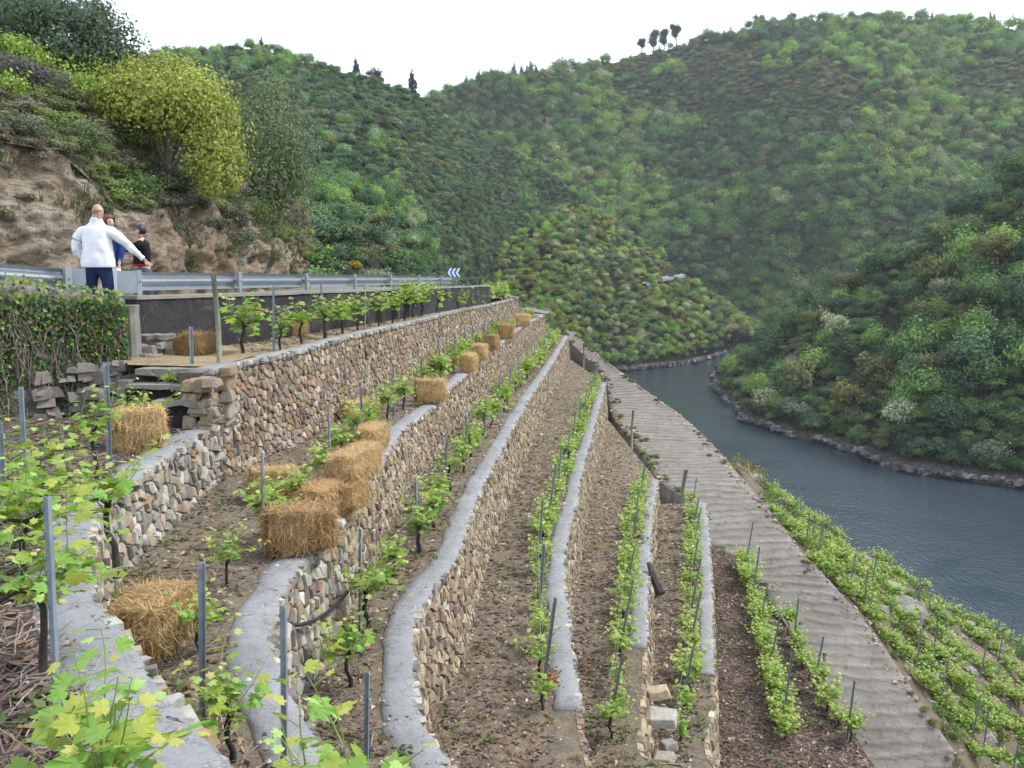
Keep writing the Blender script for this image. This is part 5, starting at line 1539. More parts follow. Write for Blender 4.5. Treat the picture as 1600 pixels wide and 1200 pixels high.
# ------------------------------------------------------------------ people
def skin_body(name, J, edges, mat, parent, sub=2, root=0):
    """J: list of (x,y,z,rx[,ry]); one continuous skin"""
    me = bpy.data.meshes.new(name); me.from_pydata([j[:3] for j in J], edges, [])
    o = bpy.data.objects.new(name, me); COL.objects.link(o)
    md = o.modifiers.new('s', 'SKIN'); md.use_smooth_shade = True; md.branch_smoothing = 0.6
    for i, j in enumerate(J):
        sv = me.skin_vertices[0].data[i]; sv.radius = (j[3], j[4] if len(j) > 4 else j[3]); sv.use_root = (i == root)
    sb = o.modifiers.new('d', 'SUBSURF'); sb.levels = sub; sb.render_levels = sub
    dg = bpy.context.evaluated_depsgraph_get()
    out = bpy.data.meshes.new_from_object(o.evaluated_get(dg))
    bpy.data.objects.remove(o); bpy.data.meshes.remove(me)
    out.name = name; out.materials.clear(); out.materials.append(mat)
    out.polygons.foreach_set('use_smooth', np.ones(len(out.polygons), dtype=bool))
    return put(name, out, parent)
def loft_rings(mb, rings, n=24, fold=.012, seed=0, cap=True):
    """rings: (cx, cy, z, rx, ry); a garment tube with shallow folds"""
    R_ = cr_axis(np.array(rings, float)[:, None, :], len(rings) * 4)[:, 0]
    V = []
    for q in R_:
        for k in range(n):
            th = 2 * math.pi * k / n; c, s = math.cos(th), math.sin(th)
            e = 0.88; ux, uy = math.copysign(abs(c) ** e, c), math.copysign(abs(s) ** e, s)
            f = fold * (fnoise(c * 2.2 + seed, s * 2.2, q[2] * 3.0, 3) + .6 * fnoise(c * 5 + seed, s * 5 + q[2] * 4, q[2] * 6, 2))
            V.append((q[0] + ux * (q[3] + f), q[1] + uy * (q[4] + f), q[2]))
    m = len(R_)
    Fs = [(i * n + k, i * n + (k + 1) % n, (i + 1) * n + (k + 1) % n, (i + 1) * n + k) for i in range(m - 1) for k in range(n)]
    if cap: Fs.append(tuple(reversed(range(n))))
    mb.add(V, Fs)
def sleeve(mb, pts, rad, seed=0, n=14, fold=.010):
    P = cr_axis(np.array([(*p, r) for p, r in zip(pts, rad)], float)[:, None, :], len(pts) * 5)[:, 0]
    b = len(mb.v); mb.tube([tuple(p[:3]) for p in P], [float(p[3]) for p in P], n, cap=True)
    for i in range(b, len(mb.v)):
        v = Vector(mb.v[i]); k = fold * fnoise(v.x * 9 + seed, v.y * 9, v.z * 9, 3); c = P[(i - b) // n]
        o = (v - Vector(c[:3])).normalized(); mb.v[i] = tuple(v + o * k)
def cloth(name, col, rough=.85, var=.12):
    m, nt, b = new_mat(name); c = coords(nt)
    f = noise_tex(nt, c, 5, 5, .6)
    nt.links.new(ramp(nt, f, [(.3, tuple(x * (1 - var) for x in col)), (.7, tuple(min(1, x * (1 + var)) for x in col))]), b.inputs['Base Color'])
    b.inputs['Roughness'].default_value = rough; b.inputs['Specular IOR Level'].default_value = .2
    mp = N(nt, 'ShaderNodeMapping'); mp.inputs['Rotation'].default_value = (0.3, .5, .2); mp.inputs['Scale'].default_value = (1.6, 1.6, .7); nt.links.new(c, mp.inputs['Vector'])
    bump(nt, b, noise_tex(nt, mp.outputs[0], 9, 4, .55, .8), .6, .018)
    return m
M['skin'] = simple('skin', (.42, .25, .18), .55, var=.08, scale=6)
M['skin_pale'] = simple('pale_skin', (.52, .33, .25), .55, var=.06, scale=6)
def ellipsoid(c, r, nu=14, nv=10, col=(1, 1, 1), f=None):
    V, Fs = [], []
    for j in range(nv + 1):
        ph = math.pi * j / nv
        for i in range(nu):
            th = 2 * math.pi * i / nu
            p = Vector((math.sin(ph) * math.cos(th), math.sin(ph) * math.sin(th), math.cos(ph)))
            if f: p = f(p)
            V.append((c[0] + r[0] * p.x, c[1] + r[1] * p.y, c[2] + r[2] * p.z))
    for j in range(nv):
        for i in range(nu):
            Fs.append((j * nu + i, (j + 1) * nu + i, (j + 1) * nu + (i + 1) % nu, j * nu + (i + 1) % nu))
    return V, Fs
def hand_chain(J, E, wrist, d, side, s=1.0, curl=.25, thumb=(0, 0, 1)):
    """palm and five separate fingers grown from the wrist joint; d: hand direction, side: across the palm"""
    d = Vector(d).normalized(); side = Vector(side).normalized(); pn = d.cross(side)
    w = Vector(J[wrist][:3]); pal = len(J)
    J.append((*(w + d * .045 * s), .030 * s, .018 * s)); E.append((wrist, pal))
    for k, (o, l) in enumerate(((-.030, .060), (-.010, .078), (.010, .074), (.028, .058))):
        a = w + d * .085 * s + side * o * s; i0 = len(J); J.append((*a, .0105 * s)); E.append((pal, i0))
        b_ = a + (d + pn * curl) * l * .5 * s; J.append((*b_, .0092 * s)); E.append((i0, i0 + 1))
        c = b_ + (d + pn * curl * 2.2).normalized() * l * .5 * s; J.append((*c, .007 * s)); E.append((i0 + 1, i0 + 2))
    i0 = len(J); a = w + d * .04 * s - side * .038 * s; J.append((*a, .013 * s)); E.append((pal, i0))
    b_ = a + (d * .7 - side * .6) * .045 * s; J.append((*b_, .009 * s)); E.append((i0, i0 + 1))
def head(J, E, neck, c, fwd, s=1.0):
    """neck -> skull, with chin, nose and ears"""
    fwd = Vector(fwd).normalized(); c = Vector(c); sd = fwd.cross(Vector((0, 0, 1))).normalized()
    i = len(J)
    J.append((*(c + Vector((0, 0, -.03 * s)) + fwd * .012), .078 * s, .083 * s)); E.append((neck, i))
    J.append((*(c + Vector((0, 0, .045 * s)) - fwd * .012), .080 * s, .090 * s)); E.append((i, i + 1))
    J.append((*(c + Vector((0, 0, .098 * s)) - fwd * .012), .052 * s, .060 * s)); E.append((i + 1, i + 2))
    J.append((*(c + fwd * .075 * s + Vector((0, 0, -.085 * s))), .030 * s)); E.append((i, i + 3))
    J.append((*(c + fwd * .105 * s + Vector((0, 0, -.018 * s))), .014 * s)); E.append((i, i + 4))
    for q in (-1, 1):
        J.append((*(c + sd * q * .088 * s + Vector((0, 0, -.012 * s)) - fwd * .01), .014 * s, .024 * s)); E.append((i, len(J) - 1))
def face(root, c, fwd, s=1.0):
    fwd = Vector(fwd).normalized(); sd = fwd.cross(Vector((0, 0, 1))).normalized(); c = Vector(c)
    mb = MB()
    for q in (-1, 1):
        p = c + fwd * .083 * s + sd * q * .032 * s + Vector((0, 0, .012 * s))
        V, Fs = ellipsoid(p, (.012 * s, .012 * s, .008 * s), 8, 6); mb.add(V, Fs)
        V, Fs = ellipsoid(p + Vector((0, 0, .02 * s)), (.016 * s, .016 * s, .004 * s), 8, 4); mb.add(V, Fs)
    put('eyes', mb.mesh('eyes', simple('eye_dark', (.03, .022, .02), .4)), root)
    mb = MB(); p = c + fwd * .085 * s + Vector((0, 0, -.055 * s)); V, Fs = ellipsoid(p, (.024 * s, .024 * s, .007 * s), 10, 6); mb.add(V, Fs)
    put('mouth', mb.mesh('mouth', simple('lips', (.36, .14, .12), .5)), root)

# man in the white shirt, back to the viewer, right arm pointing down to the vines
mx, md_ = -6.70, 14.5
root = empty('person', (mx, md_, ZRD), 0, 'broad bald man in a loose white shirt and jeans, back turned, right arm pointing down', 'person')
fw = (.25, .97, 0)
J = [(0, 0, .98, .17, .125), (0, 0, 1.12, .175, .13), (0, 0, 1.28, .17, .125), (0, -.0, 1.42, .13, .085), (.01, 0, 1.535, .066, .066)]
E = [(0, 1), (1, 2), (2, 3), (3, 4)]
head(J, E, 4, (.03, .02, 1.685), fw, 1.06)
def limb(J, E, start, pts):
    i = start
    for p in pts: J.append(p); E.append((i, len(J) - 1)); i = len(J) - 1
    return i
w1 = limb(J, E, 3, [(.19, .0, 1.37, .05), (.29, .03, 1.29, .05), (.47, .10, 1.13, .042), (.66, .20, .91, .030)])
hand_chain(J, E, w1, (.60, .3, -.70), (0, .6, .5), 1.05)
w2 = limb(J, E, 3, [(-.19, .0, 1.37, .05), (-.285, .0, 1.28, .05), (-.345, -.005, 1.10, .042), (-.27, .10, .90, .032)])
hand_chain(J, E, w2, (.45, .3, -.7), (0, .8, 0), 1.0)
for q in (-1, 1):
    f = limb(J, E, 0, [(q * .105, 0, .90, .105), (q * .125, .01, .50, .07), (q * .135, 0, .09, .045)])
    limb(J, E, f, [(q * .145, .12, .045, .04), (q * .15, .19, .035, .03)])
skin_body('body', J, E, M['skin'], root)
face(root, (.03, .02, 1.685), fw, 1.06)
M['white_shirt'] = cloth('white_shirt', (.70, .71, .76))
mb = MB()
loft_rings(mb, [(0, -.01, .775, .262, .168), (0, -.01, .86, .264, .172), (0, 0, .98, .246, .168), (0, 0, 1.10, .236, .160), (0, 0, 1.22, .236, .152), (0, 0, 1.32, .232, .142), (0, 0, 1.39, .215, .130), (0, 0, 1.445, .150, .108), (.006, 0, 1.495, .100, .090), (.008, 0, 1.545, .082, .082)], 30, .022, 3)
sleeve(mb, [(.08, 0, 1.33), (.15, 0, 1.345), (.228, .01, 1.335), (.325, .04, 1.26), (.44, .09, 1.15), (.50, .115, 1.08), (.58, .155, 1.00), (.65, .195, .925)], [.06, .088, .092, .078, .066, .062, .052, .042], 1, fold=.018)
sleeve(mb, [(-.08, 0, 1.33), (-.15, 0, 1.345), (-.228, 0, 1.335), (-.315, -.005, 1.24), (-.35, -.01, 1.12), (-.345, .005, 1.05), (-.31, .05, .985), (-.275, .095, .915)], [.06, .088, .092, .078, .068, .064, .056, .044], 5, fold=.018)
put('shirt', mb.mesh('shirt', M['white_shirt'], True), root)
mb = MB(); V, Fs = [], []
for k in range(25):       # collar and back yoke seam
    th = 2 * math.pi * k / 24; V += [(.008 + .088 * math.cos(th), .085 * math.sin(th), 1.525), (.008 + .080 * math.cos(th), .078 * math.sin(th), 1.575 - .012 * math.cos(th))]
mb.add(V, [(2 * k, 2 * k + 2, 2 * k + 3, 2 * k + 1) for k in range(24)]); put('collar', mb.mesh('collar', M['white_shirt']), root)
M['jeans'] = cloth('dark_jeans', (.018, .030, .085))
J = [(0, 0, .93, .20, .15), (.0, 0, .82, .19, .15)]; E = [(0, 1)]
for q in (-1, 1): limb(J, E, 1, [(q * .125, 0, .72, .125, .135), (q * .135, .005, .50, .098), (q * .145, 0, .28, .088), (q * .148, 0, .09, .085)])
skin_body('trousers', J, E, M['jeans'], root)
mb = MB()
for q in (-1, 1):
    V, Fs = ellipsoid((q * .15, .07, .045), (.055, .15, .05)); mb.add(V, Fs)
put('shoes', mb.mesh('shoes', simple('dark_leather', (.03, .025, .02), .5), True), root)
mb = MB()      # close-cropped grey hair round the back of the head
V, Fs = ellipsoid((.026, .002, 1.69), (.0925, .098, .090), 24, 16)
keepF = [f for f in Fs if all(V[i][2] < 1.70 and V[i][2] > 1.59 and (V[i][1] - 0) < .05 for i in f)]
mb.add(V, keepF); put('hair', mb.mesh('hair', simple('cropped_grey_hair', (.30, .20, .145), .9), True), root)

# woman with dark red hair, blue jacket and pink scarf, half hidden behind the man
root = empty('person', (-7.22, 16.1, ZRD), 0, 'woman with dark red hair, blue jacket and pink scarf, half hidden behind the man', 'person')
fw = (.75, -.55, 0)
J = [(0, 0, .95, .15, .11), (0, 0, 1.12, .13, .10), (0, 0, 1.30, .14, .10), (0, 0, 1.39, .10, .08), (0, 0, 1.465, .052)]
E = [(0, 1), (1, 2), (2, 3), (3, 4)]
head(J, E, 4, (.02, 0, 1.59), fw, .98)
for q in (-1, 1):
    w_ = limb(J, E, 3, [(q * .16, 0, 1.375, .06), (q * .21, -.02, 1.12, .045), (q * .20, -.08, .90, .03)])
    hand_chain(J, E, w_, (0, -.3, -1), (0, 1, -.2), .9)
    f = limb(J, E, 0, [(q * .09, 0, .86, .10), (q * .095, 0, .48, .065), (q * .10, 0, .09, .04)]); limb(J, E, f, [(q * .11, -.12, .04, .035)])
skin_body('body', J, E, M['skin_pale'], root); face(root, (.02, 0, 1.59), fw, .98)
M['blue_jacket'] = cloth('blue_jacket', (.022, .040, .16))
mb = MB()
loft_rings(mb, [(0, 0, .84, .195, .150), (0, 0, .95, .185, .142), (0, 0, 1.08, .170, .130), (0, 0, 1.22, .182, .130), (0, 0, 1.32, .178, .118), (0, 0, 1.39, .120, .09), (0, 0, 1.43, .072, .068)], 24, .014, 8)
for q in (-1, 1): sleeve(mb, [(q * .12, 0, 1.33), (q * .185, 0, 1.31), (q * .215, -.01, 1.2), (q * .225, -.02, 1.12), (q * .205, -.075, .93)], [.075, .078, .068, .064, .048], q * 3 + 9)
put('jacket', mb.mesh('jacket', M['blue_jacket'], True), root)
J = [(0, 0, .92, .165, .125), (0, 0, .82, .16, .125)]; E = [(0, 1)]
for q in (-1, 1): limb(J, E, 1, [(q * .10, 0, .70, .11), (q * .105, 0, .45, .085), (q * .11, 0, .09, .07)])
skin_body('trousers', J, E, cloth('white_trousers', (.68, .69, .72)), root)
M['pink'] = cloth('pink_scarf', (.62, .22, .33))
mb = MB(); V, Fs = [], []
for k in range(17):
    th = 2 * math.pi * k / 16; V += [(.105 * math.cos(th), .10 * math.sin(th), 1.405), (.085 * math.cos(th), .08 * math.sin(th), 1.47)]
mb.add(V, [(2 * k, 2 * k + 2, 2 * k + 3, 2 * k + 1) for k in range(16)])
V = []
for k in range(9):
    z = 1.42 - .062 * k; x = .07 + .012 * math.sin(k * 1.3); y = -.125 - .02 * math.sin(k * .45)
    V += [(x - .05, y, z), (x, y - .02, z), (x + .045, y, z)]
mb.add(V, [(3 * k + j, 3 * k + j + 1, 3 * k + j + 4, 3 * k + j + 3) for k in range(8) for j in range(2)])
o = put('scarf', mb.mesh('scarf', M['pink'], True), root); o.modifiers.new('t', 'SOLIDIFY').thickness = .012
mb = MB(); fwv = Vector(fw).normalized()
V, Fs = ellipsoid((.02 - fwv.x * .025, -fwv.y * .025, 1.615), (.108, .108, .125), 18, 12)
keepF = [f for f in Fs if all(((V[i][0] - .02) * fwv.x + V[i][1] * fwv.y) < .055 or V[i][2] > 1.665 for i in f)]
mb.add(V, keepF); put('hair', mb.mesh('hair', simple('dark_red_hair', (.14, .014, .022), .6, bmp=.5, bscale=60), True), root)
mb = MB()
for q in (-1, 1): V, Fs = ellipsoid((q * .11, -.06, .04), (.045, .12, .045)); mb.add(V, Fs)
put('shoes', mb.mesh('shoes', simple('pale_shoes', (.4, .38, .36), .6), True), root)

# woman in black, raising a small camera
root = empty('person', (-7.02, 17.0, ZRD), 0, 'short haired woman in a black top holding up a small silver camera', 'person')
fw = (-.95, -.25, .05); fwv = Vector(fw).normalized()
J = [(0, 0, .90, .145, .11), (0, 0, 1.05, .125, .095), (.01, 0, 1.20, .13, .095), (.015, 0, 1.285, .095, .075), (.01, 0, 1.355, .046)]
E = [(0, 1), (1, 2), (2, 3), (3, 4)]
HC = (-.02, -.01, 1.47)
head(J, E, 4, HC, fw, .96)
for q, el, wr in ((-1, (-.20, -.16, 1.14), (-.345, -.09, 1.375)), (1, (-.20, .16, 1.16), (-.345, .03, 1.37))):
    w_ = limb(J, E, 3, [(.015, q * .145, 1.27, .055), (*el, .042), (*wr, .028)])
    hand_chain(J, E, w_, (-.35, -q * .1, .9), (0, q * 1.0, 0), .9, curl=.6)
for q in (-1, 1):
    f = limb(J, E, 0, [(q * .085, 0, .82, .10), (q * .09, 0, .46, .065), (q * .095, 0, .09, .04)]); limb(J, E, f, [(q * .09 - .1, -.03, .04, .035)])
skin_body('body', J, E, M['skin_pale'], root); face(root, HC, fw, .96)
M['black_top'] = cloth('black_top', (.010, .010, .013))
mb = MB()
loft_rings(mb, [(0, 0, .87, .168, .128), (0, 0, .96, .160, .122), (.005, 0, 1.08, .155, .118), (.012, 0, 1.18, .135, .160), (.015, 0, 1.25, .115, .165), (.014, 0, 1.30, .085, .115), (.010, 0, 1.335, .058, .062)], 24, .012, 12)
for q, el in ((-1, (-.20, -.16, 1.14)), (1, (-.20, .16, 1.16))): sleeve(mb, [(.015, q * .10, 1.25), (.012, q * .16, 1.235), (-.09, q * .17, 1.18), (*el,), (el[0] - .05, el[1] * .9, el[2] + .07)], [.07, .072, .062, .056, .045], q * 2 + 20)
put('top', mb.mesh('top', M['black_top'], True), root)
mb = MB(); V, Fs = ellipsoid((-.01, -.0, .86), (.165, .125, .07), 16, 8); mb.add(V, Fs); put('red_hem', mb.mesh('red_hem', cloth('red_shirt', (.38, .02, .035)), True), root)
J = [(0, 0, .88, .155, .12), (0, 0, .79, .155, .125)]; E = [(0, 1)]
for q in (-1, 1): limb(J, E, 1, [(q * .095, 0, .67, .11), (q * .10, 0, .43, .085), (q * .10, 0, .09, .072)])
skin_body('trousers', J, E, cloth('grey_jeans', (.085, .10, .13)), root)
mb = MB(); V, Fs = ellipsoid((HC[0] - fwv.x * .02, HC[1] - fwv.y * .02, HC[2] + .035), (.106, .106, .112), 18, 12)
keepF = [f for f in Fs if all((((V[i][0] - HC[0]) * fwv.x + (V[i][1] - HC[1]) * fwv.y) < .02 and V[i][2] > HC[2] - .05) or V[i][2] > HC[2] + .055 for i in f)]
mb.add(V, keepF); put('hair', mb.mesh('hair', simple('black_hair', (.012, .010, .012), .45, bmp=.5, bscale=60), True), root)
mb = MB()
for q in (-1, 1): V, Fs = ellipsoid((q * .095 - .05, -.02, .04), (.11, .045, .045)); mb.add(V, Fs)
put('shoes', mb.mesh('shoes', simple('black_shoes', (.02, .02, .02), .5), True), root)
mb = MB()
for k in range(6):
    a = -.13 + k * .003; mb.box((a, -.118, .93 - .0), (.02, .02, .10 + .02 * k), .3 * k)
root = empty('camera_in_hand', (-7.02 - .395, 16.97, ZRD + 1.47), 0, 'small silver and black camera held up by the woman in black', 'camera')
mb = MB(); mb.box((0, 0, 0), (.035, .105, .065)); put('camera_body', mb.mesh('camera_body', simple('silver_plastic', (.55, .56, .58), .35)), root)
mb = MB(); mb.tube([(-.015, 0, 0), (-.05, 0, 0)], [.026, .024], 14); put('lens', mb.mesh('lens', M['hose'], True), root)
# ================================================================== LOWER VINEYARD, VINES, POSTS, BALES, LITTER
RRp = [PZ(*p, z) for p, z in RAMPR][1:]
r0 = [(p[0] + 0.30, p[1] + 0.1, p[2] - 0.45) for p in RRp]
Sp = [(1165, 742, -9.6), (1205, 780, -11.5), (1262, 822, -13.0), (1340, 868, -14.5), (1440, 932, -16.5), (1530, 985, -18.0), (1602, 1024, -19.0), (1710, 1080, -20.3), (1820, 1140, -21.5)]
S_ = [(p[0] + 1.1, p[1] + 0.5, p[2] - 1.6) for p in RRp[:4]] + [PZ(*q) for q in Sp]
mid1 = [tuple(np.array(a) * .55 + np.array(b) * .45 + np.array([0, 0, .25])) for a, b in zip(r0, S_)]
dn1 = [(p[0] + 4.5, p[1] + 2, p[2] - 7) for p in S_]
dn2 = [(p[0] + 16, p[1] + 7, p[2] - 24) for p in S_]
LOW = sheet([r0, mid1, S_, dn1, dn2], 170, 90, 0.35, 0.45, 61, fade=.1)
tag(put('vineyard_slope', grid_mesh('vineyard_slope', LOW, m_soil('stony_slope_soil', (0.10, 0.075, 0.055), (0.17, 0.13, 0.09), (0.22, 0.18, 0.14), (0.11, 0.11, 0.045), .6))), kind='structure')
def low_at(u, v):
    """u 0..1 along, v 0..1 from the ramp edge to the crest"""
    j = v * 0.5 * 88.99; i = u * 168.99
    j0, i0 = int(j), int(i); fj, fi = j - j0, i - i0
    return (LOW[j0, i0] * (1 - fj) * (1 - fi) + LOW[j0, i0 + 1] * (1 - fj) * fi + LOW[j0 + 1, i0] * fj * (1 - fi) + LOW[j0 + 1, i0 + 1] * fj * fi)

# ------------------------------------------------------------------ vine shapes
LEAF_OUT = [(0, 1.0), (14, .78), (30, .60), (44, .92), (56, .80), (76, .52), (96, .74), (112, .62), (140, .50), (166, .42)]
def leaf_poly(size, r=None, fine=False):
    """a five-lobed vine leaf in the XY plane, petiole at the origin, tip along +X"""
    pts = []
    ol = LEAF_OUT
    if fine:
        ol = []
        for (a, q), (b, s) in zip(LEAF_OUT, LEAF_OUT[1:] + [(180, .16)]):
            ol += [(a, q), ((a + b) / 2, (q + s) / 2 * (r.uniform(.90, .98) if r else .94))]
    for a, q in ol: pts.append((math.cos(math.radians(a)) * q, math.sin(math.radians(a)) * q))
    full = pts + [(-.14, 0.0)] + [(x, -y) for x, y in reversed(pts[1:])]
    out = []
    for x, y in full:
        d = math.hypot(x, y)
        out.append(((x + .42) * size * .62, y * size * .62, (-.22 * d * d + .10 * abs(y)) * size * .62 * (r.uniform(.6, 1.5) if r else 1)))
    c = (.26 * size, 0, -.0 * size)
    n = len(out)
    return [c] + out, [(0, 1 + i, 1 + (i + 1) % n) for i in range(n)]
def leaf_simple(size):
    P = [(0, 0, 0), (.22, .40, -.06), (.62, .48, -.10), (.72, .22, -.04), (1.05, 0, -.12), (.72, -.22, -.04), (.62, -.48, -.10), (.22, -.40, -.06)]
    V = [(.4 * size, 0, .03 * size)] + [(x * size, y * size, z * size) for x, y, z in P]
    return V, [(0, 1 + i, 1 + (i + 1) % 8) for i in range(8)]
def leaf_col(r, young):
    if young > .8: c = (r.uniform(.38, .50), r.uniform(.46, .56), r.uniform(.11, .18))
    elif r.random() < .22: c = (r.uniform(.32, .40), r.uniform(.40, .48), r.uniform(.07, .11))
    else: c = (r.uniform(.19, .29), r.uniform(.31, .42), r.uniform(.05, .09))
    return c
def vine_shape(seed, height=.42, spread=.25, nshoot=7, slen=.36, lsize=.095, dens=.052, lean=0.0):
    r = random.Random(seed)
    trunk, shoots, leaves = MB(), MB(), []
    tw = [(r.uniform(-.03, .03) + lean * k / 4, r.uniform(-.03, .03), height * k / 4 - (.12 if k == 0 else 0)) for k in range(5)]
    trunk.tube(tw, [.026, .022, .019, .019, .022], 7)
    top = Vector(tw[-1]); arms = []
    for s in (-1, 1):
        e = top + Vector((s * spread * r.uniform(.5, 1.1), r.uniform(-.06, .06), r.uniform(.0, .10)))
        m_ = top.lerp(e, .5) + Vector((0, r.uniform(-.02, .02), r.uniform(.0, .04)))
        trunk.tube([tuple(top), tuple(m_), tuple(e)], [.016, .011, .008], 6); arms.append((m_, e))
    for k in range(nshoot):
        a, e = arms[k % 2]; b = top.lerp(e, r.uniform(.1, 1.0)) if k % 3 else Vector(tw[3]).lerp(top, r.random())
        d = Vector((r.uniform(-.7, .7), r.uniform(-.7, .7), r.uniform(-.25, 1.0) if k % 2 else r.uniform(.4, 1.0))).normalized(); L = slen * r.uniform(.55, 1.3)
        pts = [b]; n = max(4, int(L / dens))
        for q in range(n):
            d = (d + Vector((r.uniform(-.16, .16), r.uniform(-.16, .16), r.uniform(-.10, .10)))).normalized(); pts.append(pts[-1] + d * (L / n))
        shoots.tube([tuple(p) for p in pts], [.0042 * (1 - .6 * i / n) for i in range(n + 1)], 4, cap=False)
        for q in range(1, n + 1):
            sd = (-1) ** q; p = pts[q]
            young = q / n
            side = d.cross(Vector((0, 0, 1))); side = side.normalized() if side.length > .05 else Vector((1, 0, 0))
            out = (side * sd + Vector((r.uniform(-.5, .5), r.uniform(-.5, .5), r.uniform(-.35, .45)))).normalized()
            nr = (Vector((0, 0, 1)) * .8 + Vector((r.uniform(-.8, .8), r.uniform(-.8, .8), r.uniform(-.2, .5)))).normalized()
            y = nr.cross(out).normalized(); z = out.cross(y)
            pl = r.uniform(.02, .06)
            Mx = Matrix((out, y, z)).transposed().to_4x4(); Mx.translation = p + out * pl
            shoots.tube([tuple(p), tuple(p + out * pl)], [.002, .0015], 3, cap=False)
            leaves.append((Mx, lsize * r.uniform(.6, 1.2) * (1.0 if young < .7 else .55), leaf_col(r, young)))
    return trunk, shoots, leaves
def merged_leaves(name, leaves, fancy):
    mb = MB()
    for Mx, s, c in leaves:
        V, Fs = leaf_poly(s) if fancy else leaf_simple(s)
        mb.add([tuple(Mx @ Vector(v)) for v in V], Fs, c)
    return mb.mesh(name, M['vine_leaf'])
VSH = {'near': [], 'mid': [], 'far': [], 'bushy': []}
for s in range(6):
    t_, sh, lv = vine_shape(700 + s, .38, .26, 12, .42, .115, .046); VSH['near'].append((t_.mesh('trunk', M['bark'], True), sh.mesh('shoots', M['shoot']), merged_leaves('leaves', lv, True)))
for s in range(8):
    t_, sh, lv = vine_shape(740 + s, .31 + .06 * (s % 3), .26, 12 + s % 3, .38, .12, .046); VSH['mid'].append((t_.mesh('trunk', M['bark'], True), sh.mesh('shoots', M['shoot']), merged_leaves('leaves', lv, True)))
for s in range(6):
    t_, sh, lv = vine_shape(780 + s, .28 + .06 * (s % 3), .32, 15, .42, .14, .05); VSH['far'].append((t_.mesh('trunk', M['bark'], True), sh.mesh('shoots', M['shoot']), merged_leaves('leaves', lv, False)))
for s in range(6):
    t_, sh, lv = vine_shape(800 + s, .28, .50, 24, .46, .14, .05); VSH['bushy'].append((t_.mesh('trunk', M['bark'], True), sh.mesh('shoots', M['shoot']), merged_leaves('leaves', lv, False)))
VPROTO = {}
def vine(kind, idx, pos, rz, sc, label, group):
    tm, sm, lm = VSH[kind][idx]
    o = empty('grapevine', pos, rz, label, 'grapevine', group, sc)
    put('trunk', tm, o); put('shoots', sm, o)
    put('leaves', lm, o)
    return o
RLEAF = [make_mesh('leaf', *leaf_poly(1.0, random.Random(k), True), M['vine_leaf'], [leaf_col(random.Random(900 + k), .3 if k < 6 else .9)] * len(leaf_poly(1.0, random.Random(k), True)[0])) for k in range(8)]
def vine_single_leaves(seed, pos, rz, label, group, **kw):
    """a near vine: every leaf an object of its own"""
    t_, sh, lv = vine_shape(seed, **kw)
    o = empty('grapevine', pos, rz, label, 'grapevine', group)
    put('trunk', t_.mesh('trunk', M['bark'], True), o); put('shoots', sh.mesh('shoots', M['shoot']), o)
    r = random.Random(seed)
    for Mx, s, c in lv:
        l = put('leaf', RLEAF[r.randrange(6) if s > .07 else 6 + r.randrange(2)], o)
        l.matrix_local = Mx @ Matrix.Scale(s, 4)
    return o
# ------------------------------------------------------------------ posts and wires
M['post'] = simple('blue_grey_steel_post', (0.21, 0.245, 0.28), 0.55, metal=0.15, var=0.25, scale=9)
def post_mesh(h, w=.038):
    mb = MB(); t = .005
    mb.box((0, w / 2, h / 2 - .15), (w, t, h + .3)); mb.box((w / 2, 0, h / 2 - .15), (t, w - t, h + .3))
    for k in range(int(h / .12)):      # punched wire hooks along the edge
        z = .2 + k * .12
        if z < h: mb.box((-w / 2 - .003, w / 2, z), (.008, .012, .018))
    return mb.mesh('vine_post', M['post'])
POSTM = {}
def vpost(pos, h, lean, label, group, rz=0.0):
    k = round(h, 1)
    if k not in POSTM: POSTM[k] = post_mesh(k)
    o = put('vine_post', POSTM[k], None, pos)
    o.rotation_euler = (lean[1], lean[0], rz)
    return tag(o, label, 'post', group)
def ztop_ground(key, p, d_in):
    return ZT[key] if key not in ('E',) else p[2]
rvn = random.Random(202)
ROWN = {'A': 'on the top terrace by the dark wall', 'B': 'in the straw bale row', 'C': 'in the first row below the bales', 'D': 'in the second row below the bales', 'E': 'in the third row below the bales',
        'F': 'in the fourth row below the bales', 'G': 'in the fifth row below the bales', 'H': 'in the short row beside the ribbed ramp'}
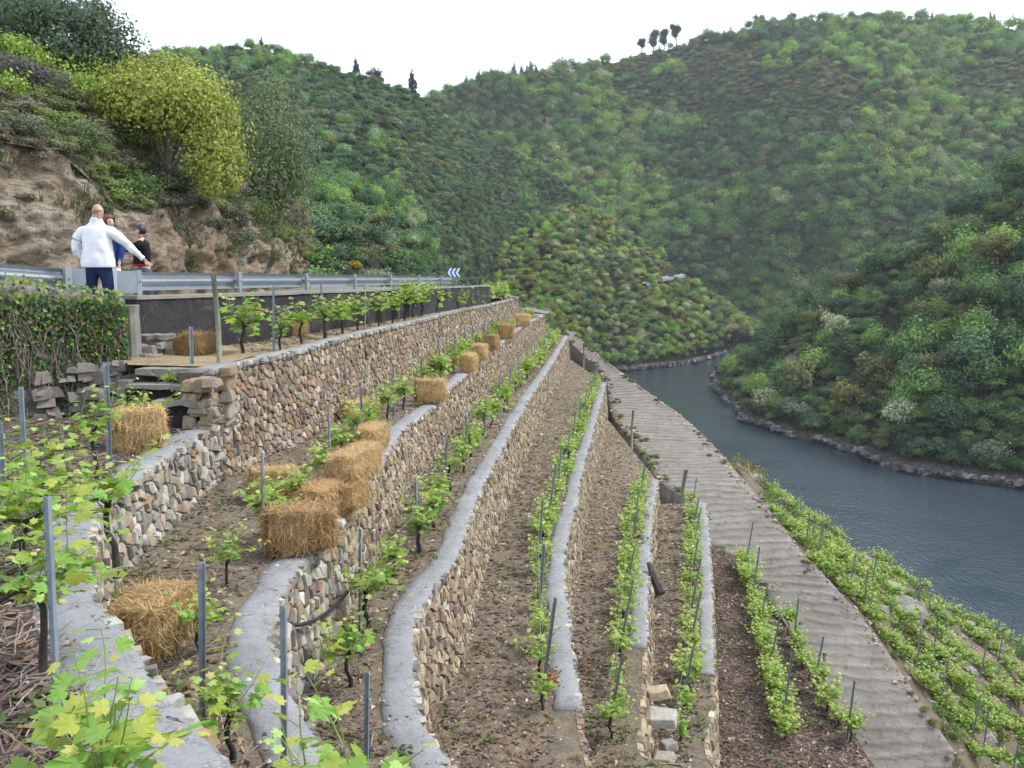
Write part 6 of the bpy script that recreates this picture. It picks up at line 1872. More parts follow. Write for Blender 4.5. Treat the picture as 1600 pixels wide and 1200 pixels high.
def row(key, off, y0, y1, vsp, psp, pj0=0.0, kindf=None, plean=0.0, skip=lambda p: False, vh=1.0, ph=1.15):
    ln = LN[key]
    t = ln.t_of_y(y0); te = ln.t_of_y(y1); vs = []
    while t < te:
        vs.append(t); t += vsp * rvn.uniform(.85, 1.15)
    nv_ = 0; wire = []
    for t in vs:
        p = ln.at(t); n = ln.nrm(t); tn = ln.tan(t)
        q = (p[0] - n[0] * (off + rvn.uniform(-.06, .06)), p[1] - n[1] * off, p[2] - 0.02)
        if skip(q): continue
        a = proj((q[0], q[1], q[2] + .5))
        if not (-20 < a[0] < 1620 and -20 < a[1] < 1215): continue
        d = a[2]
        kind = kindf(d) if kindf else ('near' if d < 9 else 'mid' if d < 24 else 'far')
        sc = vh * rvn.uniform(.72, 1.16)
        if rvn.random() < .06: continue
        nv_ += 1
        vine(kind, rvn.randrange(len(VSH[kind])), q, math.atan2(tn[1], tn[0]) + rvn.uniform(-.25, .25), sc, '%s grapevine from the near end %s' % (ordw(nv_), ROWN[key]), 'grapevines planted along the terraces')
    t = ln.t_of_y(y0) + pj0; np_ = 0; hs = []
    while t < te:
        p = ln.at(t); n = ln.nrm(t)
        q = (p[0] - n[0] * (off + .03), p[1] - n[1] * (off + .03), p[2] - .05)
        h = ph + rvn.choice([-.1, 0, 0, .1])
        a = proj((q[0], q[1], q[2] + .8))
        if -10 < a[0] < 1610 and -10 < a[1] < 1230:
            np_ += 1
            vpost(q, h, (plean + rvn.uniform(-.04, .04), rvn.uniform(-.04, .04)), 'metal post, %s from the near end %s' % (ordw(np_), ROWN[key]), 'metal vine posts', math.atan2(n[1], n[0]) + rvn.uniform(-.3, .3))
        t += psp * rvn.uniform(.88, 1.12)
    mb = MB()
    for hz in (.55, .95):
        tt = np.linspace(ln.t_of_y(y0 + (3.2 if key == 'B' else 0)), te, 60); P = ln.at(tt); Nn = ln.nrm(tt)
        mb.tube([(P[i, 0] - Nn[i, 0] * off, P[i, 1] - Nn[i, 1] * off, P[i, 2] + hz * vh) for i in range(60)], .0015, 3, cap=False)
    tag(mb.build('trellis_wire', M['wire'], None, tuple(ln.at(ln.t_of_y(y0)))), 'thin trellis wires ' + ROWN[key], 'wire')
row('A', .40, 14.4, 53, 1.5, 3.2, 1.4, vh=1.32, ph=1.25)
row('B', .52, 5.3, 66, 1.42, 3.1, .55, vh=1.05, ph=1.10)
row('C', .55, 8.6, 60, 1.45, 3.4, 1.3, vh=1.2, ph=1.2, plean=.02)
row('D', .44, 11.0, 47.5, .88, 2.7, .2, vh=.95, ph=1.4, plean=.10, kindf=lambda d: 'mid' if d < 18 else 'far')
row('E', .46, 12.8, 38, .95, 2.9, .4, vh=1.0, ph=1.45, plean=.14, kindf=lambda d: 'mid' if d < 18 else 'far')
row('F', .50, 15.5, 35, .95, 2.6, 1.0, vh=1.05, ph=1.45, plean=.14, kindf=lambda d: 'mid' if d < 18 else 'far')
row('G', .25, 18.2, 31.5, .72, 2.6, .5, vh=1.12, ph=1.65, plean=.12, kindf=lambda d: 'bushy')
row('H', .25, 20.5, 30, .85, 2.6, .1, vh=1.12, ph=1.7, plean=.10, kindf=lambda d: 'far')
# hand-placed vines of the left terrace
def LG(px, py): return PZ(px, py, -2.08)
GL = 'grapevines planted along the terraces'
vine_single_leaves(11, LG(150, 748), .9, 'stout old vine in front of the straw bale below the stone steps', GL, height=.50, spread=.45, nshoot=13, slen=.42, lsize=.14, dens=.06)
vine_single_leaves(12, LG(64, 800), 1.1, 'leafy vine beside the tall grey post on the left terrace', GL, height=.46, spread=.36, nshoot=12, slen=.42, lsize=.12, dens=.055)
vine('near', 1, LG(225, 690), .5, .9, 'slender vine trailing over the bale at the foot of the steps', GL)
vine('near', 2, LG(286, 662), .4, 1.05, 'thin vine against the lowest step of the stone stairs', GL)
vine_single_leaves(13, (-3.15, 5.55, -2.08), 1.2, 'big leafy vine cut by the left picture edge, middle height', GL, height=.52, spread=.34, nshoot=15, slen=.44, lsize=.135, dens=.06)
vine_single_leaves(14, (-2.50, 4.55, -2.08), 1.2, 'dense leafy vine left of the nearest grey post', GL, height=.42, spread=.30, nshoot=15, slen=.46, lsize=.13, dens=.058)
vine('near', 4, (-2.95, 6.35, -2.08), 1.2, 1.15, 'leafy vine behind the two left edge posts of the left terrace', GL)
vine('near', 5, (-3.75, 7.0, -2.08), 1.0, 1.1, 'vine half hidden by the grey post at the very left picture edge', GL)
vine_single_leaves(15, (-1.34, 2.72, -2.02), 2.3, 'nearest vine with large lobed leaves at the bottom left', GL, height=.40, spread=.34, nshoot=16, slen=.42, lsize=.125, dens=.06)
vine_single_leaves(16, (-.62, 2.85, -2.25), 2.8, 'near vine whose leaves reach in at the bottom edge, left of centre', GL, height=.42, spread=.28, nshoot=11, slen=.42, lsize=.125, dens=.07)
for k, (px, pb, d, h, lab) in enumerate([(92, 1195, 4.05, 1.15, 'nearest thick grey metal post, crossing the curved concrete cap'), (42, 815, None, 1.25, 'tall grey post by the left picture edge in front of the ivy'), (9, 850, None, 1.0, 'grey post at the very left picture edge'),
        (172, 735, None, 1.25, 'grey post in front of the straw bale on the left terrace'), (303, 655, None, 1.45, 'grey post standing at the foot of the stone steps')]):
    p = PD(px, pb, d) if d else LG(px, pb)
    vpost((p[0], p[1], -2.12), h, (.015, 0), lab, 'metal vine posts', .3 * k)
vpost((-1.30, 4.75, -2.92), 1.05, (.02, 0), 'short grey post rising at the bottom edge between two curved caps', 'metal vine posts')
vpost((-1.15, 6.5, -4.12), 1.05, (.03, 0), 'grey post at the bottom edge below the second curved cap', 'metal vine posts')
# round wooden posts
def wpost(pos, h, r_, lean, label):
    mb = MB(); mb.tube([(0, 0, -.25), (0.0, 0, h * .5), (lean[0] * h, lean[1] * h, h)], [r_ * 1.05, r_, r_ * .95], 10)
    return tag(put('wooden_post', mb.mesh('wooden_post', M['wood_post'], True), None, pos), label, 'post', 'round wooden posts')
p = PZ(338, 571, -1.3); wpost((p[0], p[1] + .15, -1.32), 1.36, .038, (-.03, 0), 'thick pale green wooden post at the near end of the top terrace')
p = PZ(1066, 793, -8.55); wpost((p[0], p[1], -8.6), 1.5, .07, (.08, 0), 'dark wooden post at the top end of the fourth row')
p = PZ(987, 690, -7.2); wpost((p[0], p[1], -7.3), 1.5, .05, (0.03, 0), 'dark wooden post at the top end of the third row')
p = PZ(912, 570, -5.6); wpost((p[0], p[1], -5.7), 1.5, .045, (0.0, 0), 'thin dark wooden post at the far end of the second row')
# rows of the lower vineyard
rl_ = random.Random(55); cnt = 0
for ri, v in enumerate((.10, .30, .50, .70, .90)):
    u = .40 + .012 * ri; k = 0
    nm = ['nearest the ramp', 'second from the ramp', 'third from the ramp', 'fourth from the ramp', 'along the crest above the river'][ri]
    while u < .99:
        p = low_at(u, v + rl_.uniform(-.05, .05))
        a = proj(p)
        if -10 < a[0] < 1610 and a[1] < 1210 and rl_.random() < .93:
            k += 1; cnt += 1
            vine('bushy', rl_.randrange(6), (p[0], p[1], p[2] - .05), rl_.uniform(-.4, .4) - 1.0, rl_.uniform(.9, 1.35), '%s bushy vine from the top in steep plot row %s' % (ordw(k), nm), 'vines in the steep plot beyond the ramp')
        if k and int(u * 1000) % 3 == 0:
            q = low_at(min(.999, u + .006), v)
            vpost((q[0], q[1], q[2] - .1), 1.7, (rl_.uniform(0, .14), rl_.uniform(-.08, .08)), 'thin post by the %s vine in steep plot row %s' % (ordw(k), nm), 'posts in the steep plot beyond the ramp')
        u += rl_.uniform(.023, .031)
cov = []
for k in range(330):
    u, v = rl_.uniform(.37, .999), rl_.uniform(.02, 1.0); p = low_at(u, v)
    if fnoise(p[0] * .35, p[1] * .35, 8) < -.15 and rl_.random() < .7: continue
    h = rl_.uniform(.25, .6); cov.append(((p[0], p[1], p[2] - .05), 'shrub', (h * 1.4, h * 1.4, h), (rl_.uniform(.12, .20), rl_.uniform(.17, .27), rl_.uniform(.05, .08))))
scatter_stuff('slope_weeds', cov, ['shrub'])
# stones and boulders of the lower vineyard
def rock(name, p, s, seed, col, label=None, cat=None, group=None, flat=.65):
    r = random.Random(seed); V, Fs = ellipsoid((0, 0, 0), (1, 1, 1), 9, 6)
    V = [Vector(v) for v in V]; out = []
    for v in V:
        k = 1 + .45 * fnoise(v.x * 1.1 + seed, v.y * 1.1, v.z * 1.1, 3); w = v * k
        w = Vector((round(w.x * 2.2) / 2.2 * .45 + w.x * .55, round(w.y * 2.2) / 2.2 * .45 + w.y * .55, round(w.z * 2.2) / 2.2 * .45 + w.z * .55))
        out.append((w.x * s, w.y * s * .8, w.z * s * flat))
    mb = MB(); mb.add(out, Fs, col)
    o = put(name, mb.mesh(name, M['stone']), None, tuple(p)); o.rotation_euler = (0, 0, r.uniform(0, 6.28))
    return tag(o, label, cat, group)
o = rock('boulder', PD(1415, 955, 36.5), 1.0, 3, (.24, .235, .22), 'large pale grey boulder among the vines beyond the ramp', 'boulder')
rock('boulder', PD(1392, 925, 38.5), .7, 5, (.30, .28, .25), 'smaller boulder just above the large pale boulder beyond the ramp', 'boulder')
rock('boulder', PD(1218, 790, 38), .45, 6, (.06, .055, .05), 'dark mossy rock at the ramp edge above the river', 'boulder')
rock('boulder', PD(1208, 783, 38.2), .4, 7, (.12, .115, .07), 'mossy rock beside the dark one at the ramp edge', 'boulder')
mb = MB()
for k in range(420):
    u, v = rl_.uniform(.36, .999), rl_.uniform(.02, .98); p = low_at(u, v); s = rl_.uniform(.06, .30) * (1.4 if fnoise(p[0] * .3, p[1] * .3, 4) > .1 else .7); c = rl_.uniform(.16, .38)
    mb.box((p[0], p[1], p[2] + s * .1), (s * rl_.uniform(.8, 1.7), s, s * .55), rl_.uniform(0, 6.28), (c, c * .94, c * .86), tilt=(rl_.uniform(-.4, .4), rl_.uniform(-.4, .4)), jit=s * .18, rnd=rl_, taper=.75)
tag(mb.build('slope_stones', M['chip']), kind='stuff')
# yellow broom and scrub at the ramp's outer edge
p = PD(1155, 738, 40); E = [(0, 0, .25, .5, .4, .35), (.5, -.2, .05, .5, .4, .3), (-.2, .1, .6, .2, .2, .4)]
o = big_crown('broom_bush', 'small yellow flowering bush on the outer edge of the ramp above the river', 'bush', p, E, 30, 14, .1, 91, (.30, .25, .05), None, sig=.25); o.children[0].name = 'foliage'
p = PD(1180, 765, 39); E = [(0, 0, .1, .5, .4, .3), (.4, -.3, -.1, .4, .4, .3)]
o = big_crown('scrub_bush', 'low olive scrub just below the yellow bush on the ramp edge', 'bush', p, E, 24, 12, .1, 92, (.13, .13, .05), None, sig=.25); o.children[0].name = 'foliage'

# ------------------------------------------------------------------ straw bales
def straw_mat(name, base, var=.3, rough=.85, bmp=None):
    m, nt, b = new_mat(name); c = coords(nt)
    mp = N(nt, 'ShaderNodeMapping'); mp.inputs['Scale'].default_value = (1, 1, 2.2); nt.links.new(c, mp.inputs['Vector'])
    f = noise_tex(nt, mp.outputs[0], 26, 6, .75)
    k = ramp(nt, f, [(.3, tuple(x * (1 - var) for x in base)), (.7, tuple(x * (1 + var) for x in base))])
    k = mix(nt, 1.0, k, attr(nt), 'MULTIPLY'); k = mix(nt, 1.0, k, attr(nt, 'ptint', 'INSTANCER'), 'MULTIPLY')
    nt.links.new(k, b.inputs['Base Color']); b.inputs['Roughness'].default_value = rough; b.inputs['Specular IOR Level'].default_value = .2
    if bmp: bump(nt, b, noise_tex(nt, mp.outputs[0], 60, 5, .75), 1.0, .04)
    return m
M['bale'] = straw_mat('bale_straw', (.45, .335, .185), .45, bmp=True)
M['bale_straw'] = straw_mat('bale_loose_straw', (.62, .49, .295), .25)
def bale_shape(seed, dims=(.80, .46, .42), ns=3800):
    r = random.Random(seed); lx, ly, lz = dims
    n = 9; V, Fs, idx = [], [], {}
    def vert(i, j, k):
        if (i, j, k) in idx: return idx[(i, j, k)]
        p = Vector((2 * i / n - 1, 2 * j / n - 1, 2 * k / n - 1))
        q = Vector((p.x * math.sqrt(max(0, 1 - .16 * (p.y * p.y + p.z * p.z))), p.y * math.sqrt(max(0, 1 - .16 * (p.x * p.x + p.z * p.z))), p.z * math.sqrt(max(0, 1 - .16 * (p.y * p.y + p.x * p.x)))))
        q *= 1.0 + .10 * fnoise(q.x * 1.5 + seed, q.y * 1.5, q.z * 1.5) + .05 * fnoise(q.x * 6 + seed, q.y * 6, q.z * 6)
        fl = abs((((p.x + 1) * 4.5) % 1) - .5) * 2; q.y *= 1 - .03 * (1 - fl) ; q.z *= 1 - .05 * (1 - fl) ** 2
        V.append((q.x * lx / 2, q.y * ly / 2, lz / 2 + q.z * lz / 2)); idx[(i, j, k)] = len(V) - 1
        return len(V) - 1
    for a in range(n):
        for b in range(n):
            for f in (0, n):
                q1 = [vert(a, b, f), vert(a + 1, b, f), vert(a + 1, b + 1, f), vert(a, b + 1, f)]
                q2 = [vert(a, f, b), vert(a + 1, f, b), vert(a + 1, f, b + 1), vert(a, f, b + 1)]
                q3 = [vert(f, a, b), vert(f, a + 1, b), vert(f, a + 1, b + 1), vert(f, a, b + 1)]
                Fs += [q1 if f else q1[::-1], q2[::-1] if f else q2, q3 if f else q3[::-1]]
    core = MB(); cols = []
    for v in V:
        g = .75 + .5 * (fnoise(v[0] * 4 + seed, v[1] * 4, v[2] * 6) + .3); cols.append((max(.35, g), max(.33, g * .97), max(.3, g * .9)))
    core.add(V, [tuple(f) for f in Fs], cols)
    SV, ST = [], []
    for _ in range(ns):
        f = r.choice(Fs); w = [r.random() for _ in range(4)]; s = sum(w)
        p = sum((Vector(V[f[i]]) * (w[i] / s) for i in range(4)), Vector()); c = Vector((0, 0, lz / 2)); nr = (Vector(V[f[1]]) - Vector(V[f[0]])).cross(Vector(V[f[2]]) - Vector(V[f[0]])).normalized()
        if nr.dot(p - c) < 0: nr = -nr
        t = Vector((r.gauss(0, .55), r.gauss(0, .9), r.gauss(0, .8))); t -= nr * t.dot(nr); t = t.normalized() if t.length > .01 else Vector((1, 0, 0)); t = (t + nr * r.choice([.05, .1, .2, .5, .8])).normalized()
        L = r.uniform(.03, .13); wd = r.uniform(.0012, .0026); sd = t.cross(nr).normalized() * wd; p = p + nr * .004
        e = p + t * L + Vector((0, 0, -.12 * L)); SV += [tuple(p - sd), tuple(p + sd), tuple(e + sd * .5), tuple(e - sd * .5)]
        k = r.uniform(.62, 1.25); ST += [(k, k * r.uniform(.92, 1.0), k * r.uniform(.75, 1.05))] * 4
    SV = np.array(SV)
    return core.mesh('bale_core', M['bale'], True), np_quads('loose_straw', SV, np.arange(len(SV)).reshape(-1, 4), M['bale_straw'], np.array(ST))
BSH = [bale_shape(s) for s in range(4)]
def bale(pos, rz, sc, label, tint=(1, 1, 1), k=0, tilt=(0, 0), dims=(1, 1, 1)):
    o = empty('straw_bale', pos, rz, label, 'straw bale', 'straw bales laid along the terraces')
    o.rotation_euler = (tilt[0], tilt[1], rz); o.scale = (sc * dims[0], sc * dims[1], sc * dims[2])
    a = put('bale_core', BSH[k][0], o); b = put('loose_straw', BSH[k][1], o); tag(b, kind='stuff')
    a['ptint'] = tint; b['ptint'] = tint
    return o
OLD, GOLD, PALE, DRK = (.74, .64, .54), (1.0, .93, .80), (1.2, 1.15, 1.0), (.5, .42, .36)
R = math.radians
def BZ(px, py, z, dz=0): p = PZ(px, py, z); return (p[0], p[1], z + dz)
bale(BZ(218, 697, -2.06, -.05), R(20), 1.0, 'golden bale on the left terrace at the foot of the stone steps', GOLD, 0, dims=(.78, 1.1, 1.25))
bale(BZ(308, 556, -1.26, -.02), R(80), .95, 'dark bale behind the wooden post on the top terrace', DRK, 1)
bale(BZ(452, 524, -1.26, -.02), R(55), 1.0, 'bale second from the wooden post on the top terrace, against the dark wall', OLD, 2)
bale(BZ(558, 504, -1.26, -.02), R(60), 1.0, 'brown bale third from the wooden post on the top terrace', OLD, 3)
bale(BZ(654, 489, -1.26, -.02), R(65), 1.05, 'bale fourth from the wooden post on the top terrace', OLD, 0)
bale(BZ(735, 474, -1.26, -.02), R(65), 1.0, 'small distant bale at the far end of the top terrace', OLD, 1)
bale(BZ(238, 1012, -2.88, -.02), R(84), 1.0, 'nearest golden bale, alone in the hollow of the curved wall', (.86, .78, .66), 1, dims=(1.0, 1.05, 1.12))
bale(BZ(428, 778, -2.86, -.02), R(18), .92, 'bale lying against the foot of the long wall behind the cap row', GOLD, 2, dims=(.85, 1, 1.1))
bale(BZ(468, 858, -2.84, 0), R(14), .9, 'biggest brown bale at the near end of the cap row', OLD, 3, dims=(1.05, 1.1, 1.25))
bale(BZ(506, 800, -2.84, 0), R(80), .9, 'bale second from the near end of the cap row', (.9, .78, .62), 0)
bale(BZ(546, 783, -2.84, .28), R(78), .88, 'golden bale third from the near end, resting high on the cap row', GOLD, 1)
bale(BZ(541, 790, -2.84, -.05), R(80), .9, 'bale underneath the third golden one of the cap row', (.85, .75, .6), 2)
bale(BZ(570, 740, -2.84, 0), R(82), .82, 'bale fourth from the near end of the cap row', GOLD, 3, dims=(1, 1, 1.3))
bale(BZ(583, 716, -2.84, .12), R(80), .85, 'golden bale fifth from the near end, last of the touching group', GOLD, 0, dims=(1, 1, 1.2))
bale(BZ(564, 655, -2.86, 0), R(30), .9, 'pale bale half hidden by vines against the foot of the long wall', PALE, 1)
bale(BZ(672, 628, -2.84, 0), R(8), 1.05, 'square golden bale standing alone on the middle of the cap', GOLD, 2, dims=(.85, 1, 1.2))
bale(BZ(690, 578, -2.86, 0), R(40), 1.0, 'dark brown bale behind vines near the foot of the long wall', DRK, 3)
bale(BZ(733, 579, -2.84, 0), R(80), .95, 'golden bale with a dark split, first of the pair beyond the lone square bale', GOLD, 0, dims=(1, 1.05, 1.35))
bale(BZ(749, 562, -2.84, .02), R(80), 1.05, 'second of the pair of golden bales beyond the lone square bale', GOLD, 1, dims=(1.1, 1.1, 1.2))
bale(BZ(769, 546, -2.84, 0), R(70), .95, 'brown bale, third from the far end of the cap', OLD, 2, dims=(.9, 1.1, 1.45))
bale(BZ(790, 529, -2.84, 0), R(8), 1.0, 'brown bale, second from the far end of the cap', (.82, .7, .56), 3, dims=(.9, 1, 1.6))
bale(BZ(816, 509, -2.84, 0), R(5), 1.0, 'pale golden bale at the far end of the cap', PALE, 0, dims=(1.2, 1, 1.6))

# ------------------------------------------------------------------ litter on the ground
def sample_grid(G, n, r, pw=.62, m=30):
    w = []; nu_, nv_ = G.shape[:2]; cell = []
    for i in range(nu_ - 1):
        for j in range(nv_ - 1):
            c = (G[i, j] + G[i + 1, j + 1]) / 2
            if not in_frame(c, m): continue
            a = np.linalg.norm(np.cross(G[i + 1, j] - G[i, j], G[i, j + 1] - G[i, j])); d = proj(c)[2]
            w.append(a / d ** 1.5); cell.append((i, j))
    if not w: return []
    w = np.cumsum(w); out = []
    for _ in range(n):
        k = int(np.searchsorted(w, r.random() * w[-1])); i, j = cell[min(k, len(cell) - 1)]; u, v = r.random(), r.random()
        out.append(G[i, j] * (1 - u) * (1 - v) + G[i + 1, j] * u * (1 - v) + G[i + 1, j + 1] * u * v + G[i, j + 1] * (1 - u) * v)
    return out
CH = [(.42, .34, .25), (.50, .43, .36), (.36, .27, .20), (.30, .22, .17), (.56, .52, .47), (.24, .17, .13), (.40, .30, .24)]
LEAFB = [(.16, .10, .065), (.22, .13, .07), (.11, .07, .055), (.20, .15, .10), (.10, .06, .065)]
CAPW = dict(L=.36, A=.30, B=.32, C=.32, D=.32, E=.32, F=.30)
def litter(key, G, n, r, chips=.5, twigs=.2, smax=.06, straw=0.0, tw_l=.30):
    ch, tw, lf, st = MB(), MB(), MB(), MB()
    lp = LN[key].p[:, :2]
    for p in sample_grid(G, n, r):
        if key in CAPW and r.random() < .97 and np.min(np.sum((lp - p[:2]) ** 2, 1)) < (CAPW[key] + .04) ** 2: continue
        q = r.random(); d = max(2.0, proj(p)[2]); dk = min(2.2, max(1.0, d / 11))
        cl = fnoise(p[0] * 1.3, p[1] * 1.3, 2)
        if q < straw:
            th = r.uniform(0, 6.28); L = r.uniform(.05, .2); w = .003 * dk; dx, dy = math.cos(th) * L, math.sin(th) * L; z = p[2] + r.uniform(.01, .05); k = r.uniform(.6, 1.2)
            st.add([(p[0] - dy / L * w, p[1] + dx / L * w, z), (p[0] + dy / L * w, p[1] - dx / L * w, z), (p[0] + dx, p[1] + dy, z + r.uniform(-.02, .04))], [(0, 1, 2)], (k, k, k))
        elif q < straw + chips:
            if cl < -.25 and r.random() < .5: continue
            s = smax * dk ** .6 * (r.random() ** 3.0 * .9 + .18); th = r.uniform(0, 6.28); c = r.choice(CH); k = r.uniform(.75, 1.15)
            V = []
            for a in range(4):
                t_ = th + a * 1.571 + r.uniform(-.4, .4); rr2 = s * r.uniform(.5, 1.0) * (.6 if a % 2 else 1); V.append((p[0] + math.cos(t_) * rr2, p[1] + math.sin(t_) * rr2, p[2] - .004 + r.uniform(0, .3) * s))
            V.append((p[0] + r.uniform(-.2, .2) * s, p[1] + r.uniform(-.2, .2) * s, p[2] + s * r.uniform(.3, .7)))
            ch.add(V, [(0, 1, 4), (1, 2, 4), (2, 3, 4), (3, 0, 4)], (c[0] * k, c[1] * k, c[2] * k))
        elif q < straw + chips + twigs:
            th = r.uniform(0, 6.28); L = tw_l * r.uniform(.3, 1.2); z = p[2] + .012; k = r.uniform(.35, 1.5); b = r.uniform(-.3, .3)
            m_ = (p[0] + math.cos(th) * L * .5, p[1] + math.sin(th) * L * .5, z + r.uniform(.0, .05)); e = (m_[0] + math.cos(th + b) * L * .5, m_[1] + math.sin(th + b) * L * .5, z + r.uniform(-.005, .03))
            tw.tube([(p[0], p[1], z), m_, e], [.0045 * dk ** .5, .004 * dk ** .5, .002 * dk ** .5], 3, (k, k * .93, k * .9), cap=False)
        else:
            s = .05 * dk ** .6 * r.uniform(.5, 1.1); th = r.uniform(0, 6.28); c = r.choice(LEAFB); a, b = math.cos(th) * s, math.sin(th) * s; z = p[2] + .015
            lf.add([(p[0] - a, p[1] - b, z), (p[0] + b * .6, p[1] - a * .6, z + r.uniform(0, .03)), (p[0] + a, p[1] + b, z + r.uniform(0, .02)), (p[0] - b * .6, p[1] + a * .6, z + r.uniform(0, .03))], [(0, 1, 2), (0, 2, 3)], c)
    for nm, mb, mt in (('stone_chips', ch, 'chip'), ('fallen_twigs', tw, 'twig'), ('dead_leaves', lf, 'chip'), ('scattered_straw', st, 'straw')):
        if mb.v: tag(mb.build(nm, M[mt]), kind='stuff')
rl2 = random.Random(77)
litter('L', GROUND['L'], 4200, rl2, .22, .50, .05, tw_l=.45)
litter('A', GROUND['A'], 3500, rl2, .20, .08, .05, straw=.55)
litter('B', GROUND['B'], 6500, rl2, .34, .24, .055, straw=.14)
litter('C', GROUND['C'], 7500, rl2, .50, .20, .06)
litter('D', GROUND['D'], 9000, rl2, .58, .10, .055)
litter('E', GROUND['E'], 7000, rl2, .55, .08, .06)
litter('F', GROUND['F'], 5500, rl2, .58, .06, .07)
litter('G', GROUND['G'], 5000, rl2, .28, .34, .06)
litter('H', GROUND['H'], 3500, rl2, .35, .30, .07)
# small weeds
def weeds(name, keys, n, r):
    V, T = [], []
    for key in keys:
        for p in sample_grid(GROUND[key], n, r):
            if fnoise(p[0] * .9, p[1] * .9, 6) < .05: continue
            for _ in range(r.randint(3, 7)):
                th = r.uniform(0, 6.28); L = r.uniform(.03, .09); ox, oy = r.uniform(-.06, .06), r.uniform(-.06, .06); dx, dy = math.cos(th) * L, math.sin(th) * L; w = .35
                V += [(p[0] + ox, p[1] + oy, p[2]), (p[0] + ox + dx * .5 - dy * w, p[1] + oy + dy * .5 + dx * w, p[2] + L * .6), (p[0] + ox + dx, p[1] + oy + dy, p[2] + L * .7), (p[0] + ox + dx * .5 + dy * w, p[1] + oy + dy * .5 - dx * w, p[2] + L * .5)]
                k = r.uniform(.7, 1.3); T += [(.12 * k, .17 * k, .05 * k)] * 4
    V = np.array(V); tag(put(name, np_quads(name, V, np.arange(len(V)).reshape(-1, 4), M['vine_leaf'], np.array(T))), kind='stuff')
weeds('weeds', 'LBCDEFGH', 480, rl2)

# ------------------------------------------------------------------ single things
mb = MB(); pts = [PD(449, 976, 8.05), PD(470, 976, 8.2), PD(494, 968, 8.6), PD(516, 953, 9.1), PD(532, 938, 9.5), PD(543, 925, 9.9)]
mb.tube([tuple(q) for q in smooth_line(pts, 4)], .020, 8)
tag(mb.build('irrigation_hose', M['hose'], None, tuple(pts[2]), smooth=True), 'black rubber hose sticking out of the stone wall near the bottom left', 'hose')
# old timber leaning on the third wall
p = PD(1014, 880, 20.8); q = PD(1033, 928, 20.2)
mb = MB(); mb.tube([p, tuple((np.array(p) + np.array(q)) / 2 + np.array([-.04, 0, .05])), q], [.06, .10, .12], 8)
tag(mb.build('old_timber', simple('rotten_wood', (.060, .045, .04), .95, var=.5, scale=8, bmp=1.0, bscale=25, bdist=.03), None, tuple(q), smooth=False), 'dark rotten timber leaning against the low wall between two vine rows', 'timber')
# pale stone slabs tumbled at the near end of the third row
for k, (px, py, d, w, h, c, lab) in enumerate([(1028, 1082, 15.4, .42, .22, (.44, .37, .25), 'square tan slab, topmost of the tumbled slabs at the near end of the low wall'), (1035, 1122, 15.0, .52, .20, (.40, .39, .36), 'wide grey slab lying below the square tan slab'), (1045, 1165, 14.7, .30, .22, (.28, .27, .25), 'dark grey slab tilted below the wide grey slab'),
        (1038, 1185, 14.3, .34, .18, (.36, .33, .29), 'flat slab lowest of the tumbled slabs, by the bottom edge'), (1134, 880, 31.2, .55, .16, (.52, .49, .44), 'pale flat slab at the top end of the dark mulched row'), (1212, 992, 29.2, .45, .22, (.42, .40, .34), 'pale block at the top end of the short row by the ramp'), (1220, 1005, 29.0, .32, .25, (.50, .49, .46), 'whitish wedge of stone under the pale block by the ramp'),
        (872, 1128, 10.9, .30, .16, (.52, .51, .48), 'whitish stone capping the broken near end of the middle wall'), (890, 1112, 11.2, .26, .18, (.56, .55, .52), 'bright white stone at the broken near end of the middle wall'), (848, 1160, 10.5, .30, .14, (.42, .34, .24), 'tan block in the broken end face of the middle wall'), (1290, 1110, 27.2, .35, .25, (.46, .44, .40), 'rounded pale stone beside the ramp edge'), (1302, 1128, 26.6, .45, .3, (.44, .42, .36), 'grey tan stone just below the rounded pale stone by the ramp')]):
    r = random.Random(300 + k); p = PD(px, py, d)
    bm = MB(); bm.box((0, 0, 0), (w, w * .8, h * .7), r.uniform(-.5, .5), c, tilt=(r.uniform(-.15, .35), r.uniform(-.2, .2)), jit=w * .08, rnd=r, taper=.86)
    o = put('stone_slab', bm.mesh('stone_slab', M['stone']), None, p); md = o.modifiers.new('b', 'BEVEL'); md.width = h * .12; md.segments = 2
    tag(o, lab, 'stone', 'loose slabs lying on the terraces')
# slabs covering the far ends of the upper walls
for k, (px, py, d, w, rz, lab) in enumerate([(790, 463, 52, 1.3, .5, 'flat dark slab at the far end of the top terrace wall'), (775, 458, 53, 1.0, .2, 'pale slab lying behind the far end of the top terrace wall'), (838, 486, 64, 1.9, -.45, 'tilted dark slab at the far end of the bale row')]):
    p = PD(px, py, d); mb = MB(); mb.box((0, 0, 0), (w, .9, .10), rz, (.2, .19, .18) if k != 1 else (.4, .39, .37), tilt=(.2, .15), jit=.05, rnd=random.Random(k))
    tag(put('stone_slab', mb.mesh('stone_slab', M['stone']), None, p), lab, 'stone', 'loose slabs lying on the terraces')
p = PD(1283, 1145, 24.5); mb = MB(); mb.tube([(0, 0, -.05), (0, 0, .55)], .05, 10); tag(put('plant_guard', mb.mesh('plant_guard', simple('pale_green_plastic', (.24, .34, .20), .6), True), None, (p[0], p[1], -11.3)), 'pale green plastic tube guarding a young vine near the ramp', 'plant guard')
mb = MB(); r = random.Random(21)
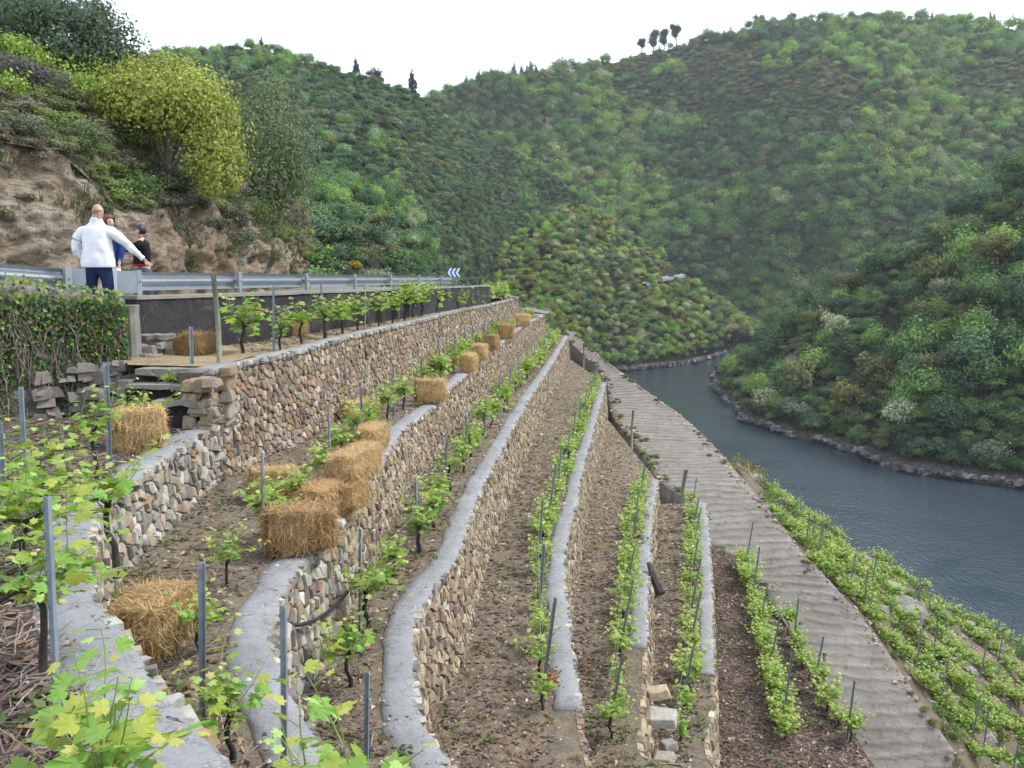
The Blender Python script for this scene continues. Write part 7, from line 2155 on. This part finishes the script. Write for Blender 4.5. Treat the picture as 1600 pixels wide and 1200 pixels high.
for key in 'LBCDEF':
    ln = LN[key]
    for k in range(420):
        t = ln.L * r.random() ** 1.6; p = ln.at(t); n = ln.nrm(t)
        if not in_frame(p, 20): continue
        o = CAPW[key] * (1 - r.random() ** 2 * .95); s_ = r.uniform(.006, .03) * (1 + proj(p)[2] * .02); c = r.choice(CH + LEAFB); a = r.uniform(0, 6.28)
        q = (p[0] - n[0] * o, p[1] - n[1] * o, p[2] + .034)
        mb.add([(q[0] + s_ * math.cos(a + j * 1.57) * r.uniform(.5, 1), q[1] + s_ * math.sin(a + j * 1.57) * r.uniform(.5, 1), q[2] - .006) for j in range(4)] + [(q[0], q[1], q[2] + s_ * .4)], [(0, 1, 4), (1, 2, 4), (2, 3, 4), (3, 0, 4)], c)
tag(mb.build('soil_crumbs', M['chip']), kind='stuff')
# weeds and spilled soil along the edges of the ramp
ew = []; r = random.Random(41); mb = MB()
for k in range(1500):
    t = r.random(); side = r.random() < .55
    a_, b_ = RL.at(t * RL.L), RR.at(t * RR.L); v = min(1, abs(r.gauss(0, .10))) if side else 1 - min(1, abs(r.gauss(0, .06)))
    p = a_ * (1 - v) + b_ * v
    if not in_frame(p, 20): continue
    if k < 260 and fnoise(p[0] * .4, p[1] * .4, 5) > -.05:
        h = r.uniform(.06, .22); ew.append(((p[0], p[1], p[2]), 'shrub', (h * 1.8, h * 1.8, h), (r.uniform(.12, .2), r.uniform(.15, .22), r.uniform(.05, .08))))
    else:
        s_ = r.uniform(.02, .09) * (1 if r.random() < .8 else 2); c = r.choice(CH + LEAFB); a = r.uniform(0, 6.28); z = p[2] + .03
        mb.add([(p[0] + s_ * math.cos(a + j * 1.57) * r.uniform(.5, 1), p[1] + s_ * math.sin(a + j * 1.57) * r.uniform(.5, 1), z - .02) for j in range(4)] + [(p[0], p[1], z + s_ * .3)], [(0, 1, 4), (1, 2, 4), (2, 3, 4), (3, 0, 4)], c)
scatter_stuff('edge_weeds', ew, ['shrub']); tag(mb.build('soil_crumbs', M['chip']), kind='stuff')
# rust-coloured leaf patches beside the middle cap
mb = MB(); r = random.Random(6)
for k in range(240):
    px, py = (861 + r.gauss(0, 7), 1062 + r.gauss(0, 9)) if k < 190 else (r.gauss(770, 45), r.gauss(1135, 25))
    p = PZ(px, py, -5.57); s = r.uniform(.012, .03); a = r.uniform(0, 6.28); c = r.uniform(.7, 1.3)
    mb.add([(p[0] + s * math.cos(a + q * 1.57), p[1] + s * math.sin(a + q * 1.57), p[2] + r.uniform(.0, .02)) for q in range(4)], [(0, 1, 2), (0, 2, 3)], (.20 * c, .078 * c, .04 * c))
tag(mb.build('dead_leaves', M['chip']), kind='stuff')
# chalk mark on the third cap (drawn line, part of that wall)
cw = WALLS['C'][0]; mb = MB(); M['chalk'] = simple('pale_blue_chalk', (.36, .44, .53), .9)
pl = [PZ(px, py, -4.062) for px, py in ((627, 945), (636, 943), (646, 944), (648, 949), (646, 955), (638, 958), (628, 960))]
pl = smooth_line(pl, 3); V = []
for i, p in enumerate(pl):
    t_ = pl[min(i + 1, len(pl) - 1)] - pl[max(i - 1, 0)]; n_ = np.array([-t_[1], t_[0], 0]); n_ = n_ / (np.linalg.norm(n_) + 1e-9) * .006
    V += [tuple(p - n_), tuple(p + n_)]
mb.add(V, [(2 * i, 2 * i + 2, 2 * i + 3, 2 * i + 1) for i in range(len(pl) - 1)])
mb.build('chalk_mark', M['chalk'], cw, tuple(cw.location))
